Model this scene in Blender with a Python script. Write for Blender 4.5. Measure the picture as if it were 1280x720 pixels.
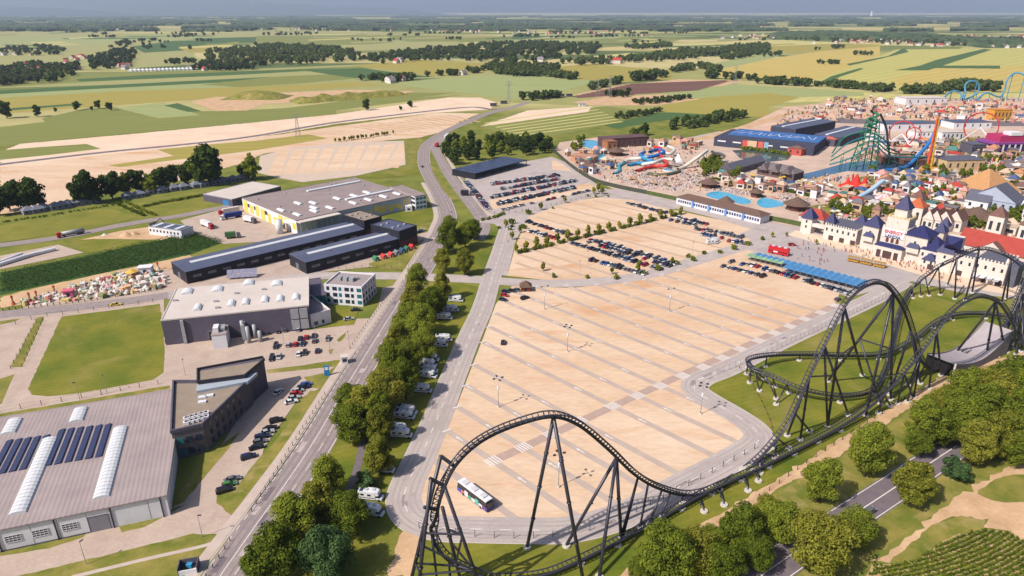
import bpy, bmesh, math, random
from mathutils import Vector, Matrix, noise
random.seed(7)
for o in list(bpy.data.objects): bpy.data.objects.remove(o)
S = bpy.context.scene
COL = S.collection
PI = math.pi
# ------------------------------------------------ camera
CAM_H, FPX, HOR = 125.0, 850.0, 13.5        # height, focal length in 1280-px units, row of the infinite horizon
PITCH = math.atan((360 - HOR) / FPX)
cam_d = bpy.data.cameras.new('camera'); cam = bpy.data.objects.new('camera', cam_d); COL.objects.link(cam)
cam_d.sensor_width = 36; cam_d.lens = 36 * FPX / 1280; cam_d.clip_start = 1; cam_d.clip_end = 120000
cam.location = (0, 0, CAM_H); cam.rotation_euler = (PI / 2 - PITCH, 0, 0)
S.camera = cam
# ------------------------------------------------ light
SUN_EL, SHADOW_DIR = math.radians(45), math.radians(35.5)     # shadows run to the right and away
w = bpy.data.worlds.new('World'); S.world = w; w.use_nodes = True
nt = w.node_tree; bg = nt.nodes['Background']; bg.inputs['Strength'].default_value = 0.092
sk = nt.nodes.new('ShaderNodeTexSky'); sk.sky_type = 'NISHITA'; sk.sun_disc = False
sk.sun_elevation = SUN_EL; sk.sun_rotation = PI / 2 - (SHADOW_DIR + PI)
sk.altitude = 200; sk.dust_density = 4.5; sk.air_density = 1.0; sk.ozone_density = 5.0
nt.links.new(sk.outputs[0], bg.inputs[0])
sun_d = bpy.data.lights.new('sun', 'SUN'); sun_d.energy = 5.0; sun_d.angle = math.radians(.5); sun_d.color = (1, .92, .80)
sun = bpy.data.objects.new('sun', sun_d); COL.objects.link(sun)
sv = Vector((math.cos(SHADOW_DIR) * math.cos(SUN_EL), math.sin(SHADOW_DIR) * math.cos(SUN_EL), -math.sin(SUN_EL)))
sun.rotation_euler = sv.to_track_quat('-Z', 'Y').to_euler(); sun.location = (-60, -60, 200)
S.view_settings.view_transform = 'Standard'; S.view_settings.look = 'None'
S.view_settings.exposure = 0.42; S.view_settings.gamma = 1; S.view_settings.use_curve_mapping = False
S.render.engine = 'CYCLES'; S.render.resolution_x = 1024; S.render.resolution_y = 576

# ------------------------------------------------ helpers
cP, sP = math.cos(PITCH), math.sin(PITCH)
def ray(x, y):
    a, b = (x - 640) / FPX, -(y - 360) / FPX
    return Vector((a, cP + b * sP, -sP + b * cP))
def W(x, y, z=0.0):                       # photo pixel -> point on the horizontal plane at height z
    d = ray(x, y); t = (z - CAM_H) / d.z
    return Vector((d.x * t, d.y * t, z))
def above(x, y, gx, gy):                  # point seen at (x,y) that stands over the ground point at row gy
    g = W(gx, gy); d = ray(x, y); t = math.hypot(g.x, g.y) / math.hypot(d.x, d.y)
    return Vector((d.x * t, d.y * t, CAM_H + d.z * t))
def lin(c): return c / 12.92 if c <= .04045 else ((c + .055) / 1.055) ** 2.4
def rgb(r, g, b, k=.70): return tuple(lin(c / 255) * k for c in (r, g, b)) + (1,)

MATS = {}
def mat(name, col, col2=None, scale=.2, detail=4, rough=.9, spec=.2, coords='pos', metal=0, bump=0, stretch=None, contrast=1.0, rand=0, fine=0, stain=None):
    if name in MATS: return MATS[name]
    m = bpy.data.materials.new(name); m.use_nodes = True; MATS[name] = m
    t = m.node_tree; b = t.nodes['Principled BSDF']
    b.inputs['Roughness'].default_value = rough; b.inputs['Specular IOR Level'].default_value = spec; b.inputs['Metallic'].default_value = metal
    b.inputs['Base Color'].default_value = col
    out = None
    if col2 is not None:
        if coords == 'pos': src = t.nodes.new('ShaderNodeNewGeometry').outputs['Position']
        else: src = t.nodes.new('ShaderNodeTexCoord').outputs['Object']
        if stretch:
            mp = t.nodes.new('ShaderNodeMapping'); mp.inputs['Rotation'].default_value[2] = -stretch[0]
            mp.inputs['Scale'].default_value = (1 / stretch[1], 1, 1)
            t.links.new(src, mp.inputs[0]); src = mp.outputs[0]
        n = t.nodes.new('ShaderNodeTexNoise'); n.inputs['Scale'].default_value = scale; n.inputs['Detail'].default_value = detail; n.inputs['Roughness'].default_value = .62
        t.links.new(src, n.inputs['Vector'])
        r = t.nodes.new('ShaderNodeMapRange'); r.inputs[1].default_value = .5 - .22 / contrast; r.inputs[2].default_value = .5 + .22 / contrast
        t.links.new(n.outputs[0], r.inputs[0])
        mx = t.nodes.new('ShaderNodeMix'); mx.data_type = 'RGBA'
        t.links.new(r.outputs[0], mx.inputs[0]); mx.inputs[6].default_value = col; mx.inputs[7].default_value = col2
        out = mx.outputs[2]
        if fine:
            n2 = t.nodes.new('ShaderNodeTexNoise'); n2.inputs['Scale'].default_value = fine; n2.inputs['Detail'].default_value = 4; n2.inputs['Roughness'].default_value = .7; t.links.new(src, n2.inputs['Vector'])
            r2 = t.nodes.new('ShaderNodeMapRange'); r2.inputs[1].default_value = .3; r2.inputs[2].default_value = .7; r2.inputs[3].default_value = .88; r2.inputs[4].default_value = 1.1; t.links.new(n2.outputs[0], r2.inputs[0])
            vm = t.nodes.new('ShaderNodeVectorMath'); vm.operation = 'MULTIPLY'; t.links.new(out, vm.inputs[0]); t.links.new(r2.outputs[0], vm.inputs[1]); out = vm.outputs[0]
        if stain:
            n3 = t.nodes.new('ShaderNodeTexNoise'); n3.inputs['Scale'].default_value = stain[1]; n3.inputs['Detail'].default_value = 6; n3.inputs['Distortion'].default_value = 1.5; t.links.new(src, n3.inputs['Vector'])
            r3 = t.nodes.new('ShaderNodeMapRange'); r3.inputs[1].default_value = .56; r3.inputs[2].default_value = .72; r3.inputs[4].default_value = stain[2]; t.links.new(n3.outputs[0], r3.inputs[0])
            m3 = t.nodes.new('ShaderNodeMix'); m3.data_type = 'RGBA'; t.links.new(r3.outputs[0], m3.inputs[0]); t.links.new(out, m3.inputs[6]); m3.inputs[7].default_value = stain[0]; out = m3.outputs[2]
        if bump:
            bp = t.nodes.new('ShaderNodeBump'); bp.inputs['Strength'].default_value = bump; bp.inputs['Distance'].default_value = .3
            t.links.new(n.outputs[0], bp.inputs['Height']); t.links.new(bp.outputs[0], b.inputs['Normal'])
    if rand:
        oi = t.nodes.new('ShaderNodeObjectInfo'); hs = t.nodes.new('ShaderNodeHueSaturation')
        mr = t.nodes.new('ShaderNodeMapRange'); mr.inputs[3].default_value = 1 - rand; mr.inputs[4].default_value = 1 + rand
        t.links.new(oi.outputs['Random'], mr.inputs[0]); t.links.new(mr.outputs[0], hs.inputs['Value'])
        if out: t.links.new(out, hs.inputs['Color'])
        else: hs.inputs['Color'].default_value = col
        out = hs.outputs[0]
    if out: t.links.new(out, b.inputs['Base Color'])
    return m

def stripes(m, ang, spacing, amt):          # faint mowing or tractor lines worked into a ground material
    t = m.node_tree; b = t.nodes['Principled BSDF']; src = b.inputs['Base Color'].links[0].from_socket
    g = t.nodes.new('ShaderNodeNewGeometry'); mp = t.nodes.new('ShaderNodeMapping'); mp.inputs['Rotation'].default_value[2] = -ang; t.links.new(g.outputs['Position'], mp.inputs[0])
    w_ = t.nodes.new('ShaderNodeTexWave'); w_.bands_direction = 'Y'; w_.inputs['Scale'].default_value = PI / 10 / spacing; w_.inputs['Distortion'].default_value = 1.2; w_.inputs['Detail'].default_value = 2; w_.inputs['Detail Scale'].default_value = .3; t.links.new(mp.outputs[0], w_.inputs[0])
    r = t.nodes.new('ShaderNodeMapRange'); r.inputs[3].default_value = 1 - amt; r.inputs[4].default_value = 1 + amt * .6; t.links.new(w_.outputs[1], r.inputs[0])
    v = t.nodes.new('ShaderNodeVectorMath'); v.operation = 'MULTIPLY'; t.links.new(src, v.inputs[0]); t.links.new(r.outputs[0], v.inputs[1]); t.links.new(v.outputs[0], b.inputs['Base Color'])
class MB:
    def __init__(s): s.v = []; s.f = []; s.m = []
    def add(s, vs, fs, mi=0):
        k = len(s.v); s.v += [tuple(v) for v in vs]; s.f += [tuple(i + k for i in f) for f in fs]; s.m += [mi] * len(fs); return s
    def box(s, x0, x1, y0, y1, z0, z1, mi=0, rz=0, c=None):
        vs = [(x, y, z) for z in (z0, z1) for x, y in ((x0, y0), (x1, y0), (x1, y1), (x0, y1))]
        if rz:
            cc = c or ((x0 + x1) / 2, (y0 + y1) / 2); ca, sa = math.cos(rz), math.sin(rz)
            vs = [(cc[0] + (x - cc[0]) * ca - (y - cc[1]) * sa, cc[1] + (x - cc[0]) * sa + (y - cc[1]) * ca, z) for x, y, z in vs]
        return s.add(vs, [(0, 3, 2, 1), (4, 5, 6, 7), (0, 1, 5, 4), (1, 2, 6, 5), (2, 3, 7, 6), (3, 0, 4, 7)], mi)
    def prism(s, pts, z0, z1, mi=0, top=None, scale=1.0):
        n = len(pts); cx = sum(p[0] for p in pts) / n; cy = sum(p[1] for p in pts) / n
        a = [(p[0], p[1], z0) for p in pts]; b = [(cx + (p[0] - cx) * scale, cy + (p[1] - cy) * scale, z1) for p in pts]
        k = len(s.v); s.v += a + b
        for i in range(n):
            j = (i + 1) % n; s.f.append((k + i, k + j, k + n + j, k + n + i)); s.m.append(mi)
        s.f.append(tuple(range(k + n, k + 2 * n))); s.m.append(mi if top is None else top)
        s.f.append(tuple(range(k + n - 1, k - 1, -1))); s.m.append(mi); return s
    def tube(s, p0, p1, r0, r1=None, n=6, mi=0, cap=True):
        r1 = r0 if r1 is None else r1; p0 = Vector(p0); p1 = Vector(p1); d = (p1 - p0).normalized()
        a = d.orthogonal().normalized(); b = d.cross(a); k = len(s.v)
        for p, r in ((p0, r0), (p1, r1)):
            for i in range(n):
                an = 2 * PI * i / n; s.v.append(tuple(p + (a * math.cos(an) + b * math.sin(an)) * r))
        for i in range(n):
            j = (i + 1) % n; s.f.append((k + i, k + j, k + n + j, k + n + i)); s.m.append(mi)
        if cap: s.f.append(tuple(range(k + n - 1, k - 1, -1))); s.f.append(tuple(range(k + n, k + 2 * n))); s.m += [mi, mi]
        return s
    def path(s, pts, r, n=6, mi=0):
        pts = [Vector(p) for p in pts]; k = len(s.v); up = Vector((0, 0, 1)); a = None
        for i, p in enumerate(pts):
            d = (pts[min(i + 1, len(pts) - 1)] - pts[max(i - 1, 0)]).normalized()
            a = d.orthogonal().normalized() if a is None else (a - d * a.dot(d)).normalized()
            b = d.cross(a)
            for j in range(n):
                an = 2 * PI * j / n; s.v.append(tuple(p + (a * math.cos(an) + b * math.sin(an)) * r))
        for i in range(len(pts) - 1):
            for j in range(n):
                q = (j + 1) % n; s.f.append((k + i * n + j, k + i * n + q, k + (i + 1) * n + q, k + (i + 1) * n + j)); s.m.append(mi)
        return s
    def cone(s, cx, cy, z0, z1, r, n=8, mi=0, rot=0):
        k = len(s.v)
        for i in range(n): s.v.append((cx + r * math.cos(rot + 2 * PI * i / n), cy + r * math.sin(rot + 2 * PI * i / n), z0))
        s.v.append((cx, cy, z1))
        for i in range(n): s.f.append((k + i, k + (i + 1) % n, k + n)); s.m.append(mi)
        s.f.append(tuple(range(k + n - 1, k - 1, -1))); s.m.append(mi); return s
    def hip(s, x0, x1, y0, y1, z0, z1, inset=None, mi=0, gable=False, axis='x', gmi=None):
        if axis == 'x':
            i = 0 if gable else (inset if inset is not None else min((y1 - y0) / 2, (x1 - x0) / 2)); ym = (y0 + y1) / 2
            a, b = (x0 + i, ym, z1), (x1 - i, ym, z1); fs = [(0, 1, 5, 4), (2, 3, 4, 5), (3, 0, 4), (1, 2, 5), (3, 2, 1, 0)]
        else:
            i = 0 if gable else (inset if inset is not None else min((y1 - y0) / 2, (x1 - x0) / 2)); xm = (x0 + x1) / 2
            a, b = (xm, y0 + i, z1), (xm, y1 - i, z1); fs = [(3, 0, 4, 5), (1, 2, 5, 4), (0, 1, 4), (2, 3, 5), (3, 2, 1, 0)]
        k = len(s.m); s.add([(x0, y0, z0), (x1, y0, z0), (x1, y1, z0), (x0, y1, z0), a, b], fs, mi)
        if gmi is not None: s.m[k + 2] = gmi; s.m[k + 3] = gmi
        return s
    def mesh(s, name, mats, smooth=False):
        me = bpy.data.meshes.new(name); me.from_pydata(s.v, [], s.f)
        for m in (mats if isinstance(mats, (list, tuple)) else [mats]): me.materials.append(m)
        if any(s.m): me.polygons.foreach_set('material_index', s.m)
        if smooth: me.polygons.foreach_set('use_smooth', [True] * len(me.polygons))
        me.update(); return me
    def build(s, name, mats, parent=None, smooth=False):
        return link(name, s.mesh(name, mats, smooth), parent)
def link(name, data, parent=None, loc=None, rz=0):
    o = bpy.data.objects.new(name, data); COL.objects.link(o)
    if parent: o.parent = parent
    if loc is not None: o.location = loc
    if rz: o.rotation_euler[2] = rz
    return o
def tag(o, label, cat, group=None):
    o['label'] = label; o['category'] = cat
    if group: o['group'] = group
    return o
def thing(name, label, cat, loc=(0, 0, 0), rz=0, group=None):
    return tag(link(name, None, None, loc, rz), label, cat, group)
def copy_tree(o, parent=None):
    c = o.copy(); COL.objects.link(c); c.parent = parent
    for ch in list(o.children): copy_tree(ch, c)
    return c
def struct(o): o['kind'] = 'structure'; return o
def stuff(o, label=None, cat=None):
    o['kind'] = 'stuff'
    if label: o['label'] = label
    if cat: o['category'] = cat
    return o
def catmull(P, k=8, closed=False):
    P = [Vector(p) for p in P]; n = len(P); out = []
    rng = range(n) if closed else range(n - 1)
    for i in rng:
        if closed: p0, p1, p2, p3 = P[i - 1], P[i], P[(i + 1) % n], P[(i + 2) % n]
        else: p0, p1, p2, p3 = P[max(i - 1, 0)], P[i], P[i + 1], P[min(i + 2, n - 1)]
        for j in range(k):
            t = j / k
            out.append(.5 * ((2 * p1) + (-p0 + p2) * t + (2 * p0 - 5 * p1 + 4 * p2 - p3) * t * t + (-p0 + 3 * p1 - 3 * p2 + p3) * t ** 3))
    if not closed: out.append(P[-1])
    return out
LV = [0]
def lvl(n): LV[0] += 1; return .03 + n * .012 + (LV[0] % 11) * .0009
def poly(name, px, level, m, smooth=0, parent=None, kind='structure'):      # flat patch of ground given by photo pixels
    pts = [W(*p) for p in px]
    if smooth: pts = catmull(pts, smooth, True)
    amp = {'lawn': .22, 'verge': .5, 'dirt_track': .8, 'sand_ground': 1.2, 'corn_field': .4, 'field': 0}.get(name, 0)
    if amp:
        q = []
        for i, a in enumerate(pts):
            c = pts[(i + 1) % len(pts)]; n = min(40, max(1, int((c - a).length / 2.2))); q += [a.lerp(c, k / n) for k in range(n)]
        pts = [p + Vector((noise.noise((p.x * .4, p.y * .4, 1)), noise.noise((p.x * .4, p.y * .4, 9)), 0)) * amp * 2 for p in q]
    z = lvl(level); me = bpy.data.meshes.new(name); me.from_pydata([(p.x, p.y, z) for p in pts], [], [tuple(range(len(pts)))])
    me.materials.append(m); o = link(name, me, parent)
    if me.polygons[0].normal.z < 0: me.flip_normals()
    if not parent: o['kind'] = kind
    return o
def strip_pts(line, width, off=0):
    L, R = [], []
    for i, p in enumerate(line):
        d = line[min(i + 1, len(line) - 1)] - line[max(i - 1, 0)]; d.z = 0; d.normalize(); nrm = Vector((-d.y, d.x, 0))
        L.append(p + nrm * (off + width / 2)); R.append(p + nrm * (off - width / 2))
    return L, R
def strip(name, line, width, z, m, off=0, parent=None, kind='structure'):
    L, R = strip_pts(line, width, off); b = MB()
    for i in range(len(line) - 1):
        b.add([(R[i].x, R[i].y, z), (R[i + 1].x, R[i + 1].y, z), (L[i + 1].x, L[i + 1].y, z), (L[i].x, L[i].y, z)], [(0, 1, 2, 3)])
    o = b.build(name, m, parent)
    if not parent: o['kind'] = kind
    return o
def resample(line, step):
    out = [line[0].copy()]; acc = 0
    for a, b in zip(line, line[1:]):
        L = (b - a).length
        while acc + L >= step and L > 1e-6:
            t = (step - acc) / L; a = a + (b - a) * t; out.append(a.copy()); L = (b - a).length; acc = 0
        acc += L
    return out
def dashes(name, line, width, on, gap, z, m, off=0, parent=None):
    pts = resample(line, .5); b = MB(); per = on + gap; k = 0; n = int(per / .5); m_on = int(on / .5)
    while k + m_on < len(pts):
        seg = [pts[k], pts[k + m_on // 2], pts[k + m_on]]; L, R = strip_pts(seg, width, off)
        for i in range(2): b.add([(R[i].x, R[i].y, z), (R[i + 1].x, R[i + 1].y, z), (L[i + 1].x, L[i + 1].y, z), (L[i].x, L[i].y, z)], [(0, 1, 2, 3)])
        k += n
    return b.build(name, m, parent)
def road(name, px, width, level, m, k=8, parent=None):
    line = catmull([W(*p) for p in px], k); z = lvl(level)
    return strip(name, line, width, z, m, parent=parent), line, z
def inpoly(x, y, P):
    c = False; n = len(P); j = n - 1
    for i in range(n):
        if (P[i][1] > y) != (P[j][1] > y) and x < (P[j][0] - P[i][0]) * (y - P[i][1]) / (P[j][1] - P[i][1]) + P[i][0]: c = not c
        j = i
    return c
EXCL = []
def scatter(px, n, rnd=random, mind=0):
    P = [W(*p) for p in px]; x0, x1 = min(p.x for p in P), max(p.x for p in P); y0, y1 = min(p.y for p in P), max(p.y for p in P); out = []
    tries = 0
    while len(out) < n and tries < n * 60:
        tries += 1; x, y = rnd.uniform(x0, x1), rnd.uniform(y0, y1)
        if inpoly(x, y, P) and not any(inpoly(x, y, q) for q in EXCL) and (not mind or all((x - a) ** 2 + (y - b) ** 2 > mind * mind for a, b in out)): out.append((x, y))
    return out
# ------------------------------------------------ ground materials
M_grass = mat('grass', rgb(112, 118, 40), rgb(146, 138, 60), .05, 8, contrast=1.3, fine=.9)
M_lawn = mat('lawn', rgb(92, 108, 26), rgb(138, 132, 48), .05, 8, contrast=1.3, fine=1.1, stain=(rgb(160, 142, 84), .03, .6))
M_verge = mat('verge_grass', rgb(104, 114, 38), rgb(154, 140, 72), .12, 8, contrast=1.4, fine=1.2, stain=(rgb(186, 160, 112), .08, .6))
M_asph = mat('asphalt', rgb(166, 152, 150), rgb(148, 134, 136), .35, 6, fine=2.0, stain=(rgb(132, 120, 122), .06, .5))
M_asph2 = mat('asphalt_pale', rgb(196, 184, 180), rgb(180, 166, 164), .15, 7, fine=1.6, stain=(rgb(160, 148, 146), .05, .6))
M_asphd = mat('asphalt_dark', rgb(128, 116, 122), rgb(112, 102, 110), .3, 6)
M_conc = mat('paving', rgb(200, 180, 166), rgb(184, 162, 150), .12, 7, fine=1.2, stain=(rgb(168, 148, 136), .07, .5))
M_sand = mat('sand_lot', rgb(230, 204, 180), rgb(214, 178, 146), .03, 9, contrast=1.3, fine=.8, stretch=(math.atan2((W(797, 495) - W(695, 447.5)).y, (W(797, 495) - W(695, 447.5)).x), 3.5), stain=(rgb(206, 152, 110), .05, .75))
M_sand2 = mat('sand_pale', rgb(238, 214, 192), rgb(226, 194, 168), .03, 8)
M_dirt = mat('dirt', rgb(220, 184, 148), rgb(192, 156, 120), .1, 8, contrast=1.3, fine=.9)
M_white = mat('road_paint', rgb(240, 232, 228), rgb(216, 208, 204), 1.2, 4)
M_walk = mat('footway', rgb(206, 188, 178), rgb(192, 172, 164), .3, 5)
M_kerb = mat('kerb_stone', rgb(205, 196, 190))
def fieldm(n, a, b, ang=0, st=12, sc=.05, ct=1.0): return mat('field_' + n, rgb(*a), rgb(*b), sc, 6, stretch=(ang, st), contrast=ct)
F_pale = fieldm('pale', (172, 166, 112), (156, 156, 98), .1)
F_green = fieldm('green', (126, 132, 66), (138, 140, 76), .1)
F_dark = fieldm('dark', (70, 98, 54), (84, 110, 60), .15)
F_olive = fieldm('olive', (160, 148, 70), (170, 156, 80), .1)
F_yellow = fieldm('yellow', (204, 180, 104), (190, 170, 94), .3, 10)
F_wheat = fieldm('wheat', (198, 188, 112), (180, 176, 100), .3, 10)
F_grey = fieldm('greygreen', (164, 170, 112), (152, 160, 104), .2)
F_straw = fieldm('straw', (206, 196, 130), (190, 180, 112), .2)
F_earth = fieldm('earth', (106, 74, 66), (126, 92, 80), .1)
F_corn = fieldm('corn', (46, 76, 32), (66, 98, 42), .25, 30, .3)

for m_, a_, s_, q_ in ((F_pale, .12, 22, .06), (F_green, .1, 16, .07), (F_olive, .08, 18, .06), (F_yellow, .75, 26, .08), (F_wheat, .8, 26, .08), (F_grey, .3, 20, .06), (F_straw, .9, 18, .07), (M_lawn, .35, 2.4, .05), (M_grass, 1.2, 4, .06)): stripes(m_, a_, s_, q_)
# ------------------------------------------------ ground sheet, finer near the camera, reaching the horizon
def ground_mat():
    m = bpy.data.materials.new('ground'); m.use_nodes = True; t = m.node_tree; b = t.nodes['Principled BSDF']; b.inputs['Roughness'].default_value = .95; b.inputs['Specular IOR Level'].default_value = .1
    g = t.nodes.new('ShaderNodeNewGeometry')
    mp = t.nodes.new('ShaderNodeMapping'); mp.inputs['Rotation'].default_value[2] = .25; mp.inputs['Scale'].default_value = (.0016, .0042, 1); t.links.new(g.outputs['Position'], mp.inputs[0])
    v = t.nodes.new('ShaderNodeTexVoronoi'); v.voronoi_dimensions = '2D'; v.inputs['Scale'].default_value = 1.0; t.links.new(mp.outputs[0], v.inputs['Vector'])
    sx = t.nodes.new('ShaderNodeSeparateColor'); t.links.new(v.outputs['Color'], sx.inputs[0])
    cr = t.nodes.new('ShaderNodeValToRGB'); e = cr.color_ramp; e.interpolation = 'CONSTANT'
    cols = [(0, (160, 158, 100)), (.2, (120, 128, 72)), (.36, (182, 172, 118)), (.5, (96, 112, 68)), (.64, (168, 160, 96)), (.76, (196, 182, 130)), (.88, (134, 138, 86))]
    e.elements[0].position = 0; e.elements[0].color = rgb(*cols[0][1]); e.elements[1].position = cols[1][0]; e.elements[1].color = rgb(*cols[1][1])
    for p, c in cols[2:]: q = e.elements.new(p); q.color = rgb(*c)
    t.links.new(sx.outputs[0], cr.inputs[0])
    n = t.nodes.new('ShaderNodeTexNoise'); n.inputs['Scale'].default_value = .02; n.inputs['Detail'].default_value = 8; t.links.new(g.outputs['Position'], n.inputs['Vector'])
    mr = t.nodes.new('ShaderNodeMapRange'); mr.inputs[3].default_value = .75; mr.inputs[4].default_value = 1.25; t.links.new(n.outputs[0], mr.inputs[0])
    mx = t.nodes.new('ShaderNodeVectorMath'); mx.operation = 'MULTIPLY'; t.links.new(cr.outputs[0], mx.inputs[0]); t.links.new(mr.outputs[0], mx.inputs[1])
    # near the camera the sheet is plain meadow
    ln = t.nodes.new('ShaderNodeVectorMath'); ln.operation = 'LENGTH'; t.links.new(g.outputs['Position'], ln.inputs[0])
    m2 = t.nodes.new('ShaderNodeMapRange'); m2.inputs[1].default_value = 900; m2.inputs[2].default_value = 1000; t.links.new(ln.outputs['Value'], m2.inputs[0])
    mm = t.nodes.new('ShaderNodeMix'); mm.data_type = 'RGBA'; t.links.new(m2.outputs[0], mm.inputs[0])
    n2 = t.nodes.new('ShaderNodeTexNoise'); n2.inputs['Scale'].default_value = .06; n2.inputs['Detail'].default_value = 8; t.links.new(g.outputs['Position'], n2.inputs['Vector'])
    c2 = t.nodes.new('ShaderNodeValToRGB'); c2.color_ramp.elements[0].position = .3; c2.color_ramp.elements[0].color = rgb(100, 114, 44); c2.color_ramp.elements[1].position = .7; c2.color_ramp.elements[1].color = rgb(142, 138, 68)
    t.links.new(n2.outputs[0], c2.inputs[0]); t.links.new(c2.outputs[0], mm.inputs[6]); t.links.new(mx.outputs[0], mm.inputs[7])
    t.links.new(mm.outputs[2], b.inputs['Base Color']); return m
def axis(lo, hi, step, far):
    a = [lo + i * step for i in range(int((hi - lo) / step) + 1)]
    up, dn = [], []; d = step * 1.6; p = hi
    while p < far: p += d; d *= 1.6; up.append(p)
    d = step * 1.6; p = lo
    while p > -far: p -= d; d *= 1.6; dn.append(p)
    return dn[::-1] + a + up
gx = axis(-1200, 1200, 100, 40000); gy = axis(0, 2000, 100, 40000)
b = MB(); nx = len(gx)
b.v = [(x, y, 0) for y in gy for x in gx]
b.f = [(j * nx + i, j * nx + i + 1, (j + 1) * nx + i + 1, (j + 1) * nx + i) for j in range(len(gy) - 1) for i in range(nx - 1)]; b.m = [0] * len(b.f)
struct(b.build('ground', ground_mat()))

# ------------------------------------------------ fields (far to near, later ones lie on top)
FL = [
 (F_pale, [(-80, 37), (150, 35), (320, 36), (480, 40), (640, 45), (700, 50), (600, 60), (320, 66), (-80, 66)], 0),
 (F_grey, [(0, 47), (200, 44), (330, 47), (180, 52), (0, 55)], 1),
 (F_dark, [(165, 58), (240, 48), (330, 46), (420, 48), (330, 54), (250, 62), (180, 66)], 1),
 (F_olive, [(222, 60), (300, 52), (280, 62), (240, 66)], 2),
 (F_green, [(320, 45), (500, 44), (640, 46), (640, 52), (430, 56), (320, 58)], 1),
 (F_pale, [(435, 58), (500, 52), (575, 52), (560, 58), (470, 62)], 2),
 (F_grey, [(640, 52), (770, 43), (780, 46), (700, 53), (640, 56)], 1),
 (F_dark, [(640, 44), (700, 45), (640, 50)], 2),
 (F_green, [(700, 56), (780, 46), (860, 48), (820, 56), (740, 60)], 1),
 (F_straw, [(820, 56), (960, 50), (1100, 54), (1000, 60), (880, 58)], 1),
 (F_pale, [(0, 66), (240, 62), (250, 80), (150, 86), (0, 86)], 0),
 (F_pale, [(-80, 96), (320, 86), (560, 76), (640, 80), (640, 96), (300, 102), (-80, 112)], 0),
 (F_green, [(-80, 106), (95, 90), (320, 88), (560, 78), (560, 82), (320, 92), (120, 102), (-80, 114)], 1),
 (F_dark, [(95, 99), (180, 94), (320, 88.5), (430, 85), (320, 92.5), (200, 98), (100, 102)], 2),
 (F_dark, [(-80, 117), (160, 105), (320, 97), (455, 91), (400, 96), (320, 100), (160, 109), (-80, 122)], 2),
 (F_grey, [(-80, 122), (160, 109), (320, 101), (420, 97), (450, 99), (260, 113), (-80, 127)], 2),
 (F_olive, [(-80, 127), (150, 114), (320, 108), (440, 103), (480, 106), (330, 116), (240, 125), (140, 132), (-80, 148)], 2),
 (F_dark, [(15, 135), (100, 129), (105, 131), (15, 138)], 3),
 (F_green, [(250, 106), (340, 96), (430, 92), (470, 96), (380, 104), (300, 109)], 2),
 (F_dark, [(380, 88), (450, 85), (540, 96), (470, 100), (430, 96)], 3),
 (F_olive, [(440, 82), (520, 75), (620, 80), (605, 90), (540, 95), (470, 86)], 2),
 (F_grey, [(485, 104), (560, 97), (640, 92), (740, 96), (735, 105), (690, 117), (640, 124), (600, 118), (540, 112)], 2),
 (F_olive, [(682, 84), (740, 80), (840, 88), (840, 99), (780, 103), (700, 98)], 3),
 (F_straw, [(740, 70), (790, 66), (800, 69), (750, 72)], 3),
 (F_grey, [(890, 80), (960, 64), (1000, 60), (960, 75), (900, 86)], 3),
 (F_yellow, [(895, 88), (960, 74), (1100, 52), (1100, 72), (1030, 100), (960, 98), (900, 98)], 3),
 (F_wheat, [(1010, 104), (1060, 85), (1120, 62), (1290, 60), (1290, 115), (1130, 116), (1050, 108)], 3),
 (F_yellow, [(1110, 100), (1160, 85), (1290, 82), (1290, 114), (1140, 114)], 4),
 (F_olive, [(960, 58), (1060, 54), (1110, 57), (1000, 66), (965, 66)], 4),
 (F_dark, [(1058, 80), (1110, 70), (1130, 60), (1136, 65), (1090, 76), (1062, 82)], 5),
 (F_dark, [(1118, 88), (1150, 82), (1170, 75), (1230, 61), (1240, 62), (1200, 75), (1160, 88)], 5),
 (F_dark, [(1026, 102), (1040, 95), (1075, 85), (1080, 86), (1050, 96), (1032, 106)], 5),
 (F_dark, [(1160, 82), (1250, 82), (1250, 86), (1160, 85)], 5),
 (F_straw, [(880, 125), (960, 112), (1130, 118), (1290, 116), (1290, 124), (1130, 122), (1000, 128), (920, 130)], 3),
 (F_grey, [(815, 120), (900, 104), (960, 108), (1000, 110), (1080, 116), (1080, 120), (960, 122), (850, 132)], 4),
 (F_olive, [(820, 134), (880, 122), (960, 116), (1000, 122), (960, 134), (960, 146), (900, 144), (830, 140)], 5),
 (F_green, [(-80, 168), (60, 152), (210, 140), (300, 138), (420, 132), (420, 144), (320, 153), (100, 172), (-80, 192)], 3),
 (F_green, [(52, 148), (110, 135), (145, 134), (195, 148), (110, 158), (60, 156)], 4),
 (F_grey, [(145, 135), (205, 128), (250, 144), (198, 148)], 5),
 (F_dark, [(205, 132), (222, 129), (252, 139), (235, 140)], 6),
 (F_green, [(300, 142), (400, 130), (500, 116), (570, 116), (500, 125), (420, 138), (300, 152)], 4),
 (F_green, [(320, 147), (420, 137), (500, 124), (575, 119), (450, 134), (365, 146), (320, 150)], 5),
 (F_green, [(600, 158), (640, 140), (760, 133), (800, 138), (780, 150), (740, 160), (690, 170), (640, 172)], 3),
 (F_dark, [(755, 157), (820, 141), (880, 140), (900, 142), (820, 152), (770, 161)], 5),
]
fr_ = random.Random(31)
for i in range(90):        # narrow strip parcels across the plain
    y = 38 + fr_.random() * 22; x = fr_.uniform(-60, 960); wd = fr_.uniform(30, 130); hh = .5 + (y - 36) * .05 * fr_.uniform(.5, 1.3); sl = fr_.uniform(-4, 1)
    if 250 < x < 460 and y > 56: continue
    FL.append((fr_.choice((F_green, F_dark, F_grey, F_straw, F_olive, F_pale, F_green)), [(x, y), (x + wd, y + sl), (x + wd + 6, y + sl + hh), (x + 4, y + hh)], 3))
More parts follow.
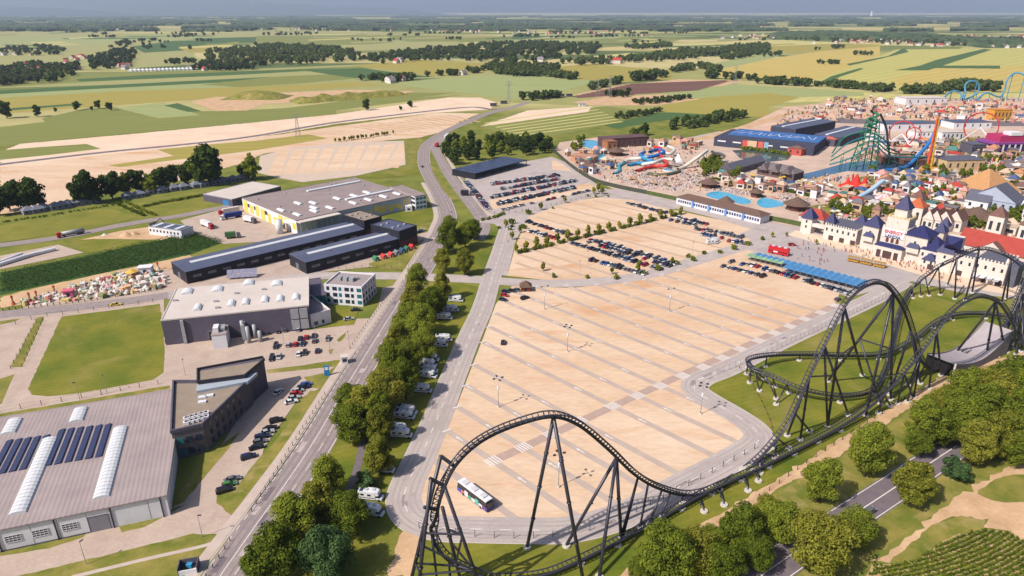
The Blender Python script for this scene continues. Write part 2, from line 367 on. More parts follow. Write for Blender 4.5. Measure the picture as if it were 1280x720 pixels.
for m, px, l in FL: poly('field', px, l, m)
# pale stripes mown into the field beside the road
for i in range(7):
    a = W(606 + i * 7, 154 + i * 2.6); c = W(742 + i * 6, 134 + i * 3)
    strip('mown_stripe', [a, c], 5, lvl(5), F_straw)
# freshly earthed plantation rows
pl = poly('field', [(715, 119), (770, 107), (850, 99), (930, 101), (905, 107), (870, 111), (800, 118), (745, 122)], 4, M_dirt)
for i in range(13):
    t = i / 12; a = W(718 + t * 70, 121.5 - t * 16); c = W(870 + t * 40, 112 - t * 11)
    strip('ploughed_row', [a, c], 24, lvl(6), F_earth)
# ------------------------------------------------ sandy building land on the upper left
poly('sand_ground', [(0, 190), (25, 180), (160, 168), (320, 153), (420, 143), (560, 122), (600, 122), (620, 128), (613, 137), (545, 141), (420, 155), (320, 172), (237, 183), (125, 194), (0, 209)], 6, M_sand2)
poly('sand_ground', [(0, 209), (125, 194), (237, 183), (320, 172), (545, 141), (600, 142), (575, 152), (560, 163), (525, 172), (430, 180), (330, 192), (300, 205), (215, 228), (110, 240), (60, 262), (0, 268)], 6, M_sand)
poly('sand_ground', [(238, 127), (270, 121), (310, 121), (350, 116), (440, 112), (520, 114), (500, 118), (400, 121), (365, 128), (330, 130), (310, 138), (270, 139)], 6, M_dirt)
poly('sand_ground', [(640, 145), (660, 138), (740, 133), (735, 140), (600, 158)], 5, M_sand2)
poly('sand_ground', [(715, 128), (760, 121), (830, 118), (875, 124), (820, 132), (740, 132)], 6, M_dirt)
poly('field', [(0, 188), (50, 184), (108, 180), (126, 186), (60, 194), (0, 200)], 7, F_green)
poly('field', [(135, 207), (217, 195), (197, 187), (270, 180), (320, 176), (385, 168), (410, 173), (320, 188), (220, 200), (150, 209)], 7, F_olive)
for i in range(12):        # stripes of the far sand lot
    x = 440 + i * 11
    strip('sand_stripe', [W(x, 158.5 - i * 1.3), W(x + 55 - i * 1.5, 166 - i * 1.2)], 5, lvl(8), M_dirt)
r, ln, z = road('road', [(-10, 207), (125, 191), (237, 180), (320, 170), (420, 153), (545, 138), (590, 134), (618, 137), (640, 134)], 9, 9, M_asphd)
dashes('lane_marking', ln, .3, 6, 8, z + .012, M_white, parent=r)
poly('car_park', [(325, 195), (370, 184), (435, 178), (505, 176), (507, 206), (445, 220), (378, 228), (345, 222), (322, 216)], 8, mat('pale_gravel', rgb(214, 194, 178), rgb(200, 178, 162), .2, 6))
for i in range(9):
    x0, x1 = 336 + i * 19, 331 + i * 18.5
    poly('sand_bay', [(x0 + 12, 188.5 - i * 1.1), (x0 + 26, 187.5 - i * 1.1), (x1 + 17 + 2, 220 - i * 1.2), (x1 + 3, 218.5 - i * 1.2)][::1], 9, M_sand)
# dark beds and yards behind the depot
r2, ln2, z2 = road('road', [(-10, 308), (75, 297), (140, 284), (185, 276), (225, 270), (265, 262), (300, 256)], 9, 9, M_asph)
poly('lawn', [(0, 282), (140, 261), (172, 272), (120, 285), (0, 304)], 8, M_grass)
poly('lawn', [(175, 258), (257, 247), (292, 255), (285, 262), (197, 273)], 8, M_grass)
poly('lawn', [(77, 300), (120, 295), (150, 298), (207, 300), (108, 317)], 8, M_lawn)
poly('yard', [(0, 320), (73, 306), (105, 316), (0, 337)], 9, M_conc)
poly('yard', [(225, 276), (300, 256), (372, 288), (372, 300), (280, 305), (240, 290)], 9, M_conc)
poly('yard', [(100, 300), (150, 289), (185, 284), (226, 292), (205, 300), (150, 299), (115, 299)], 9, M_dirt)
poly('corn_field', [(0, 341), (108, 320), (240, 290), (282, 302), (238, 318), (55, 357), (0, 369)], 8, F_corn)
poly('dirt_track', [(0, 372), (55, 358), (238, 319), (250, 326), (180, 345), (100, 366), (0, 386)], 7, M_dirt)
poly('yard', [(170, 352), (205, 338), (354, 318), (480, 296), (540, 290), (520, 306), (500, 318), (480, 332), (370, 344), (205, 368), (120, 380), (20, 388), (100, 358)], 8, M_conc)
poly('lawn', [(460, 330), (500, 316), (520, 304), (532, 300), (505, 338), (470, 336)], 10, M_verge)
poly('lawn', [(476, 268), (530, 250), (548, 258), (550, 272), (515, 284), (490, 278)], 8, M_lawn)
poly('lawn', [(500, 285), (547, 276), (540, 284), (512, 300)], 9, M_verge)
poly('lawn', [(445, 222), (510, 210), (525, 212), (522, 218), (470, 224)], 9, M_lawn)
poly('lawn', [(505, 178), (525, 172), (535, 180), (523, 190), (518, 205), (507, 205)], 9, M_verge)
# ------------------------------------------------ west side: paved yards and the big lawn
poly('yard', [(-40, 398), (100, 386), (205, 372), (206, 430), (340, 418), (400, 400), (470, 398), (478, 360), (540, 346), (492, 378), (470, 404), (448, 436), (425, 462), (330, 468), (214, 490), (0, 525), (-60, 530)], 6, M_conc)
poly('yard', [(330, 466), (425, 462), (400, 486), (372, 500), (330, 560), (322, 600), (310, 640), (280, 700), (266, 722), (0, 722), (-60, 720), (-60, 690), (150, 650), (210, 640), (250, 600), (300, 520)], 7, M_conc)
poly('lawn', [(77, 396), (140, 388), (200, 380), (204, 410), (206, 440), (204, 466), (192, 475), (100, 492), (60, 496), (40, 494), (35, 486)], 8, M_lawn)
poly('lawn', [(47, 397), (56, 396), (28, 459), (13, 460)], 8, M_verge)
poly('lawn', [(0, 474), (18, 468), (2, 505), (-10, 510)], 8, M_verge)
poly('lawn', [(-40, 408), (25, 398), (20, 402), (-40, 414)], 8, M_verge)
poly('lawn', [(-20, 521), (212, 482), (213, 486), (-20, 528)], 8, M_verge)
poly('lawn', [(333, 463), (425, 450), (424, 458), (335, 467)], 9, M_verge)
poly('lawn', [(384, 413), (386, 408), (412, 404), (415, 382), (436, 382), (448, 390), (443, 406), (415, 409)], 9, M_lawn)
poly('lawn', [(421, 426), (425, 421), (432, 416), (432, 421), (424, 428)], 10, M_verge)
poly('lawn', [(410, 438), (417, 436), (415, 442), (413, 443)], 10, M_verge)
poly('lawn', [(492, 362), (503, 346), (497, 360), (452, 428), (437, 438), (441, 430)], 9, M_verge)
poly('lawn', [(380, 472), (408, 466), (428, 452), (417, 474), (407, 487), (391, 485)], 10, M_verge)
poly('lawn', [(388, 489), (405, 488), (370, 540), (345, 580), (322, 612), (310, 642), (290, 645), (271, 630), (271, 620), (292, 614), (318, 580), (350, 545)], 10, M_verge)
poly('lawn', [(146, 655), (200, 642), (233, 630), (212, 643), (180, 659), (152, 666)], 9, M_verge)
poly('lawn', [(-30, 694), (60, 674), (110, 664), (104, 672), (60, 686), (-30, 701)], 9, M_verge)
poly('lawn', [(205, 640), (265, 566), (300, 540), (285, 562), (243, 612), (230, 628)], 9, M_verge)
poly('lawn', [(18, 722), (150, 690), (240, 668), (275, 668), (284, 674), (270, 700), (258, 722)], 10, M_verge)
road('footpath', [(90, 722), (180, 700), (250, 684), (275, 676)], 1.2, 11, M_walk)
# grass that carries the avenue and the camper vans
poly('lawn', [(560, 300), (603, 288), (628, 290), (616, 330), (606, 342), (590, 344), (552, 340), (540, 330)], 8, M_lawn)
poly('lawn', [(520, 356), (552, 348), (602, 360), (605, 372), (585, 440), (555, 508), (535, 545), (515, 590), (497, 628), (500, 648), (520, 660), (505, 722), (300, 722), (330, 690), (372, 630), (424, 540), (466, 458), (500, 400)], 8, M_lawn)
poly('dirt_track', [(525, 652), (506, 655), (497, 680), (484, 722), (512, 722), (524, 690)], 10, M_dirt)
road('footpath', [(454, 548), (448, 580), (438, 610), (420, 640), (400, 665)], 2.2, 10, M_asphd)
# ------------------------------------------------ main road
mr_px = [(255, 760), (293, 704), (325, 658), (352, 620), (395, 556), (432, 492), (450, 462), (492, 394), (520, 350), (543, 312), (556, 285), (560, 268), (552, 246), (540, 226), (530, 204), (532, 184), (545, 172), (560, 163), (585, 152), (610, 142), (640, 134), (660, 128)]
main, ml, mz = road('road', mr_px, 11.5, 11, M_asph, 12)
strip('lane_marking', ml[:int(len(ml) * .36)], .22, mz + .012, M_white, 1.2, main)
dashes('lane_marking', ml, .18, 4, 6, mz + .012, M_white, -2.0, main)
strip('lane_marking', ml, .2, mz + .012, M_white, -5.3, main)
dashes('lane_marking', ml, .2, 2, 2, mz + .012, M_white, 5.3, main)
M_wear = mat('tyre_worn_asphalt', rgb(150, 136, 137), rgb(136, 123, 125), .5, 5)
for o_ in (2.2, 4.0, -.9, -2.7, -4.5): strip('tyre_lane', ml, .55, mz + .006, M_wear, o_, main)
wr = random.Random(12)
for k in range(30):
    i_ = wr.randrange(5, int(len(ml) * .6)); p_ = ml[i_]; d_ = (ml[i_ + 1] - p_).normalized(); n_ = Vector((-d_.y, d_.x, 0)); c_ = p_ + n_ * wr.uniform(-4, 4); strip('asphalt_patch', [c_, c_ + d_ * wr.uniform(1.5, 6)], wr.uniform(.6, 2.2), mz + .0085 + k * .00008, wr.choice((M_asphd, M_wear, M_asph2)), 0, main)
strip('footway', ml[:int(len(ml) * .62)], 3.0, lvl(12), M_walk, 8.0)
L, R = strip_pts(ml, .25, 6.1); kb = MB()
strip('kerb', ml[:int(len(ml) * .62)], .3, .16, M_kerb, 6.2)
slip, sl, sz = road('road', [(556, 172), (544, 182), (552, 202), (568, 228), (588, 254), (600, 270), (604, 286), (596, 300)], 9, 10, M_asph)
dashes('lane_marking', sl, .2, 3, 6, sz + .012, M_white, 0, slip)
road('footpath', [(553, 182), (562, 202), (578, 226), (598, 248), (606, 262), (614, 270)], 3.5, 9, M_walk)
poly('lawn', [(537, 204), (545, 212), (562, 240), (572, 250), (566, 252), (552, 236), (540, 214)], 12, M_verge)
drive, dl, dz = road('road', [(600, 276), (632, 280), (630, 300), (616, 344), (604, 384), (588, 420), (566, 474), (548, 520), (528, 566), (508, 610), (506, 632), (520, 650), (552, 660), (600, 662), (660, 663), (710, 662), (762, 650), (810, 630), (860, 603), (908, 578), (946, 554), (944, 538), (920, 520), (886, 500), (868, 486), (876, 474), (910, 460), (970, 430), (1030, 402), (1090, 374), (1130, 352)], 9.5, 11, M_asph2, 12)
dashes('lane_marking', dl, .25, 3, 4.5, dz + .012, M_white, 0, drive)
strip('kerb', dl, .3, .15, M_kerb, -4.9)
cross, cl, cz = road('road', [(210, 370), (300, 357), (380, 346), (475, 345), (540, 347), (600, 350), (660, 354), (715, 354), (770, 350), (820, 341), (870, 326), (930, 308), (985, 293), (1010, 282)], 10, 10, M_asph2, 10)
dashes('lane_marking', cl, .2, 3, 5, cz + .012, M_white, 0, cross)
fr, fl, fz = road('road', [(-20, 395), (60, 388), (140, 379), (206, 370), (240, 364)], 9, 9, M_asph)
M_wear2 = mat('tyre_worn_pale', rgb(182, 170, 167), rgb(170, 157, 155), .4, 6)
for o_ in (-3.1, -1.5, 1.5, 3.1): strip('tyre_lane', dl, .6, dz + .006, M_wear2, o_, drive)
for k in range(26):
    i_ = wr.randrange(5, len(dl) - 6); p_ = dl[i_]; d_ = (dl[i_ + 1] - p_).normalized(); n_ = Vector((-d_.y, d_.x, 0)); c_ = p_ + n_ * wr.uniform(-3.5, 3.5); strip('asphalt_patch', [c_, c_ + d_ * wr.uniform(1.5, 5)], wr.uniform(.5, 1.8), dz + .0085 + k * .00008, wr.choice((M_wear2, M_asph)), 0, drive)
# ------------------------------------------------ car parks: sand bays between asphalt aisles
poly('car_park', [(640, 358), (715, 360), (790, 352), (850, 338), (935, 312), (1050, 366), (1040, 388), (985, 414), (905, 450), (872, 468), (862, 484), (880, 506), (925, 532), (940, 545), (915, 564), (862, 592), (810, 620), (762, 640), (710, 652), (650, 655), (560, 650), (530, 640), (520, 625), (540, 580), (570, 510), (605, 420), (620, 380)], 7, M_sand)
poly('car_park', [(634, 345), (645, 306), (660, 272), (700, 255), (745, 247), (790, 250), (850, 266), (905, 284), (942, 302), (865, 328), (815, 342), (770, 350), (700, 352)], 7, M_sand)
poly('car_park', [(575, 236), (583, 222), (640, 205), (690, 196), (712, 205), (750, 234), (770, 240), (700, 250), (650, 262), (608, 266)], 7, M_asph2)
poly('sand_bay', [(612, 250), (690, 238), (735, 229), (752, 236), (700, 247), (640, 258), (615, 262)], 8, M_sand)
poly('sand_bay', [(690, 200), (700, 203), (715, 214), (690, 212)], 8, M_sand)
# roads round the upper car parks
poly('gravel_ground', [(840, 262), (905, 276), (985, 292), (935, 306), (860, 330), (930, 300)], 6, M_sand)
poly('gravel_ground', [(606, 270), (650, 268), (770, 242), (860, 260), (660, 275), (645, 300), (634, 345), (612, 342), (630, 290)], 5, M_asph2)
poly('gravel_ground', [(915, 296), (950, 282), (1010, 292), (985, 304), (940, 316), (915, 312)], 6, M_asph2)
r3, l3, z3 = road('road', [(606, 268), (650, 264), (700, 252), (760, 240), (800, 243), (850, 256), (920, 276), (975, 292)], 14, 8, M_asph2)
poly('plaza', [(765, 238), (850, 250), (950, 274), (1020, 290), (1060, 300), (1130, 320), (1200, 340), (1290, 360), (1290, 375), (1200, 366), (1140, 352), (1060, 372), (935, 318), (985, 296), (930, 282), (850, 262), (775, 246)], 9, M_asph2)
poly('plaza', [(995, 288), (1060, 302), (1130, 324), (1200, 342), (1290, 362), (1290, 374), (1200, 358), (1130, 338), (1050, 312), (985, 294)], 10, M_sand2)
M_gpav = mat('grey_setts', rgb(184, 172, 172), rgb(168, 158, 162), .08, 7, stretch=(-.5, 18))
poly('plaza', [(944, 312), (985, 300), (1060, 318), (1140, 346), (1080, 362), (1010, 340)], 10, M_gpav)
A0, A1 = W(695, 447.5), W(797, 495)
adir = (A1 - A0).normalized()
xing = [(572, 597), (616.4, 576.6), (654, 559.4), (689, 543), (724.5, 526.6), (766, 508), (797, 495), (825, 482.5), (853, 470), (879, 459), (903, 447.5), (925, 436.5), (948, 426), (968, 416.5), (987, 408), (1006, 399), (1026, 391), (1043, 382)]
xw = [W(*p) for p in xing]; xdir = (xw[12] - xw[2]).normalized()
pitch = (xw[12] - xw[2]).length / 10
lotP = [W(*p) for p in [(640, 360), (790, 354), (935, 314), (1050, 364), (1040, 388), (905, 450), (872, 468), (862, 484), (880, 506), (932, 536), (936, 546), (862, 590), (762, 637), (710, 648), (620, 648), (545, 645), (528, 625), (540, 580), (570, 515), (605, 424), (622, 384)]]
M_aisle = mat('aisle_asphalt', rgb(196, 178, 168), rgb(184, 164, 154), .2, 6)
def clip_line(p, d, P):
    hits = []
    for i in range(len(P)):
        a, b2 = P[i], P[(i + 1) % len(P)]; e = b2 - a; den = d.x * e.y - d.y * e.x
        if abs(den) < 1e-9: continue
        t = ((a.x - p.x) * e.y - (a.y - p.y) * e.x) / den; u = ((a.x - p.x) * d.y - (a.y - p.y) * d.x) / den
        if 0 <= u <= 1: hits.append(t)
    return sorted(hits)
z_a = lvl(9)
def arrow(b, p, d, z):
    n = Vector((-d.y, d.x, 0)); q = p + d * 2.2
    b.add([p - n * .18, q - n * .18, q + n * .18, p + n * .18], [(0, 1, 2, 3)]); h = q + d * 1.5
    b.add([q - n * .55, h, q + n * .55], [(0, 1, 2)]); k = len(b.v)
    b.v = [(x, y, z) for x, y, _ in b.v]
for i, p in enumerate(xw):
    h = clip_line(p, adir, lotP)
    lo = max([t for t in h if t < 0], default=-40); hi = min([t for t in h if t > 0], default=3)
    a = strip('parking_aisle', [p + adir * lo, p + adir * (hi + 2)], 2.3, z_a + i * .0007, M_aisle)
    zc = MB(); n = xdir
    if i == 0: continue
    for k in range(5):
        c = p + n * ((k - 2) * .95); zc.add([(q.x, q.y, z_a + .034) for q in (c - n * .27 - adir * 2.0, c - n * .27 + adir * 2.0, c + n * .27 + adir * 2.0, c + n * .27 - adir * 2.0)], [(0, 1, 2, 3)])
    zc.build('zebra_crossing', M_white, a)
    ar = MB(); t = -14
    while t > lo + 4: arrow(ar, p + adir * t, -adir, z_a + .022); t -= 24
    t = 14
    while t < hi - 4: arrow(ar, p + adir * t, -adir, z_a + .022); t += 24
    if ar.v: ar.build('arrow_marking', M_white, a)
    # stop line at the drive
    e = p + adir * (lo - .5); sl2 = MB(); sl2.add([(q.x, q.y, z_a + .036) for q in (e - n * 1.6, e + n * 1.6, e + n * 1.6 + adir * .6, e - n * 1.6 + adir * .6)], [(0, 1, 2, 3)]); sl2.build('stop_line', M_white, a)
strip('footpath', [xw[1] - xdir * 1, xw[-1] + xdir * 4], 3.4, z_a + .016, mat('brown_paving', rgb(190, 164, 152), rgb(178, 152, 142), .3, 5))
# aisles of the upper car park
for k in range(10):
    a, c = (648 + k * 20.5, 333 - k * 7.0), (722 + k * 19, 349.5 - k * 8.6)
    if k > 7: continue
lot2 = [W(*p) for p in [(642, 340), (650, 304), (662, 275), (700, 257), (745, 250), (790, 252), (850, 268), (905, 287), (936, 302), (865, 325), (815, 338), (770, 346), (700, 349)]]
d2 = (W(850, 332) - W(737, 300)).normalized()
M_aisle2 = mat('aisle_gravel', rgb(208, 180, 158), rgb(192, 164, 144), .2, 6)
for k in range(11):
    p = W(655 + k * 17, 332 - k * 6.2); h = clip_line(p, d2, lot2)
    if len(h) >= 2: strip('parking_aisle', [p + d2 * h[0], p + d2 * h[-1]], 2.6, lvl(8), M_aisle2)
# ------------------------------------------------ coaster lawn, tracks and the dual road on the right
poly('lawn', [(520, 660), (600, 672), (700, 672), (770, 655), (860, 612), (955, 556), (955, 535), (925, 520), (880, 494), (884, 482), (930, 460), (1040, 408), (1120, 372), (1170, 358), (1290, 372), (1290, 445), (1200, 470), (1120, 516), (960, 606), (880, 660), (780, 722), (500, 722)], 6, M_lawn)
poly('lawn', [(1130, 366), (1175, 357), (1240, 366), (1290, 380), (1290, 390), (1200, 374)], 7, M_grass)
poly('dirt_track', [(765, 724), (800, 700), (880, 655), (960, 607), (1050, 548), (1110, 512), (1180, 470), (1290, 436), (1290, 446), (1190, 480), (1125, 518), (1055, 566), (1000, 595), (960, 620), (885, 672), (800, 724)], 8, M_dirt)
poly('verge', [(800, 724), (885, 672), (1000, 598), (1055, 568), (1125, 522), (1190, 484), (1290, 452), (1290, 520), (1182, 559), (930, 724)], 7, M_verge)
dual, dul, duz = road('road', [(900, 760), (960, 714), (1016, 676), (1066, 644), (1118, 610), (1172, 573), (1225, 540), (1300, 500)], 9.2, 9, M_asphd)
strip('lane_marking', dul, .3, duz + .012, M_white, 0, dual); strip('lane_marking', dul, .22, duz + .012, M_white, 4.1, dual); strip('lane_marking', dul, .22, duz + .012, M_white, -4.1, dual)
poly('verge', [(990, 724), (1085, 652), (1172, 597), (1300, 512), (1300, 570), (1210, 620), (1150, 655), (1085, 700), (1060, 724)], 7, M_verge)
poly('dirt_track', [(1086, 702), (1108, 692), (1140, 668), (1170, 640), (1200, 618), (1250, 590), (1300, 558), (1300, 700), (1262, 665), (1232, 660), (1235, 648), (1190, 646), (1165, 658), (1130, 690), (1112, 704)], 8, M_dirt)
poly('verge', [(1112, 704), (1130, 688), (1165, 657), (1200, 645), (1232, 650), (1230, 662), (1190, 672), (1135, 706)], 9, M_verge)
poly('verge', [(1225, 618), (1245, 600), (1290, 594), (1290, 622), (1260, 628)], 9, M_verge, 4)
poly('corn_field', [(1075, 730), (1090, 706), (1135, 706), (1192, 670), (1235, 662), (1265, 668), (1300, 690), (1300, 730)], 10, mat('corn_soil', rgb(176, 150, 110), rgb(206, 176, 136), .12, 6))
# ------------------------------------------------ buildings (roof corners read at roof height)
M_wallw = mat('white_panel', rgb(240, 238, 244), rgb(226, 224, 232), .4, 4, .6)
M_wallg = mat('grey_panel', rgb(104, 98, 114), rgb(92, 86, 102), .3, 4, .6)
M_black = mat('black_cladding', rgb(38, 38, 50), rgb(48, 48, 60), .3, 4, .5)
M_roofg = mat('grey_membrane', rgb(172, 158, 158), rgb(156, 142, 144), .12, 6, .85)
M_roofm = mat('metal_roof', rgb(164, 148, 146), rgb(148, 132, 132), .1, 6, .7)
M_roofw = mat('white_membrane', rgb(218, 206, 200), rgb(204, 192, 186), .1, 6, .8)
M_roofd = mat('dark_metal_roof', rgb(84, 90, 116), rgb(96, 100, 124), .15, 5, .5)
M_rooftan = mat('gravel_roof', rgb(160, 144, 130), rgb(146, 130, 116), .3, 6)
M_glass = mat('window_glass', rgb(44, 54, 70), None, rough=.15, spec=.6)
M_teal = mat('teal_glass', rgb(48, 112, 124), None, rough=.12, spec=.6)
M_sky = mat('skylight_dome', rgb(232, 232, 236), rgb(218, 220, 226), .5, 3, .35, .4)
M_solar = mat('solar_cell', rgb(48, 52, 84), rgb(58, 62, 96), .8, 2, .25, .5)
M_steel = mat('galvanised_steel', rgb(176, 176, 182), rgb(156, 156, 164), .8, 3, .45, .5)
M_dark = mat('dark_metal', rgb(52, 50, 58), None, rough=.5)
M_redp = mat('red_paint', rgb(200, 40, 48), None, rough=.4, spec=.4)
M_yel = mat('yellow_panel', rgb(232, 200, 84), rgb(238, 214, 120), .15, 4, .6)
M_brown = mat('brown_panel', rgb(120, 82, 72), rgb(104, 72, 64), .3, 4)
M_rubshade = mat('rubber_and_tunnel_shade', rgb(36, 34, 36), None, rough=.8)

class Bld:
    def __init__(s, name, label, cat, B, C, A, h, group=None):      # B front-left, C front-right, A a back point; all roof pixels at height h
        p, q, a = (W(*t, h) for t in (B, C, A)); u = q - p; u.z = 0; s.U = u.length; u.normalize(); n = Vector((-u.y, u.x, 0))
        s.V = max((a - p).dot(n), 1.0); s.h = h; s.rz = math.atan2(u.y, u.x)
        s.o = thing(name, label, cat, (p.x, p.y, 0), s.rz, group); s.u = u; s.n = n; s.p = Vector((p.x, p.y, 0))
    def loc(s, px, z):                        # roof pixel -> local coordinates
        d = W(*px, z) - s.p; return d.dot(s.u), d.dot(s.n)
    def walls(s, m, h=None, x0=0, x1=None, y0=0, y1=None, name='wall', z0=0):
        h = h or s.h; return MB().box(x0, s.U if x1 is None else x1, y0, s.V if y1 is None else y1, z0, h).build(name, m, s.o)
    def flat(s, m, mp=None, par=.5, x0=0, x1=None, y0=0, y1=None, h=None, t=.35):
        h = h or s.h; x1 = s.U if x1 is None else x1; y1 = s.V if y1 is None else y1
        r = MB().box(x0 + t, x1 - t, y0 + t, y1 - t, h + .005, h + .12).build('roof', m, s.o)
        if par:
            b = MB(); b.box(x0 - .05, x1 + .05, y0 - .05, y0 + t, h - .2, h + par); b.box(x0 - .05, x1 + .05, y1 - t, y1 + .05, h - .2, h + par)
            b.box(x0 - .05, x0 + t, y0 + t, y1 - t, h - .2, h + par - .005); b.box(x1 - t, x1 + .05, y0 + t, y1 - t, h - .2, h + par - .005); b.build('parapet', mp or m, r)
        return r
    def win(s, side, a, wd, z0, z1, m=None, name='window', frame=None):
        m = m or M_glass; d = .06; e = .12; mk = {'front': lambda a0, a1, z0, z1, d: (a0, a1, -d, .05, z0, z1), 'left': lambda a0, a1, z0, z1, d: (-d, .05, a0, a1, z0, z1),
            'right': lambda a0, a1, z0, z1, d: (s.U - .05, s.U + d, a0, a1, z0, z1), 'back': lambda a0, a1, z0, z1, d: (a0, a1, s.V - .05, s.V + d, z0, z1)}[side]
        o = MB().box(*mk(a, a + wd, z0, z1, d)).build(name, m, s.o)
        if frame:
            b = MB(); b.box(*mk(a - e, a + wd + e, z1, z1 + e, d + .05)); b.box(*mk(a - e, a + wd + e, z0 - e, z0, d + .08)); b.box(*mk(a - e, a, z0, z1, d + .05)); b.box(*mk(a + wd, a + wd + e, z0, z1, d + .05)); b.build('frame', frame, o)
        return o
    def box(s, name, m, x0, x1, y0, y1, z0, z1, parent=None): return MB().box(x0, x1, y0, y1, z0, z1).build(name, m, parent or s.o)
def vault(x0, x1, y0, y1, z, h, n=6):      # barrel rooflight running along y
    b = MB(); pr = [(x0 + (x1 - x0) * (.5 - .5 * math.cos(PI * i / n)), z + h * math.sin(PI * i / n)) for i in range(n + 1)]
    k = len(pr); b.v = [(x, y0, zz) for x, zz in pr] + [(x, y1, zz) for x, zz in pr]
    b.f = [(i, i + 1, k + i + 1, k + i) for i in range(k - 1)] + [tuple(range(k - 1, -1, -1)), tuple(range(k, 2 * k))]; b.m = [0] * len(b.f); return b

# -- L1 warehouse with vault rooflights and solar rows, bottom left
B1 = Bld('warehouse', 'white walled warehouse with long vaulted rooflights and solar panel rows', 'warehouse', (0, 661), (207, 618), (213, 487), 7)
ext = 30
b = MB(); b.box(-ext, B1.U, 0, B1.V, 0, 7); b.build('wall', M_wallw, B1.o)
rf = MB()
rid = B1.V * .97
rf.add([(-ext - .3, -.4, 7.02), (B1.U + .3, -.4, 7.02), (B1.U + .3, rid, 7.62), (-ext - .3, rid, 7.62), (B1.U + .3, B1.V + .3, 7.02), (-ext - .3, B1.V + .3, 7.02)], [(0, 1, 2, 3), (3, 2, 4, 5)])
rf.add([(-ext - .3, -.4, 6.7), (B1.U + .3, -.4, 6.7), (B1.U + .3, B1.V + .3, 6.7), (-ext - .3, B1.V + .3, 6.7), (-ext - .3, -.4, 7.02), (B1.U + .3, -.4, 7.02), (B1.U + .3, B1.V + .3, 7.02), (-ext - .3, B1.V + .3, 7.02)], [(0, 1, 5, 4), (1, 2, 6, 5), (2, 3, 7, 6)])
def ribbed(name, c1, c2, spacing):
    m = mat(name, c1, c2, .12, 6, .6); t = m.node_tree; bs = t.nodes['Principled BSDF']; tc = t.nodes.new('ShaderNodeTexCoord'); wv = t.nodes.new('ShaderNodeTexWave'); wv.wave_type = 'BANDS'; wv.bands_direction = 'X'; wv.inputs['Scale'].default_value = PI / (10 * spacing)
    t.links.new(tc.outputs['Object'], wv.inputs[0]); bp = t.nodes.new('ShaderNodeBump'); bp.inputs['Strength'].default_value = .5; bp.inputs['Distance'].default_value = .08; t.links.new(wv.outputs[1], bp.inputs['Height']); t.links.new(bp.outputs[0], bs.inputs['Normal']); return m
M_rib = ribbed('ribbed_metal_roof', rgb(176, 160, 158), rgb(156, 142, 144), 1.2)
rfo = rf.build('roof', M_rib, B1.o)
def rz1(y): return 7.02 + .6 * ((y + .4) / (rid + .4) if y < rid else (B1.V + .3 - y) / (B1.V + .3 - rid))
def on1(name, m, px0, px1, wd, th=.12, vaulted=0):
    (xa, ya), (xb, yb) = B1.loc(px0, 7.6), B1.loc(px1, 7.6); x = (xa + xb) / 2; y0, y1 = min(ya, yb), max(ya, yb)
    if vaulted:
        b = MB(); n = 6; seg = [y0] + ([rid] if y0 < rid < y1 else []) + [y1]
        for a0, a1 in zip(seg, seg[1:]):
            k = len(b.v)
            for yy in (a0, a1):
                for i in range(n + 1): b.v.append((x - wd / 2 * math.cos(PI * i / n), yy, rz1(yy) - .02 + .9 * math.sin(PI * i / n)))
            for i in range(n): b.f.append((k + i, k + i + 1, k + n + 2 + i, k + n + 1 + i)); b.m.append(0)
            for e in (k, k + n + 1): b.f.append(tuple(range(e, e + n + 1))); b.m.append(0)
        o = b.build(name, m, B1.o)
        st = MB(); q = y0 + 1.1
        while q < y1:
            for i in range(n):
                a, c = PI * i / n, PI * (i + 1) / n
                st.add([(x - (wd / 2 + .03) * math.cos(t), yy, rz1(yy) + .02 + .92 * math.sin(t)) for yy in (q, q + .12) for t in (a, c)], [(0, 1, 3, 2)])
            q += 1.6
        stuff(st.build('glazing_bars', M_steel, o)); return o
    b = MB(); b.add([(x - wd / 2, y0, rz1(y0) + .05), (x + wd / 2, y0, rz1(y0) + .05 + th), (x + wd / 2, y1, rz1(y1) + .05 + th), (x - wd / 2, y1, rz1(y1) + .05)], [(0, 1, 2, 3)])
    b.add([(x + wd / 2, y0, rz1(y0)), (x + wd / 2, y1, rz1(y1)), (x + wd / 2, y1, rz1(y1) + .05 + th), (x + wd / 2, y0, rz1(y0) + .05 + th)], [(0, 1, 2, 3)])
    return b.build(name, m, B1.o)
on1('rooflight', M_sky, (26, 640), (58, 549), 4.2, 0, 1); on1('rooflight', M_sky, (130, 620), (147, 535), 4.2, 0, 1)
on1('rooflight', M_sky, (96, 527), (100, 511), 4.2, 0, 1); on1('rooflight', M_sky, (12, 542), (17, 525), 4.2, 0, 1)
for i in range(6): on1('solar_panel', M_solar, (61 + i * 12.3, 581 - i * 2.1), (75 + i * 12, 537 - i * 1.4), 1.7, .35)
for i in range(5): on1('solar_panel', M_solar, (-5 + i * 12.3, 592.5 - i * 2.3), (6 + i * 12, 551 - i * 1.6), 1.7, .35)
def fx(px): d = W(px, 682 - 43 * px / 210) - B1.p; return d.dot(B1.u)
for px in (25, 58, 94):
    x = fx(px) - 1.75; wo = B1.win('front', x, 3.5, 2.4, 4.4, name='window')
    for k in range(5): MB().box(x + k * .85, x + k * .85 + .1, -.14, -.065, 2.4, 4.4).build('glazing_bar', M_wallw, wo)
    for zz in (2.4, 3.05, 3.7, 4.35): MB().box(x - .1, x + 3.6, -.15, -.07, zz, zz + .1).build('glazing_bar', M_wallw, wo)
B1.win('front', fx(129) - 2.3, 4.6, 0.1, 4.8, mat('roller_door', rgb(150, 148, 156), rgb(138, 136, 146), .6, 3), 'roller_door', M_wallg)
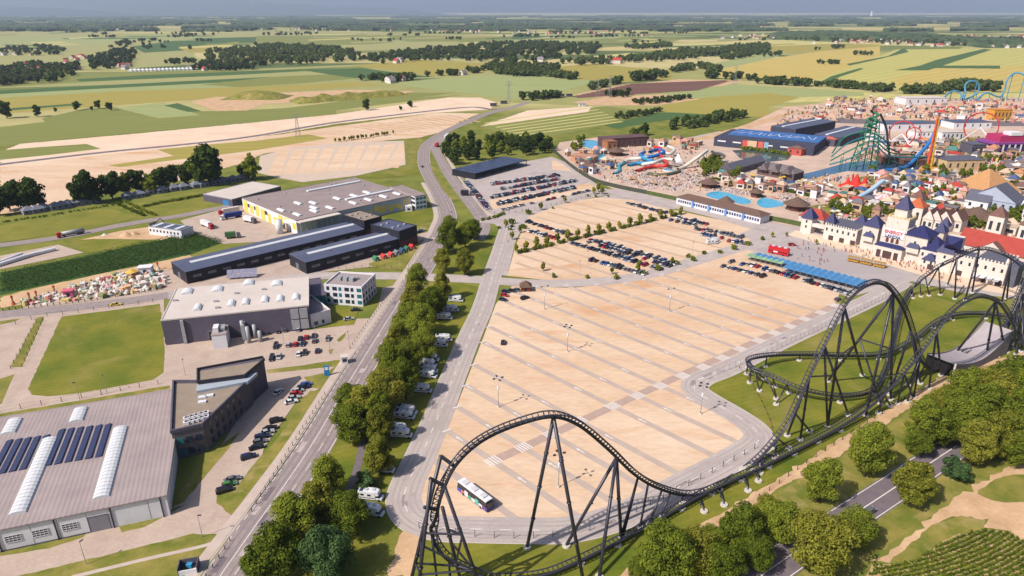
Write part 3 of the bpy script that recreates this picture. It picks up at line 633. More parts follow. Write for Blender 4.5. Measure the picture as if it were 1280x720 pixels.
for px in (8, 78, 146, 207): a = fx(px); B1.box('downpipe', M_dark, a - .25, a, -.25, -.01, 0, 6.7)
for px in (25, 58, 94, 170): a = fx(px) + 4; B1.box('panel_joint', M_wallg, a, a + .08, -.03, -.005, .5, 6.7)
B1.box('plinth', M_wallg, -ext, fx(129) - 2.6, -.1, -.005, 0, .5)
# -- L2 modern office with dark facade
B2 = Bld('office_building', 'dark brick office block with flat tan roof and slanting facade', 'office', (214, 538), (254, 532), (216, 478), 9.5)
q = [B2.loc(p, 9.5) for p in ((214, 541), (253, 532), (312, 475), (306, 472), (248, 478), (217, 478))]
b = MB().prism(q, 0, 9.5); b.build('wall', mat('dark_brick', rgb(122, 114, 116), rgb(104, 96, 100), .8, 5), B2.o)
q2 = [B2.loc(p, 9.5) for p in ((216, 538), (252, 529), (306, 477), (248, 480), (219, 480))]
MB().prism(q2, 9.51, 9.6).build('roof', M_rooftan, B2.o)
def rim(pts, z0, z1, t, m, parent, name='parapet', closed=True):
    b = MB(); n = len(pts)
    for i in range(n if closed else n - 1):
        a, c = Vector(pts[i]), Vector(pts[(i + 1) % n]); d = (c - a); L = d.length; ang = math.atan2(d.y, d.x); mid = (a + c) / 2
        b.box(mid.x - L / 2 - t / 2, mid.x + L / 2 + t / 2, mid.y - t / 2, mid.y + t / 2, z0, z1 + .003 * i, 0, ang)
    return b.build(name, m, parent)
rim(q, 9.3, 10.4, .5, M_wallg, B2.o)
up = [B2.loc(p, 11.5) for p in ((247, 478), (306, 470), (330, 450), (328, 447), (247, 462))]
MB().prism(up, 0, 11.4).build('upper_storey', M_wallg, B2.o); MB().prism([B2.loc(p, 11.5) for p in ((249, 476), (304, 469), (326, 451), (249, 464))], 11.41, 11.5).build('roof', M_rooftan, B2.o)
rim(up, 11.2, 12.1, .5, M_dark, B2.o)
glz = [B2.loc(p, 9.9) for p in ((246, 491), (310, 479), (322, 468), (247, 480))]
MB().prism(glz, 9.5, 10.6).build('glass_roof', mat('pale_glass', rgb(176, 186, 200), None, rough=.2, spec=.5), B2.o)
a, c = Vector(q[1]), Vector(q[2]); d = (c - a).normalized(); nn = Vector((d.y, -d.x)); L = (c - a).length
for i in range(6):
    for z0, hh in ((1.2, 1.8), (4.4, 1.8), (7.2, 1.4)):
        m0 = a + d * (3 + i * (L - 8) / 6); b = MB(); p0 = m0 + nn * .08; p1 = m0 + d * 1.3 + nn * .08
        b.add([(p0.x, p0.y, z0), (p1.x, p1.y, z0), (p1.x, p1.y, z0 + hh), (p0.x, p0.y, z0 + hh)], [(0, 1, 2, 3)]); b.build('window', M_glass, B2.o)
for i in range(3):
    for z0 in (1.2, 5):
        b = MB(); p0 = Vector(q[0]) + (Vector(q[1]) - Vector(q[0])) * (.12 + .3 * i); b.box(p0.x, p0.x + 1.8, p0.y - .2, p0.y + .05, z0, z0 + 2); b.build('window', M_teal if i == 0 else M_glass, B2.o)
for i in range(5):
    for j in range(2):
        x, y = B2.loc((233 + i * 6.2, 529 - i * 1.8 - j * 5), 10); u = MB().box(x - .8, x + .8, y - .7, y + .7, 9.7, 10.7).build('air_conditioner', M_wallw, B2.o)
        MB().prism([(x + .5 * math.cos(t * PI / 4), y + .5 * math.sin(t * PI / 4)) for t in range(8)], 10.71, 10.78).build('fan', M_dark, u)
for (px, py) in ((253, 497), (253, 503), (262, 495)): x, y = B2.loc((px, py), 9.6); MB().box(x - 1.2, x + 1.2, y - .7, y + .7, 9.6, 10.1).build('rooflight', M_sky, B2.o)
# low white link and silver pipes behind
# -- L3 hall with white membrane roof
B3 = Bld('factory_hall', 'grey factory hall with white membrane roof and domed rooflights', 'factory', (201, 401), (386, 382), (206, 362), 11)
B3.walls(M_wallg); r3_ = B3.flat(M_roofw, M_roofw, .35)
for p in ((234, 364, 1), (272, 361, 1), (311, 353, 1), (247, 384, 0), (289, 379, 0), (307, 377, 0), (331, 374, 0), (350, 373, 0), (370, 371, 0), (346, 354, 1)):
    x, y = B3.loc(p[:2], 11.6); wd, dp = (4.6, 5.5) if p[2] else (3, 6); vault(x - wd / 2, x + wd / 2, y - dp / 2, y + dp / 2, 11.1, 1.2).build('rooflight', M_sky, B3.o)
for p in ((219, 376), (270, 377), (272, 385), (330, 362), (296, 367)): x, y = B3.loc(p, 11.2); B3.box('roof_vent', M_steel, x - .9, x + .9, y - .5, y + .5, 11.1, 11.8)
x, y = B3.loc((229, 405), 8); B3.box('service_duct', M_steel, x - .6, x + .6, -.9, -.01, 0, 10.5)
x = B3.U * .29; B3.win('front', x, 3.6, .1, 4.2, M_dark, 'loading_door', M_steel)
B3.box('annex', M_wallw, B3.U * .335, B3.U * .43, -9, -.01, 0, 6); B3.box('annex_roof', M_roofg, B3.U * .333, B3.U * .432, -9.1, -.02, 6.01, 6.3); B3.box('cooling_unit', M_wallw, B3.U * .345, B3.U * .38, -7, -3, 6.31, 8.4); B3.box('cooling_unit', M_steel, B3.U * .385, B3.U * .42, -6, -2, 6.31, 7.6)
for i in range(2):
    for j in range(2): B3.box('ventilation_grille', M_steel, B3.U * .865 + i * 3.6, B3.U * .865 + i * 3.6 + 3.2, -.5, -.02, 1 + j * 4.8, 5.3 + j * 4.8)
B3.box('silo', M_steel, B3.U * .52, B3.U * .545, -4, -.1, 0, 7)
for i in range(4): o = MB().tube((B3.U * .53 + i * 2.2, -2.5 - (i % 2) * 4, 0), (B3.U * .53 + i * 2.2, -2.5 - (i % 2) * 4, 8.5 - i * 1.2), .8, n=10).build('tank', M_steel, B3.o, True)
# -- teal glazed link + low white building
t_ = Bld('glazed_link', 'low teal glass link wing beside the white roofed hall', 'building', (386, 372), (408, 369), (381, 350), 6); t_.walls(M_teal); t_.flat(M_wallg, M_wallg, .3)
for i in range(6): t_.box('glazing_bar', M_dark, i * t_.U / 6, i * t_.U / 6 + .15, -.12, -.01, 0, 6)
t_ = Bld('low_annex', 'low white annex with open blue lined court on its roof', 'building', (383, 397), (413, 389), (386, 372), 5.5); t_.walls(M_wallw); t_.flat(M_roofg, M_wallw, .9); t_.win('front', t_.U * .25, 2, 1, 2.6); t_.win('front', t_.U * .6, 1.2, 1, 2.6)
# -- L4 white office cube
B4 = Bld('office_building', 'small white two storey office with grey flat roof', 'office', (405, 357), (452, 360.5), (428, 341), 9)
B4.walls(M_wallw); B4.flat(M_roofg, M_wallw, .8); rng = random.Random(3)
for z0 in (1, 4, 7):
    for i in range(6): B4.win('front', 1 + i * B4.U / 6.2, 1.4 + (i % 2) * .8, z0, z0 + 1.8, M_glass if (i + int(z0)) % 3 else M_teal)
    for i in range(5): B4.win('right', .8 + i * B4.V / 5.2, 1.5, z0, z0 + 1.8, M_glass)
x, y = B4.loc((432, 350), 9.5)
for i in range(3): B4.box('air_conditioner', M_steel, x - 4 + i * 3, x - 2 + i * 3, y - 1, y + 1.5, 9.15, 10.8)
B4.box('duct', M_steel, x - 5, x + 5, y + 2.2, y + 3.2, 9.15, 10.4)
# -- L5 black halls and end blocks
def blackhall(label, Bp, Cp, Ap, h, nwin):
    t = Bld('black_hall', label, 'hall', Bp, Cp, Ap, h); t.walls(M_black); hh = h
    b = MB(); m = t.V * .5
    b.add([(-.3, -.3, h + .02), (t.U + .3, -.3, h + .02), (t.U + .3, m, h + 1.1), (-.3, m, h + 1.1), (t.U + .3, t.V + .3, h + .02), (-.3, t.V + .3, h + .02)], [(0, 1, 2, 3), (3, 2, 4, 5), (0, 3, 5), (1, 4, 2)])
    b.build('roof', M_roofd, t.o)
    vault_o = MB(); vault_o.add([(6, m - 1.2, h + .98), (t.U - 1, m - 1.2, h + .98), (t.U - 1, m, h + 1.7), (6, m, h + 1.7), (6, m + 1.2, h + .98), (t.U - 1, m + 1.2, h + .98)], [(0, 1, 2, 3), (3, 2, 5, 4), (0, 3, 4), (1, 5, 2)]); vault_o.build('ridge_rooflight', M_sky, t.o)
    for i in range(nwin):
        a = 3 + i * (t.U - 5) / nwin; wo = t.win('front', a, (t.U - 5) / nwin * .55, h * .42, h * .62, mat('strip_window', rgb(136, 138, 150), rgb(70, 74, 88), .8, 2, .2, .5, 'obj'))
        t.box('wall_joint', M_dark, a - 1.2, a - 1.1, -.05, -.01, 0, h - .1)
    t.win('left', t.V * .45, 3.2, .1, h * .55, mat('steel_door', rgb(110, 112, 124)), 'door')
    return t
bh1 = blackhall('long black hall with metal roof and white ridge rooflight', (232, 340), (455, 286.5), (207, 329), 6.5, 13)
bh2 = blackhall('shorter black hall with metal roof beside the coloured gable sheds', (382, 328), (499, 298), (354, 319), 6.5, 6)
for lab, Bp, Cp, Ap, h, red in (('black block with tan flat roof closing the long black hall', (455, 277), (477, 271), (427, 269), 10.5, 0), ('black block with dark flat roof and red panels', (499, 290), (521, 282.5), (467, 280), 10.5, 1)):
    t = Bld('end_block', lab, 'building', Bp, Cp, Ap, h); t.walls(M_black); t.flat(M_rooftan if not red else M_roofd, M_dark, .5)
    t.box('panel', M_brown, .5, t.U - .5, -.1, -.01, 1, h * .45)
    for i in range(5): x = 2 + (t.U - 4) * (i % 3) / 2.2; y = t.V * (.3 + .4 * (i // 3)); t.box('roof_vent', M_steel, x, x + 1.2, y, y + 1.2, h + .13, h + .9)
    for i in range(4): t.win('left', 2 + i * t.V / 4.5, 2.4, h * .6, h * .8)
# -- L6 big hall, yellow and white
B6 = Bld('factory_hall', 'large factory hall with brown roof and yellow painted white walls', 'factory', (370, 276), (517, 244), (296, 249), 9)
B6.walls(M_wallw); B6.flat(M_roofm, M_roofm, .3)
for p in ((352, 262), (373, 253.5), (393, 259), (413, 259), (372, 267.5), (393, 263), (422, 247.5), (443, 244), (459, 240), (461, 249), (480, 245), (497, 241.5), (442, 253), (392, 253)):
    x, y = B6.loc(p, 9.6); vault(x - 1.6, x + 1.6, y - 4, y + 4, 9.1, .9).build('rooflight', M_sky, B6.o)
for p0, p1 in (((384, 239), (450, 226.5)), ((431, 249), (491, 238))):
    (xa, ya), (xb, yb) = B6.loc(p0, 9.5), B6.loc(p1, 9.5); B6.box('ridge_rooflight', M_sky, xa, xb, (ya + yb) / 2 - 1.4, (ya + yb) / 2 + 1.4, 9.1, 10)
rng = random.Random(5)
for i in range(16): x, y = rng.uniform(5, B6.U - 5), rng.uniform(4, B6.V - 4); B6.box('roof_vent', M_steel, x, x + .8, y, y + .8, 9.1, 9.9)
for i in range(9): a = i * B6.V / 9; B6.box('colour_panel', M_yel, -.08, -.01, a + .6, a + B6.V / 9 * rng.uniform(.5, .95), rng.uniform(0, 3), rng.uniform(5, 8.6))
for i in range(3): B6.win('left', B6.V - 12 - i * 12, 7, 4.5, 7, M_glass)
for i in range(2): B6.win('left', 8 + i * 6, 4.4, .1, 4, M_glass, 'dock_door', M_dark)
blu = mat('pale_blue_panel', rgb(172, 184, 206), rgb(186, 196, 214), .1, 3)
B6.box('wall_band', blu, B6.U * .15, B6.U * .95, -.06, -.01, 0, 8.8)
for i in range(14): a = B6.U * (.5 + .033 * i); B6.box('colour_panel', M_yel, a, a + rng.uniform(1.5, 3.2), -.12, -.07, rng.uniform(1, 4), rng.uniform(4.5, 8))
cn = MB().box(0, B6.U * .32, -5, -.02, 8.2, 8.8).build('loading_canopy', M_roofw, B6.o)
for i in range(8): B6.box('canopy_post', M_steel, i * B6.U * .04 + .3, i * B6.U * .04 + .6, -4.8, -4.5, 0, 8.19)
for i, px in enumerate(((350, 292), (363, 289))): w0 = B6.loc(px, 0); MB().tube((w0[0], w0[1], 0), (w0[0], w0[1], 8.5 - i), 2.1, n=14).build('silo', M_sky, B6.o, True)
t = Bld('office_building', 'white and blue end office of the yellow factory hall', 'office', (519, 246), (533, 243.5), (492, 233), 9.5); t.walls(M_wallw); t.flat(M_roofm, M_roofm, .4)
for z0 in (1, 4, 7):
    for i in range(3): t.win('front', .6 + i * t.U / 3.2, t.U / 4, z0, z0 + 1.6, M_teal)
    for i in range(4): t.win('left', .6 + i * t.V / 5, t.V / 7, z0, z0 + 1.6, M_glass)
t = Bld('kiosk', 'small white cabin standing on the lawn by the pale blue hall wall', 'cabin', (507, 258.5), (515, 258), (505, 256), 3.5); t.walls(M_wallw); t.flat(M_wallw, M_wallw, .2); t.win('front', 1, 2, 1, 2.4)
t = Bld('store_hall', 'low grey store hall with long pale roof behind the lorry yard', 'hall', (290, 249.5), (351, 233), (264, 240), 5); t.walls(M_wallg); t.flat(M_roofw, M_steel, .3)
for i in range(7): t.win('front', 3 + i * t.U / 7.5, 4, 2, 3.6)
t.win('left', 4, 6, .1, 3.6, mat('blue_door', rgb(60, 130, 190)), 'roller_door')
t = Bld('yard_shed', 'small white shed with grey roof beside the sand heaps', 'shed', (226, 288.5), (241, 283), (200, 278), 5); t.walls(M_wallw); r_ = t.flat(M_roofd, M_steel, .2)
for i in range(9): t.win('left', 2 + i * t.V / 9.5, 1.2, 2.2, 3.6)
for i in range(3): t.box('roof_panel', M_sky, 1, t.U - 1, 4 + i * t.V / 3, 6.5 + i * t.V / 3, 5.13, 5.2)
# -- gable sheds in a row (red, green, blue)
for i, (px, py, cc, nm) in enumerate(((470, 326, (60, 130, 90), 'green'), (480, 323.5, (200, 66, 60), 'red'), (489, 321, (205, 72, 64), 'brick red'), (496, 318.5, (120, 124, 134), 'grey'), (503, 316, (60, 84, 120), 'blue'), (509, 313.5, (50, 110, 84), 'dark green'), (515, 311, (206, 60, 58), 'bright red'))):
    p = W(px, py); t = thing('gable_shed', nm + ' roofed garden shed on display beside the black hall', 'shed', p, bh2.rz, 'garden sheds in a display row'); m = mat('shed_' + nm, rgb(*cc), None)
    t.scale = (.75, .75, .75); MB().box(-1.6, 1.6, -2, 2, 0, 2.4).build('wall', mat('shed_wall_' + nm, rgb(*[min(255, int(v * .8 + 30)) for v in cc]), None), t); MB().hip(-1.9, 1.9, -2.2, 2.2, 2.38, 3.9, gable=True, axis='y').build('roof', m, t); MB().box(-.5, .5, -2.06, -1.98, 0, 2).build('door', M_wallw, t)
# -- rack of dark solar panels behind the white roof
p = W(302, 349); t = thing('solar_rack', 'tilted rack of grey solar panels behind the white roofed hall', 'solar panels', p, math.radians(12))
for i in range(5):
    for j in range(2): b = MB(); x, y0 = -7 + i * 2.9, j * 2.0; b.add([(x, y0, 1 + j * 1.6), (x + 2.8, y0, 1 + j * 1.6), (x + 2.8, y0 + 1.9, 2.5 + j * 1.6), (x, y0 + 1.9, 2.5 + j * 1.6)], [(0, 1, 2, 3)]); b.build('solar_panel', mat('grey_solar', rgb(150, 148, 170), rgb(128, 128, 152), .8, 2, .3), t)
for i in range(4): MB().tube((-6 + i * 4, 2, 0), (-6 + i * 4, 2, 2.4), .12).build('post', M_steel, t)
# -- solar carport with dark roof, upper car park
t = Bld('carport', 'dark solar carport roof on posts at the wood edge', 'carport', (594, 217), (659, 200), (584, 207), 5)
MB().box(-.3, t.U + .3, -.3, t.V + .3, 4.7, 5).build('roof', M_black, t.o)
for i in range(9): t.box('solar_panel', M_solar, i * t.U / 9 + .3, (i + 1) * t.U / 9 - .4, .2, t.V - .2, 5.01, 5.12)
for i in range(7):
    for y in (.5, t.V - .5): t.box('post', M_dark, i * t.U / 6.1 + .2, i * t.U / 6.1 + .6, y - .2, y + .2, 0, 4.69)
t.box('back_wall', M_black, 0, .3, 0, t.V, 0, 4.69)
# -- kiosk with thatched roof at the car park entry, guard box
p = W(657, 363); t = thing('ticket_hut', 'small wooden hut with dark pyramid roof at the car park entry', 'hut', p)
MB().box(-2.2, 2.2, -2, 2, 0, 2.6).build('wall', mat('hut_wood', rgb(140, 84, 60)), t); MB().cone(0, 0, 2.5, 5.2, 4.2, 4, rot=PI / 4).build('roof', mat('thatch_dark', rgb(96, 74, 64), rgb(120, 94, 80), 1, 4), t); MB().box(-.5, .5, -2.06, -1.98, 0, 2).build('door', M_dark, t)
p = W(431, 454); t = thing('guard_box', 'white guard box at the gate of the staff car park', 'guard box', p, .3); MB().box(-1.2, 1.2, -1.2, 1.2, 0, 3).build('wall', M_wallw, t); MB().box(-1.4, 1.4, -1.4, 1.4, 3, 3.3).build('roof', M_roofw, t); MB().box(-.8, .8, -1.26, -1.19, 1.2, 2.4).build('window', M_glass, t)
p = W(409, 470); t = thing('company_sign', 'upright blue and white company totem by the staff car park drive', 'sign', p, .2); MB().box(-.9, .9, -.2, .2, 0, 4.4).build('panel', mat('sign_blue', rgb(40, 130, 200)), t); MB().box(-.6, .6, -.24, -.19, 2.6, 3.8).build('white_mark', M_wallw, t)
p = W(237, 713); t = thing('bin_store', 'small open topped bin enclosure on the verge beside the road', 'enclosure', p, .25)
for a in ((-2.2, 2.2, 1.4, 1.6), (-2.2, -2, -1.6, 1.6), (2, 2.2, -1.6, 1.6)): MB().box(*a, 0, 2.4).build('wall', M_wallg, t)
MB().box(-2, 2, -1.6, -1.4, 0, 1.6).build('gate', M_wallw, t)
p = W(237, 711); b = tag(MB().box(-.6, .6, -.5, .5, 0, 1.2).box(-.65, .65, -.55, .55, 1.2, 1.3).build('waste_bin', mat('bin_blue', rgb(60, 150, 200))), 'blue waste bin inside the small verge enclosure', 'bin'); b.location = (p.x, p.y + .3, .05)
# ------------------------------------------------ vehicles
CARC = {'white': (226, 226, 230), 'silver': (176, 178, 184), 'grey': (104, 106, 114), 'black': (34, 34, 40), 'dark blue': (36, 46, 84), 'blue': (52, 92, 160), 'red': (190, 34, 40), 'green': (70, 130, 60)}
CARM = {k: mat('car_paint_' + k.replace(' ', '_'), rgb(*v), None, rough=.28, spec=.5) for k, v in CARC.items()}
M_tyre = mat('tyre', rgb(34, 32, 34), None, rough=.8); M_cg = mat('car_glass', rgb(28, 34, 46), None, rough=.1, spec=.7)
M_lamp = mat('head_lamp', rgb(230, 230, 225), None, rough=.2); M_tail = mat('tail_lamp', rgb(170, 20, 24), None, rough=.3)
def car_body(b, kind, mi=0):
    L = {'hatch': 4.0, 'sedan': 4.6, 'suv': 4.6, 'van': 5.0}[kind] / 2; wd = .88; hood = {'hatch': .86, 'sedan': .82, 'suv': 1.0, 'van': 1.05}[kind]
    prof = [(-L, .32), (L, .32), (L + .02, .6), (L - .12, hood - .14), (L - 1.0, hood), (-L + .4, hood + .02), (-L - .02, hood - .1)]
    k = len(prof)
    v = [(x, -wd + (.08 if i in (2, 3, 6) else 0), z) for i, (x, z) in enumerate(prof)] + [(x, wd - (.08 if i in (2, 3, 6) else 0), z) for i, (x, z) in enumerate(prof)]
    b.add(v, [tuple(range(k)), tuple(range(2 * k - 1, k - 1, -1))] + [(i, k + i, k + (i + 1) % k, (i + 1) % k) for i in range(k)], mi)
    return L, wd, hood
def car_cabin(b, kind, L, wd, hood, gmi, rmi):
    x0, x1, x2, x3, top = {'hatch': (-L + .05, -L + .5, L - 1.75, L - .95, 1.46), 'sedan': (-L + .6, -L + 1.25, L - 2.05, L - 1.15, 1.42), 'suv': (-L + .05, -L + .4, L - 1.85, L - 1.05, 1.7), 'van': (-L + .04, -L + .2, L - 1.3, L - .6, 1.95)}[kind]
    a, t = wd - .06, wd - .24
    vs = [(x0, -a, hood - .01), (x3, -a, hood - .01), (x3, a, hood - .01), (x0, a, hood - .01), (x1, -t, top), (x2, -t, top), (x2, t, top), (x1, t, top)]
    b.add(vs, [(0, 1, 5, 4), (1, 2, 6, 5), (2, 3, 7, 6), (3, 0, 4, 7)], gmi)
    if rmi is not None: b.add([(x1 - .03, -t - .03, top), (x2 + .03, -t - .03, top), (x2 + .03, t + .03, top), (x1 - .03, t + .03, top), (x1 + .1, -t + .1, top + .06), (x2 - .1, -t + .1, top + .06), (x2 - .1, t - .1, top + .06), (x1 + .1, t - .1, top + .06)], [(4, 5, 6, 7), (0, 1, 5, 4), (1, 2, 6, 5), (2, 3, 7, 6), (3, 0, 4, 7), (3, 2, 1, 0)], rmi)
def wheel_b(b, x, y, r=.33, t=.22, mi=0, n=10): return b.tube((x, y - t / 2, r), (x, y + t / 2, r), r, n=n, mi=mi)
CARS = {}
def car_mesh(kind, col):
    if (kind, col) not in CARS:
        b = MB(); L, wd, hood = car_body(b, kind, 0); car_cabin(b, kind, L, wd, hood, 1, 0)
        for x in (-L + .8, L - .85):
            for y in (-.8, .8): wheel_b(b, x, y, mi=2)
        for y in (-.6, .6): b.box(L - .06, L + .03, y - .2, y + .2, .58, .7, 3); b.box(-L - .03, -L + .06, y - .2, y + .2, .68, .82, 4)
        CARS[kind, col] = b.mesh('car', [CARM[col], M_cg, M_tyre, M_lamp, M_tail])
    return CARS[kind, col]
PROTO = {}
def near_car(px, ang, kind, col, label, group, z=.1):
    k = (kind, col)
    if k not in PROTO:
        t = thing('parked_car', '', 'car'); b = MB(); L, wd, hood = car_body(b, kind); b.build('body', CARM[col], t)
        c = MB(); car_cabin(c, kind, L, wd, hood, 0, None); c.build('windows', M_cg, t); r = MB(); car_cabin(r, kind, L, wd, hood, 0, 1); r.f = r.f[4:]; r.m = [0] * len(r.f); r.build('roof', CARM[col], t)
        for x in (-L + .8, L - .85):
            for y in (-.8, .8): wheel_b(MB(), x, y).build('wheel', M_tyre, t)
        for y in (-.6, .6): MB().box(L - .06, L + .03, y - .2, y + .2, .58, .7).build('headlight', M_lamp, t); MB().box(-L - .03, -L + .06, y - .2, y + .2, .68, .82).build('tail_light', M_tail, t)
        PROTO[k] = t; o = t
    else: o = copy_tree(PROTO[k])
    o['label'] = label; o['group'] = group; p = W(*px); o.location = (p.x, p.y, z); o.rotation_euler[2] = ang; return o
crng = random.Random(11)
COLS = ['black', 'dark blue', 'grey', 'silver', 'white', 'dark blue', 'black', 'red', 'blue', 'grey', 'white', 'silver']
KINDS = ['hatch', 'sedan', 'suv', 'hatch', 'sedan', 'van', 'suv']
def pang(p, q): a, b = W(*p), W(*q); return math.atan2(b.y - a.y, b.x - a.x)
# staff car park
sa = pang((340, 440), (350, 415))
for (x, y, c) in ((18, 232, 'blue'), (115, 220, 'black'), (148, 215, 'grey'), (213, 213, 'silver'), (100, 297, 'black'), (163, 290, 'silver'), (198, 287, 'red'), (235, 283, 'dark blue'), (222, 258, 'dark blue'), (252, 252, 'red'), (290, 245, 'black'), (293, 270, 'grey'), (360, 260, 'grey'), (215, 335, 'white'), (245, 330, 'black'), (308, 320, 'dark blue'), (80, 357, 'black'), (116, 350, 'silver')):
    near_car((320 + x / 4, 360 + y / 4), sa + crng.choice((0, PI)), crng.choice(KINDS[:4]), c, c + ' car in the staff car park beside the grey factory hall', 'cars in the staff car park')
near_car((445, 388.5), pang((438, 389), (452, 388)), 'sedan', 'black', 'black saloon parked by the lawn of the white office cube', 'cars by the white office')
near_car((436, 400), pang((430, 401), (443, 399)), 'sedan', 'silver', 'silver saloon parked by the lawn of the white office cube', 'cars by the white office')
# row beside the verge
ra = pang((350, 560), (380, 550)) - .1
for (x, y, c, k) in ((383, 482, 'blue', 'hatch'), (380, 486, 'dark blue', 'suv'), (373, 490, 'silver', 'hatch'), (370, 494, 'red', 'hatch'), (367, 499, 'silver', 'sedan'), (364, 504, 'white', 'sedan'), (346, 527.5, 'black', 'suv'), (338, 537, 'black', 'sedan'), (334, 542, 'silver', 'sedan'), (328, 548, 'dark blue', 'suv'), (325, 554, 'grey', 'hatch'), (321, 561, 'black', 'sedan'), (311, 573, 'dark blue', 'suv'), (291, 601, 'grey', 'sedan'), (287, 607.5, 'green', 'hatch'), (281, 615, 'black', 'suv')):
    near_car((x, y), ra, k, c, c + ' ' + {'suv': 'off-roader', 'hatch': 'hatchback', 'sedan': 'saloon'}[k] + ' parked in the row along the grass verge', 'cars in the row along the verge')
near_car((348, 491.5), pang((340, 500), (355, 487)), 'sedan', 'white', 'white saloon in the shade of the dark office', 'cars beside the dark office')

CARC['yellow'] = (230, 200, 60); CARM['yellow'] = mat('car_paint_yellow', rgb(230, 200, 60), None, rough=.28, spec=.5)
near_car((145, 382), pang((130, 383.5), (160, 380)), 'sedan', 'yellow', 'yellow car driving past the stored park props', 'cars driving on the side road')
near_car((1087, 641), pang((1066, 655), (1118, 621)), 'hatch', 'grey', 'dark grey car driving on the dual road between the trees', 'cars on the road by the trees', .16)
near_car((629, 429.5), pang((629, 432), (630, 427)), 'hatch', 'black', 'lone black hatchback in the sand car park', 'cars alone in the sand car park', .12)
near_car((656, 374), pang((650, 376), (662, 372)), 'suv', 'black', 'black off-roader beside the wooden hut', 'cars at the wooden hut', .12)
for i, (x, y, c) in enumerate(((632, 366, 'dark blue'), (631, 370.5, 'red'), (629, 376, 'dark blue'), (640, 365, 'black'), (647, 364, 'grey'))):
    near_car((x, y), pang((620, 374), (640, 377)), 'hatch', c, c + ' hatchback on the sand next to the wooden hut', 'cars at the wooden hut', .12)
for (x, y, c, a) in ((528, 209, 'dark blue', 1.8), (638, 287, 'white', .2), (527, 289, 'silver', .6), (525, 291, 'dark blue', .6), (632, 263, 'silver', .1)):
    o = link('moving_car', car_mesh('sedan', c), None, W(x, y) + Vector((0, 0, .16)), a); tag(o, c + ' saloon out on the road by the upper car parks', 'car', 'cars on the upper roads')
# rows of small cars in the upper car parks (full-size cars, seen far off)
NCAR = [0]
def car_row(a, b, where, fill=.95, ang=None, sp=2.3, double=False):
    A, B = W(*a), W(*b); d = B - A; L = d.length; d.normalize(); n = Vector((-d.y, d.x, 0)); base = math.atan2(n.y, n.x) if ang is None else ang
    for k in range(int(L / sp) + 1):
        if crng.random() > fill: continue
        c = crng.choice(COLS); kd = crng.choice(KINDS); p = A + d * (k * sp) + n * crng.uniform(-.3, .3)
        o = link('parked_car', car_mesh(kd, c), None, (p.x, p.y, .12), base + crng.choice((0, PI)) + crng.uniform(-.04, .04))
        tag(o, c + ' car in ' + where, 'car', 'cars in ' + where); NCAR[0] += 1
def z7(x, y): return 640 + x / 4, 180 + y / 4
def zo(x, y): return 560 + x / 6.4, 180 + y / 6.4
car_row(z7(80, 392), z7(300, 462), 'the first row below the garden island')
car_row(z7(92, 440), z7(230, 480), 'the short row by the hedge end', .94)
car_row(z7(395, 484), z7(835, 610), 'the long row below the hedge')
car_row(z7(385, 496), z7(800, 618), 'the facing row below the hedge', .8)
car_row(z7(305, 500), z7(745, 632), 'the middle row below the hedge', .94)
car_row(z7(400, 585), z7(665, 655), 'the row nearest the curved road', .94)
car_row(z7(580, 300), z7(770, 350), 'the row above the hedge', .94)
car_row(z7(830, 372), z7(985, 408), 'the row by the long white pavilion', .94)
car_row(z7(795, 385), z7(920, 410), 'the row by the hedge tip', .8)
car_row(z7(920, 428), z7(1010, 442), 'the gravel corner row')
car_row(z7(1020, 444), z7(1150, 472), 'the shrub edge row', .94); car_row(z7(955, 456), z7(1060, 478), 'the row next to the campers', .7)
car_row(z7(1085, 488), z7(1170, 502), 'the last row before the plaza road', .94)
# walled upper lot
ua = pang(zo(340, 325), zo(890, 250)) + PI / 2 - .25
car_row(zo(350, 322), zo(890, 248), 'the top row of the walled lot', .92, ua); car_row(zo(430, 360), zo(890, 278), 'the second row of the walled lot', .7, ua)
car_row(zo(350, 425), zo(1025, 292), 'the third row of the walled lot', .9, ua); car_row(zo(400, 480), zo(1020, 348), 'the fourth row of the walled lot', .85, ua)
car_row(zo(450, 530), zo(1120, 382), 'the kerb row of the walled lot', .5, pang(zo(450, 530), zo(1120, 382)), 5)
car_row(zo(150, 310), zo(330, 530), 'the fence row of the walled lot', .94)
bcars = MB(); BM = [CARM[c] for c in ('black', 'dark blue', 'grey', 'silver', 'white', 'red')] + [M_cg, M_tyre]
for a_, b_ in ((zo(350, 330), zo(890, 256)), (zo(350, 434), zo(1025, 301)), (zo(400, 489), zo(1020, 357)), (zo(430, 367), zo(890, 285))):
    A, B = W(*a_), W(*b_); d = B - A; L = d.length; d.normalize(); k = 0
    while k * 2.3 < L:
        if crng.random() < .9:
            p = A + d * (k * 2.3); q = MB(); Lc, wd, hood = car_body(q, crng.choice(KINDS), crng.randrange(6)); car_cabin(q, 'hatch', Lc, wd, hood, 6, q.m[0])
            for xx in (-1.2, 1.2):
                for yy in (-.8, .8): wheel_b(q, xx, yy, mi=7, n=6)
            c_, s_ = math.cos(ua), math.sin(ua); q.v = [(p.x + x * c_ - y * s_, p.y + x * s_ + y * c_, z + .12) for x, y, z in q.v]; kk = len(bcars.v); bcars.v += q.v; bcars.f += [tuple(i + kk for i in f) for f in q.f]; bcars.m += q.m
        k += 1
stuff(bcars.build('parked_cars', BM), 'facing rows of small parked cars in the walled lot', 'cars')
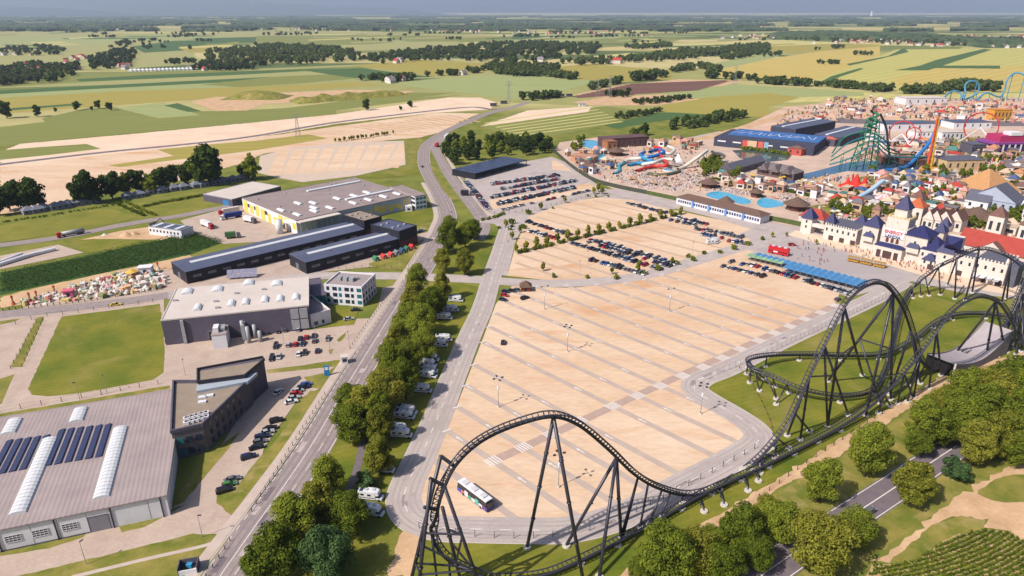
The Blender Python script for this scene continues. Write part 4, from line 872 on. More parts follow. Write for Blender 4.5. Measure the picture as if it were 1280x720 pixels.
# staff row under the blue canopies
def zp(x, y): return 900 + x / 6.4, 270 + y / 6.4
ca = math.atan2(xdir.y, xdir.x)
car_row(zp(235, 395), zp(1030, 625), 'the row in front of the blue canopies', .95, ca, 2.35)
car_row(zp(25, 410), zp(165, 440), 'the loose group by the green canopies', .9, ca, 3); car_row(zp(90, 375), zp(190, 395), 'the pair beside the green canopies', .9, ca, 3); car_row(zp(205, 450), zp(360, 495), 'the outlying trio on the sand', .9, ca, 3.2)
o = link('parked_car', car_mesh('hatch', 'grey'), None, W(*zp(940, 675)) + Vector((0, 0, .12)), ca); tag(o, 'grey hatchback standing apart below the blue canopies', 'car')
# camper vans
M_camp = mat('camper_white', rgb(236, 236, 240), rgb(224, 224, 230), .6, 3, .4, .4)
def camper_proto(stripe):
    t = thing('camper_van', '', 'camper van'); b = MB()
    b.box(-3.3, 1.6, -1.1, 1.1, .5, 2.9); b.add([(1.6, -1.08, 1.75), (2.6, -1.0, 1.95), (2.6, 1.0, 1.95), (1.6, 1.08, 1.75), (1.6, -1.08, 2.88), (2.3, -.95, 2.75), (2.3, .95, 2.75), (1.6, 1.08, 2.88)], [(0, 3, 2, 1), (4, 5, 6, 7), (0, 1, 5, 4), (1, 2, 6, 5), (2, 3, 7, 6)]); b.build('body', M_camp, t)
    c = MB(); c.add([(1.6, -1, .45), (3.5, -.95, .45), (3.5, .95, .45), (1.6, 1, .45), (1.6, -1, 1.2), (3.4, -.95, 1.05), (3.4, .95, 1.05), (1.6, 1, 1.2)], [(4, 5, 6, 7), (0, 1, 5, 4), (1, 2, 6, 5), (2, 3, 7, 6), (3, 2, 1, 0)]); c.build('cab', M_camp, t)
    g = MB(); g.add([(1.62, -.95, 1.19), (3.0, -.9, 1.1), (3.0, .9, 1.1), (1.62, .95, 1.19), (1.62, -.95, 1.8), (2.3, -.85, 1.9), (2.3, .85, 1.9), (1.62, .95, 1.8)], [(0, 1, 5, 4), (1, 2, 6, 5), (2, 3, 7, 6)]); g.build('windscreen', M_cg, t)
    for y in (-1.12, 1.06):
        for x in (-2.6, -.6): MB().box(x, x + 1.0, y, y + .06, 1.6, 2.2).build('window', M_cg, t)
        MB().box(-3.2, 1.5, y + (.01 if y > 0 else -.0), y + .05, .9, 1.15).build('stripe', stripe, t)
    for x, y in ((-1.6, 0), (.4, .3)): MB().box(x, x + .9, y - .45, y + .45, 2.9, 3.1).build('roof_hatch', mat('hatch_grey', rgb(190, 192, 198)), t)
    MB().box(-3.0, -2.0, -.9, .9, 2.91, 2.98).build('solar_panel', M_solar, t)
    for x in (-2.1, 2.6):
        for y in (-.95, .95): wheel_b(MB(), x, y, .36, .25).build('wheel', M_tyre, t)
    return t
cps = [camper_proto(CARM['grey']), camper_proto(CARM['blue']), camper_proto(CARM['red'])]
used = [False] * 3
camps = [(570, 377, 'beside the roadside lawn'), (564, 389.5, ''), (556, 399, ''), (555, 426.5, ''), (549, 433.5, ''), (538, 451, ''), (535, 458, ''), (536, 465.5, ''), (535, 471.5, ''), (528, 490, ''), (509, 517, ''), (506, 523, ''), (498, 540, ''), (502, 546, ''), (479, 589, ''), (464, 623.5, ''), (465, 642.5, '')]
ca0 = pang((460, 626), (485, 629))
NTH = ['first', 'second', 'third', 'fourth', 'fifth', 'sixth', 'seventh', 'eighth', 'ninth', 'tenth', 'eleventh', 'twelfth', 'thirteenth', 'fourteenth', 'fifteenth', 'sixteenth', 'seventeenth', 'eighteenth', 'nineteenth', 'twentieth', 'last']
for i, (x, y, _) in enumerate(camps):
    k = (0, 1, 0, 2, 0, 0, 1, 0)[i % 8]
    if used[k]: o = copy_tree(cps[k])
    else: o = cps[k]; used[k] = True
    p = W(x, y); o.location = (p.x, p.y, .12); o.rotation_euler[2] = ca0 + crng.uniform(-.15, .15)
    o['label'] = 'white camper van with ' + ('grey', 'blue', 'red')[k] + ' side stripe, ' + NTH[i] + ' beside the avenue counted from the cross road'; o['group'] = 'camper vans along the avenue'
for x, y in (z7(1000, 500), z7(1010, 492)):
    o = copy_tree(cps[0]); p = W(x, y); o.location = (p.x, p.y, .12); o.rotation_euler[2] = .1; o['label'] = 'white camper van parked on the gravel beside the plaza road'; o['group'] = 'camper vans on the gravel'
# coach in the sand car park
def bus(name, label, px0, px1, L, h, body, roofm, decks=1, patches=()):
    A, B = W(*px0), W(*px1); d = (B - A).normalized(); ang = math.atan2(d.y, d.x); mid = (A + B) / 2; n = Vector((-d.y, d.x, 0)); mid += n * 1.25
    t = thing(name, label, 'bus', (mid.x, mid.y, .12), ang); x = L / 2; w = 1.27
    b = MB(); b.box(-x, x, -w, w, .35, 1.5 if decks == 1 else h - .25); b.build('body', body, t)
    if decks == 1:
        g = MB(); g.add([(-x + .05, -w + .02, 1.5), (x - .02, -w + .02, 1.5), (x - .02, w - .02, 1.5), (-x + .05, w - .02, 1.5), (-x + .25, -w + .14, h - .35), (x - .4, -w + .14, h - .35), (x - .4, w - .14, h - .35), (-x + .25, w - .14, h - .35)], [(0, 1, 5, 4), (1, 2, 6, 5), (2, 3, 7, 6), (3, 0, 4, 7)]); g.build('windows', M_cg, t)
    r = MB(); r.box(-x + .2, x - .35, -w + .1, w - .1, h - .35 if decks == 1 else h - .25, h); r.build('roof', roofm, t)
    for i in range(3): MB().box(-x + 1.5 + i * L * .3, -x + 3.2 + i * L * .3, -.8, .8, h + .005, h + .28).build('roof_unit', mat('bus_roof_unit', rgb(206, 206, 212)), t)
    for xx in (-x + 2.6, x - 2.6):
        for y in (-w + .12, w - .12): wheel_b(MB(), xx, y, .5, .3).build('wheel', M_tyre, t)
    return t, x, w
bt, bx, bw = bus('coach', 'white roofed coach with blue and colourful sides on the sand car park', (573, 615), (607, 641), 12.6, 3.5, mat('coach_blue', rgb(60, 74, 150), None, rough=.3), M_camp)
prng = random.Random(4)
for i, c in enumerate(((60, 90, 190), (230, 130, 140), (236, 232, 236), (80, 170, 130), (236, 236, 240), (100, 190, 170), (230, 228, 236), (120, 80, 160))):
    for sgn in (-1, 1): MB().box(-bx + .3 + i * 1.5, -bx + 1.7 + i * 1.5, sgn * bw - .01 if sgn > 0 else -bw - .03, bw + .03 if sgn > 0 else -bw + .01, .55, 1.5 + .7 * (i % 3 == 2)).build('livery_patch', mat('livery_%d' % i, rgb(*c), None, rough=.3), bt)
MB().box(bx - .1, bx + .04, -1.1, 1.1, 1.3, 2.9).build('windscreen', M_cg, bt); MB().box(bx - .02, bx + .05, -1.2, 1.2, .4, .9).build('bumper', mat('coach_front', rgb(70, 60, 150), None, rough=.3), bt)
for y in (-1.5, 1.35): MB().box(bx - .2, bx + .1, y, y + .15, 2.2, 2.8).build('mirror', M_dark, bt)
dd, dx, dw = bus('double_decker_bus', 'red double decker bus on the grey plaza paving', (960, 316.5), (984, 321.5), 11, 4.4, M_redp, M_redp, 2)
for z0 in (1.5,):
    for sgn in (-1, 1):
        for k in range(7): MB().box(-dx + .5 + k * 1.45, -dx + 1.7 + k * 1.45, sgn * dw - (.01 if sgn > 0 else .05), sgn * dw + (.05 if sgn > 0 else .01), z0, z0 + .6).build('window', mat('dark_red_glass', rgb(96, 22, 30), None, rough=.2), dd)
MB().box(-2.6, -.2, -dw - .07, -dw - .03, 1.35, 2.05).build('advert_panel', M_wallw, dd)
near_car((990, 307.5), .1, 'suv', 'red', 'red car standing behind the double decker bus', 'cars on the plaza', .2)
# lorries
def lorry(label, px, ang, trailer, cabm, Lt=12, tank=False):
    p = W(*px); t = thing('lorry', label, 'lorry', (p.x, p.y, .14), ang)
    if tank: MB().tube((-Lt / 2, 0, 2.2), (Lt / 2 - 1.2, 0, 2.2), 1.15, n=12).build('tank', M_steel, t, True); MB().box(-Lt / 2, Lt / 2 - 1, -.8, .8, .8, 1.1).build('chassis', M_dark, t)
    else: MB().box(-Lt / 2, Lt / 2 - 1.2, -1.25, 1.25, 1.1, 3.9).build('trailer', trailer, t)
    b = MB(); x = Lt / 2 - .6; b.add([(x, -1.2, .6), (x + 2.2, -1.2, .6), (x + 2.2, 1.2, .6), (x, 1.2, .6), (x, -1.2, 3.3), (x + 1.9, -1.1, 3.1), (x + 1.9, 1.1, 3.1), (x, 1.2, 3.3)], [(3, 2, 1, 0), (4, 5, 6, 7), (0, 1, 5, 4), (1, 2, 6, 5), (2, 3, 7, 6), (3, 0, 4, 7)]); b.build('cab', cabm, t)
    MB().add([(x + 2.16, -1, 1.9), (x + 2.16, 1, 1.9), (x + 1.96, 1, 2.9), (x + 1.96, -1, 2.9)], [(0, 1, 2, 3)]).build('windscreen', M_cg, t)
    for xx in (-Lt / 2 + 1.2, -Lt / 2 + 2.4, -Lt / 2 + 3.6, x + 1, x - 1.6):
        for y in (-1, 1): wheel_b(MB(), xx, y, .5, .3).build('wheel', M_tyre, t)
lorry('red cabbed lorry with white box trailer on the yard', (259, 284), pang((250, 279), (269, 287)), M_camp, M_redp)
lorry('lorry with dark blue trailer beside the yellow hall', (291, 273), pang((300, 271), (278, 275)), mat('trailer_blue', rgb(52, 70, 140)), M_camp)
lorry('red lorry with long pale flat trailer behind the blue one', (288, 267), pang((300, 265), (274, 270)), mat('trailer_pale', rgb(214, 206, 204)), M_redp)
lorry('white box lorry backed against the yellow hall', (312, 278), pang((300, 276), (322, 281)), M_camp, M_wallg, 9)
lorry('silver tank lorry with red cab on the back road', (91, 294.5), pang((104, 292), (76, 297)), M_camp, M_redp, 13, True)
lorry('small green truck in the corner of the lorry yard', (290, 298), .3, mat('truck_green', rgb(70, 110, 70)), M_wallg, 7)
lorry('black delivery truck on the slip road beside the walled lot', (582, 244.5), 0, M_dark, M_wallg, 7)
lorry('long white vehicle on the road past the wood', (558, 173), pang((554, 177), (562, 169)), M_camp, mat('cab_blue', rgb(90, 140, 190)), 18)
lorry('red truck driving under the wood towards the junction', (546, 183.5), pang((543, 187), (549, 181)), M_redp, M_redp, 8)
# yellow road train
tp, tq = W(*zp(1020, 360)), W(*zp(1290, 415)); td = (tq - tp).normalized(); ta = math.atan2(td.y, td.x)
t = thing('road_train', 'little yellow tourist train standing before the castle', 'train', (tp.x, tp.y, .2), ta); M_tr = mat('train_yellow', rgb(196, 150, 60), rgb(160, 116, 50), .8, 3)
for i in range(3):
    x0 = i * 6.4; b = MB(); b.box(x0, x0 + 5.6, -1.1, 1.1, .4, 1.2); cr = b.build('carriage', M_tr, t); MB().box(x0 - .1, x0 + 5.7, -1.3, 1.3, 2.6, 2.85).build('canopy', mat('train_roof', rgb(176, 140, 84)), cr)
    for k in range(4):
        for y in (-1, 1): MB().tube((x0 + .3 + k * 1.65, y, 1.2), (x0 + .3 + k * 1.65, y, 2.6), .08, n=4).build('post', M_tr, cr)
    for x in (1.0, 4.6):
        for y in (-.9, .9): wheel_b(MB(), x0 + x, y, .4, .2).build('wheel', M_tyre, cr)

print('cars', NCAR[0])
# ------------------------------------------------ trees
def leaf_mat(name, c1, c2, tr=.38):
    m = bpy.data.materials.new(name); m.use_nodes = True; t = m.node_tree; t.nodes.clear(); out = t.nodes.new('ShaderNodeOutputMaterial')
    tc = t.nodes.new('ShaderNodeTexCoord'); n = t.nodes.new('ShaderNodeTexNoise'); n.inputs['Scale'].default_value = .55; n.inputs['Detail'].default_value = 3; t.links.new(tc.outputs['Object'], n.inputs[0])
    oi = t.nodes.new('ShaderNodeObjectInfo'); gm = t.nodes.new('ShaderNodeNewGeometry')
    ad = t.nodes.new('ShaderNodeMath'); ad.operation = 'MULTIPLY_ADD'; ad.inputs[1].default_value = .5; t.links.new(oi.outputs['Random'], ad.inputs[0]); t.links.new(n.outputs[0], ad.inputs[2])
    ad2 = t.nodes.new('ShaderNodeMath'); ad2.operation = 'MULTIPLY_ADD'; ad2.inputs[1].default_value = .5; t.links.new(gm.outputs['Random Per Island'], ad2.inputs[0]); t.links.new(ad.outputs[0], ad2.inputs[2])
    mr = t.nodes.new('ShaderNodeMapRange'); mr.inputs[1].default_value = .5; mr.inputs[2].default_value = 1.5; t.links.new(ad2.outputs[0], mr.inputs[0])
    mx = t.nodes.new('ShaderNodeMix'); mx.data_type = 'RGBA'; mx.inputs[6].default_value = c1; mx.inputs[7].default_value = c2; t.links.new(mr.outputs[0], mx.inputs[0])
    d = t.nodes.new('ShaderNodeBsdfDiffuse'); tl = t.nodes.new('ShaderNodeBsdfTranslucent'); ms = t.nodes.new('ShaderNodeMixShader'); ms.inputs[0].default_value = tr
    t.links.new(mx.outputs[2], d.inputs[0]); t.links.new(mx.outputs[2], tl.inputs[0]); t.links.new(d.outputs[0], ms.inputs[1]); t.links.new(tl.outputs[0], ms.inputs[2]); t.links.new(ms.outputs[0], out.inputs[0])
    return m
LM = leaf_mat('leaves_green', rgb(70, 92, 28), rgb(164, 172, 64)); LY = leaf_mat('leaves_yellowish', rgb(96, 108, 34), rgb(186, 180, 76)); LD = leaf_mat('leaves_dark', rgb(44, 62, 28), rgb(92, 112, 50)); LB = leaf_mat('leaves_bluish', rgb(56, 84, 50), rgb(108, 136, 84))
LF = leaf_mat('leaves_far', rgb(56, 74, 42), rgb(108, 122, 68), .2)
M_bark = mat('bark', rgb(92, 76, 62), rgb(70, 58, 48), 2, 4)
def trunk_b(h, r, rnd, limbs=5, spread=3.0):
    b = MB(); b.tube((0, 0, -.3), (0, 0, h * .45), r, r * .7, 7); b.tube((0, 0, h * .45), (rnd.uniform(-.4, .4), rnd.uniform(-.4, .4), h * .8), r * .7, r * .25, 6)
    for i in range(limbs):
        a = 2 * PI * i / limbs + rnd.uniform(-.4, .4); z = h * rnd.uniform(.25, .5); b.tube((0, 0, z), (math.cos(a) * spread, math.sin(a) * spread, z + h * rnd.uniform(.15, .3)), r * .4, r * .1, 5)
    return b
def crown_b(rx, rz, cz, nleaf, leaf, rnd, clumps=26, cone=0.0, fill=.35):
    b = MB(); cl = []
    for i in range(clumps):
        while 1:
            v = Vector((rnd.uniform(-1, 1), rnd.uniform(-1, 1), rnd.uniform(-1, 1)))
            if .45 < v.length < 1: break
        v = v.normalized() * (.72 + .34 * rnd.random())
        k = 1 - cone * max(0, (v.z + .3)) * .8
        cl.append((Vector((v.x * rx * .8 * k, v.y * rx * .8 * k, cz + v.z * rz * .82)), rx * rnd.uniform(.15, .36) * (1 - cone * .25)))
    cl += [(Vector((0, 0, cz)), rx * .55), (Vector((0, 0, cz - rz * .4)), rx * .5), (Vector((0, 0, cz + rz * .35)), rx * .42)]
    tot = sum(r * r for _, r in cl)
    for c, r in cl:
        for _ in range(max(4, int(nleaf * r * r / tot))):
            d = Vector((rnd.gauss(0, 1), rnd.gauss(0, 1), rnd.gauss(0, 1) + .25)).normalized(); p = c + d * r * (rnd.uniform(.55, 1.08) if rnd.random() > fill * .4 else rnd.uniform(.2, .6)) * Vector((1, 1, .85)).length / 1.65
            p = c + Vector((d.x, d.y, d.z * .85)) * r * (rnd.uniform(.8, 1.1) if rnd.random() > .25 else rnd.uniform(.3, .8))
            nrm = (d + Vector((rnd.gauss(0, .5), rnd.gauss(0, .5), rnd.gauss(0, .5) + .3))).normalized(); a = nrm.orthogonal().normalized(); bb = nrm.cross(a); an = rnd.uniform(0, PI); a, bb = a * math.cos(an) + bb * math.sin(an), bb * math.cos(an) - a * math.sin(an)
            s = leaf * rnd.uniform(.5, 1.5); k = len(b.v)
            b.v += [tuple(p - a * s * .5), tuple(p + bb * s * .36), tuple(p + a * s * .6), tuple(p - bb * s * .36)]; b.f.append((k, k + 1, k + 2, k + 3)); b.m.append(0)
    return b
TP = {}
def tree_proto(key, h, rx, rz, nleaf, leaf, m, seed, cone=0.0, clumps=26, limbs=5):
    rnd = random.Random(seed); tk = trunk_b(h, h * .022 + .06, rnd, limbs, rx * .55).mesh('trunk', M_bark); cr = crown_b(rx, rz, h - rz * .95, nleaf, leaf, rnd, clumps, cone).mesh('crown', m); TP[key] = (tk, cr)
# near trees: real leaf-cluster size
for i in range(4):
    tree_proto('lime%d' % i, 16, 6.6 - .5 * (i % 2), 7.4, 17000, .46, (LM, LY, LM, LD)[i], 20 + i, .5 if i % 2 else .3, 60)
tree_proto('broad0', 14, 7.4, 6.2, 17000, .46, LY, 31, 0, 62); tree_proto('broad1', 13, 6.8, 6.0, 16000, .46, LM, 32, .1, 56); tree_proto('dark0', 13, 6.4, 6.2, 16000, .42, LB, 33, .1, 60)
tree_proto('bush0', 4.5, 3.6, 2.4, 3000, .5, LB, 34, 0, 14, 3)
tree_proto('mid0', 12, 5.4, 5.6, 1500, 1.2, LD, 41, .1, 20); tree_proto('mid1', 11, 5.0, 5.0, 1500, 1.2, LM, 42, .2, 20); tree_proto('mid2', 12, 6.0, 5.4, 1500, 1.3, LD, 43, 0, 22)
tree_proto('young', 4.6, 1.6, 1.9, 300, .75, LY, 44, .6, 8, 3); tree_proto('shrub', 1.6, 1.2, .85, 160, .6, LM, 45, 0, 7, 3)
for i in range(3): tree_proto('far%d' % i, 11, 5.6 + i * .4, 5.2, 190, 3.2, LF, 50 + i, 0, 12, 3)
trng = random.Random(17)
def tree(key, p, s, label, group, name='tree', z=0.05, squash=1):
    tk, cr = TP[key]; o = thing(name, label, 'tree' if name != 'shrub' else 'shrub', (p[0], p[1], z), trng.uniform(0, 6.28), group); o.scale = (s * trng.uniform(.88, 1.1), s * trng.uniform(.88, 1.1), s * trng.uniform(.94, 1.14))
    link('trunk', tk, o); link('crown', cr, o); return o
# avenue beside the main road: ground points under the crowns
def under(px, py, zc):                      # crown centre pixel at height zc -> foot on the ground
    return W(px, py, zc)
av = [(365, 645, 'lime0', .95), (338, 692, 'lime2', .95), (397, 628, 'lime1', .85), (409, 592, 'lime0', .75), (431, 638, 'broad1', .8), (409, 690, 'dark0', .95), (397, 722, 'broad0', .4), (473, 563, 'lime1', .8), (458, 603, 'bush0', 1.0), (455, 502, 'lime1', .95), (438, 524, 'lime0', .85), (473, 530, 'lime1', .75), (480, 488, 'broad0', .9), (506, 472, 'lime2', .85), (488, 452, 'lime0', .9), (512, 446, 'lime2', .8), (497, 425, 'lime1', .9), (520, 418, 'lime0', .9), (508, 395, 'lime2', .9), (528, 398, 'lime0', .85), (518, 372, 'lime1', .9), (537, 378, 'lime2', .85), (547, 372, 'lime1', .75), (530, 430, 'lime0', .75), (521, 348, 'lime0', .8), (552, 355, 'lime1', .8), (560, 296, 'lime0', .95), (581, 290, 'lime2', .95), (553, 324, 'lime1', .7), (580, 325, 'lime1', .8), (562, 278, 'lime2', .65), (592, 284, 'lime0', .75), (437, 500, 'lime0', .7), (470, 508, 'lime2', .8)]
ORD = ['first', 'second', 'third', 'fourth', 'fifth', 'sixth', 'seventh', 'eighth', 'ninth', 'tenth', 'eleventh', 'twelfth', 'thirteenth', 'fourteenth', 'fifteenth', 'sixteenth', 'seventeenth', 'eighteenth', 'nineteenth', 'twentieth']
cnt = {}
for x, y, k, s in sorted(av, key=lambda t: t[1]):
    cnt[k] = cnt.get(k, -1) + 1
    zc = {'bush0': 2.2}.get(k, 10.5 * s if 'lime' in k else 9 * s); p = under(x, y, zc)
    lab = {'lime0': 'tall green lime tree in the avenue between main road and camper vans', 'lime1': 'yellow green lime tree in the avenue between main road and camper vans', 'lime2': 'tall mid green lime tree in the avenue between main road and camper vans', 'broad0': 'broad yellowish tree in the avenue beside the main road', 'broad1': 'broad green tree near the lowest camper vans', 'dark0': 'dark bluish round tree at the foot of the avenue', 'bush0': 'low bluish bush beside the narrow avenue path'}[k]
    tree(k, p, s * (1.1 if k != 'bush0' else 1), lab, 'avenue trees ' + k) if k in ('dark0', 'broad1', 'bush0') else tree(k, p, s * 1.12, ORD[cnt[k]] + ' ' + {'lime0': 'tall green lime tree', 'lime1': 'yellow green lime tree', 'lime2': 'mid green lime tree', 'broad0': 'broad yellowish tree'}[k] + ' of the avenue counted from the upper junction', 'avenue trees')
br = [(832, 690, 'broad1', 1.0), (868, 690, 'broad0', .72), (925, 662, 'lime2', .8), (975, 648, 'broad1', .8), (947, 690, 'broad1', .6), (1029, 601, 'lime2', .82), (1087, 566, 'lime0', .95), (1145, 602, 'lime1', .85), (1196, 590, 'bush0', 1.25), (1225, 552, 'lime1', .95), (1158, 530, 'lime0', .95), (1027, 680, 'broad0', .95), (1071, 660, 'broad1', .7), (1200, 498, 'lime2', .95), (1235, 512, 'lime0', 1.0), (1262, 475, 'lime2', .95), (1215, 480, 'broad1', .8), (1278, 520, 'lime0', 1), (1180, 506, 'broad0', .7), (1250, 545, 'lime1', .9), (1275, 486, 'broad1', .9), (1272, 560, 'lime2', .7), (800, 712, 'broad1', .45), (1240, 480, 'broad0', .9), (905, 705, 'broad1', .7), (1205, 530, 'lime2', .9), (1180, 535, 'broad1', .75), (1290, 500, 'lime0', .9), (1222, 505, 'lime1', .8), (1165, 505, 'broad1', .6), (1195, 515, 'lime0', .8), (1250, 500, 'lime1', .8), (1268, 540, 'broad1', .8), (1150, 552, 'broad1', .6), (890, 672, 'broad1', .55), (962, 634, 'broad0', .4)]
cnt = {}
for x, y, k, s in sorted(br, key=lambda t: t[0]):
    cnt[k] = cnt.get(k, -1) + 1
    s *= 1.1 if k != 'bush0' else 1; zc = 2.2 if k == 'bush0' else 8 * s; p = under(x, y, zc)
    tree(k, p, s, ORD[cnt[k]] + ' ' + {'lime0': 'tall green tree between coaster and dual road', 'lime1': 'light yellow green tree on the dual road verge', 'lime2': 'mid green tree between dirt track and dual road', 'broad0': 'broad pale yellowish tree beside the dual road', 'broad1': 'broad green tree beside the dual road', 'bush0': 'round bluish bush on the dual road verge'}[k] + ' counted towards the castle', 'roadside trees')
# trees round the bungalows and sand
for x, y, k, s in ((8, 246, 'mid0', 1.1), (22, 244, 'mid2', 1.2), (40, 243, 'mid2', 1.25), (-4, 255, 'mid0', .9), (110, 234, 'mid2', 1.35), (95, 242, 'mid0', .9), (137, 232, 'mid0', 1.15), (155, 230, 'mid1', 1.0), (170, 225, 'mid0', 1.15), (185, 227, 'mid1', 1.0), (200, 221, 'mid0', 1.15), (215, 218, 'mid2', 1.0), (232, 215, 'mid0', 1.15), (258, 208, 'mid2', 1.7), (245, 214, 'mid1', 1.2), (313, 208, 'mid1', 1.25), (305, 212, 'mid0', .9), (270, 212, 'mid1', .9)):
    s *= 1.35; p = under(x, y, 6.5 * s); tree(k, p, s, {'mid0': 'dark leafy tree in the row above the bungalows', 'mid1': 'lighter green tree in the row above the bungalows', 'mid2': 'broad dark tree in the row above the bungalows'}[k], 'tree row above the bungalows ' + k)
# wood beside the walled car park
wood_px = [(556, 196), (560, 180), (590, 176), (640, 178), (688, 182), (692, 192), (650, 196), (594, 202), (565, 208)]
for i, (x, y) in enumerate(scatter(wood_px, 52, random.Random(2), 7)):
    k = ('mid0', 'mid2', 'mid1')[i % 3]; tree(k, (x, y), trng.uniform(.8, 1.1), {'mid0': 'dark', 'mid1': 'lighter green', 'mid2': 'broad dark'}[k] + ' tree of the wood behind the solar carport', 'wood behind the carport ' + k)
# single trees and tree lines in the fields
SIDE = ['behind the dark field corner', 'at the edge of the far left meadow', 'left of the small shrub pair', 'in the shrub pair by the green meadow', 'right of the shrub pair', 'lowest of the meadow shrubs', 'small and alone on the meadow edge', 'standing alone on the pale sand', 'second one on the pale sand', 'smallest on the pale sand', 'beside the far clump', 'below the far clump', 'by the dark field strip', 'left of the field farm', 'right of the field farm', 'by the white field house', 'under the long tree belt']
singles = [(138, 138, .9), (9, 148, 1.8), (48, 146, 1.2), (96, 138, 1.0), (123, 136, 1.0), (115, 138, .5), (70, 140, .5), (458, 138, 1.2), (513, 134, .8), (501, 138, .5), (151, 56, 1.2), (185, 62, 1.2), (238, 62, 1.3), (452, 101, 1.0), (534, 96, 1.0), (586, 90, 1.2), (479, 80, 1.1)]
for (x, y, s), sd_ in zip(singles, SIDE):
    p = W(x, y); tree('far%d' % trng.randrange(3) if y < 130 else 'mid0', p, s * (1.0 if y > 125 else 1.1), 'single round field tree ' + sd_, 'field trees')
def joined(pts, keys, s, name, label, cat='trees', kind='stuff', mats=None, group=None):
    vs, fs, mi, k = [], [], [], 0; ms = []
    for x, y in pts:
        key = trng.choice(keys); sc = trng.uniform(*s); an = trng.uniform(0, 6.28); c, n = math.cos(an) * sc, math.sin(an) * sc
        for me in TP[key]:
            m = me.materials[0]
            if m not in ms: ms.append(m)
            q = ms.index(m)
            vs += [(x + v.co.x * c - v.co.y * n, y + v.co.x * n + v.co.y * c, v.co.z * sc) for v in me.vertices]; fs += [tuple(i + k for i in f.vertices) for f in me.polygons]; mi += [q] * len(me.polygons); k += len(me.vertices)
    b = MB(); b.v, b.f, b.m = vs, fs, mi; o = b.build(name, ms); tag(o, label, cat, group)
    if kind: o['kind'] = kind
    return o
def treeline(px, n, label, s=(.8, 1.3), keys=('far0', 'far1', 'far2'), w=8, solo=False):
    line = catmull([W(*p) for p in px], 6); pts = resample(line, max(1, sum((b - a).length for a, b in zip(line, line[1:])) / n))
    pts = [(p.x + trng.gauss(0, w), p.y + trng.gauss(0, w)) for p in pts]
    if keys == ('shrub',): return joined(pts, keys, s, 'hedge', label, 'hedge', None)
    if n <= 6 or solo:
        for p in pts: tree(trng.choice(keys), p, trng.uniform(*s), label, label)
    else: joined(pts, keys, s, 'tree_belt', label, 'trees')
treeline([(662, 124), (690, 122)], 12, 'dark trees in the clump beside the substation', (1.0, 1.3))
treeline([(737, 112), (755, 108), (775, 104)], 14, 'dark trees in the line beside the ploughed rows', (1.0, 1.4))
treeline([(768, 121), (782, 120)], 9, 'trees in the small clump at the ploughed corner', (.7, 1.0), ('mid0', 'mid2'))
treeline([(796, 101), (815, 100)], 9, 'big dark trees behind the ploughed rows', (1.5, 1.9)); treeline([(822, 96), (837, 96)], 6, 'round tree next to the big dark clump', (1.0, 1.4))
treeline([(795, 130), (830, 127), (862, 123)], 34, 'low hedge trees along the brown track', (.55, .75), w=6)
treeline([(770, 148), (800, 144), (822, 140)], 22, 'low hedge trees along the dark field strip', (.5, .7), w=5)
treeline([(843, 162), (870, 156), (900, 151), (918, 146)], 34, 'trees in the row beside the unpaved haul road', (.8, 1.1), ('mid0', 'mid2', 'far0'), w=6)
treeline([(840, 90), (875, 86), (895, 90)], 26, 'trees at the edge of the olive field', (1.2, 1.7)); treeline([(885, 98), (895, 98)], 5, 'tree beside the yellow field corner', (1.4, 1.7))
treeline([(908, 100), (925, 98), (935, 101)], 9, 'trees in the pylon clump', (1.0, 1.4)); treeline([(955, 104), (970, 106), (1010, 108)], 20, 'round trees in the hedgerow above the park', (1.1, 1.5)); treeline([(1018, 108), (1035, 108), (1042, 109)], 9, 'bushy trees in the hedgerow gap', (.8, 1.0))
treeline([(1048, 110), (1062, 111)], 9, 'dark trees in the hedgerow above the park', (1.1, 1.4)); treeline([(1075, 112), (1095, 114), (1120, 115)], 18, 'trees in the middle hedgerow above the park', (.9, 1.3)); treeline([(1136, 116), (1142, 116)], 4, 'tree left of the hedgerow opening', (1.2, 1.5)); treeline([(1152, 117), (1166, 118)], 9, 'trees right of the hedgerow opening', (1.3, 1.6))
treeline([(1190, 114), (1210, 112), (1235, 114)], 30, 'dense dark trees behind the blue loop', (1.3, 1.8)); treeline([(1030, 80), (1050, 80)], 9, 'trees in the small clump on the yellow slope', (.9, 1.1)); treeline([(1072, 69), (1090, 69)], 6, 'tree in the upper clump on the yellow slope', (1.0, 1.3))
treeline([(955, 71), (975, 69)], 6, 'tree in the clump beside the straw field', (1.0, 1.3)); treeline([(1040, 61), (1055, 60)], 6, 'tree in the clump below the village', (1.2, 1.5)); treeline([(1020, 63), (1025, 62)], 3, 'lone pair tree on the far slope', (.9, 1.1))
treeline([(487, 102), (500, 101), (510, 100)], 12, 'dark trees behind the field farm', (1.1, 1.5)); treeline([(465, 100), (475, 99)], 6, 'tree beside the field farm', (.9, 1.2)); treeline([(558, 95), (575, 94)], 9, 'trees round the white field house', (1, 1.3)); treeline([(590, 92), (596, 91)], 4, 'tree near the field house', (1, 1.2))
treeline([(620, 92), (655, 95), (690, 96), (720, 100)], 40, 'trees on the bank of the pale field', (1.0, 1.5))
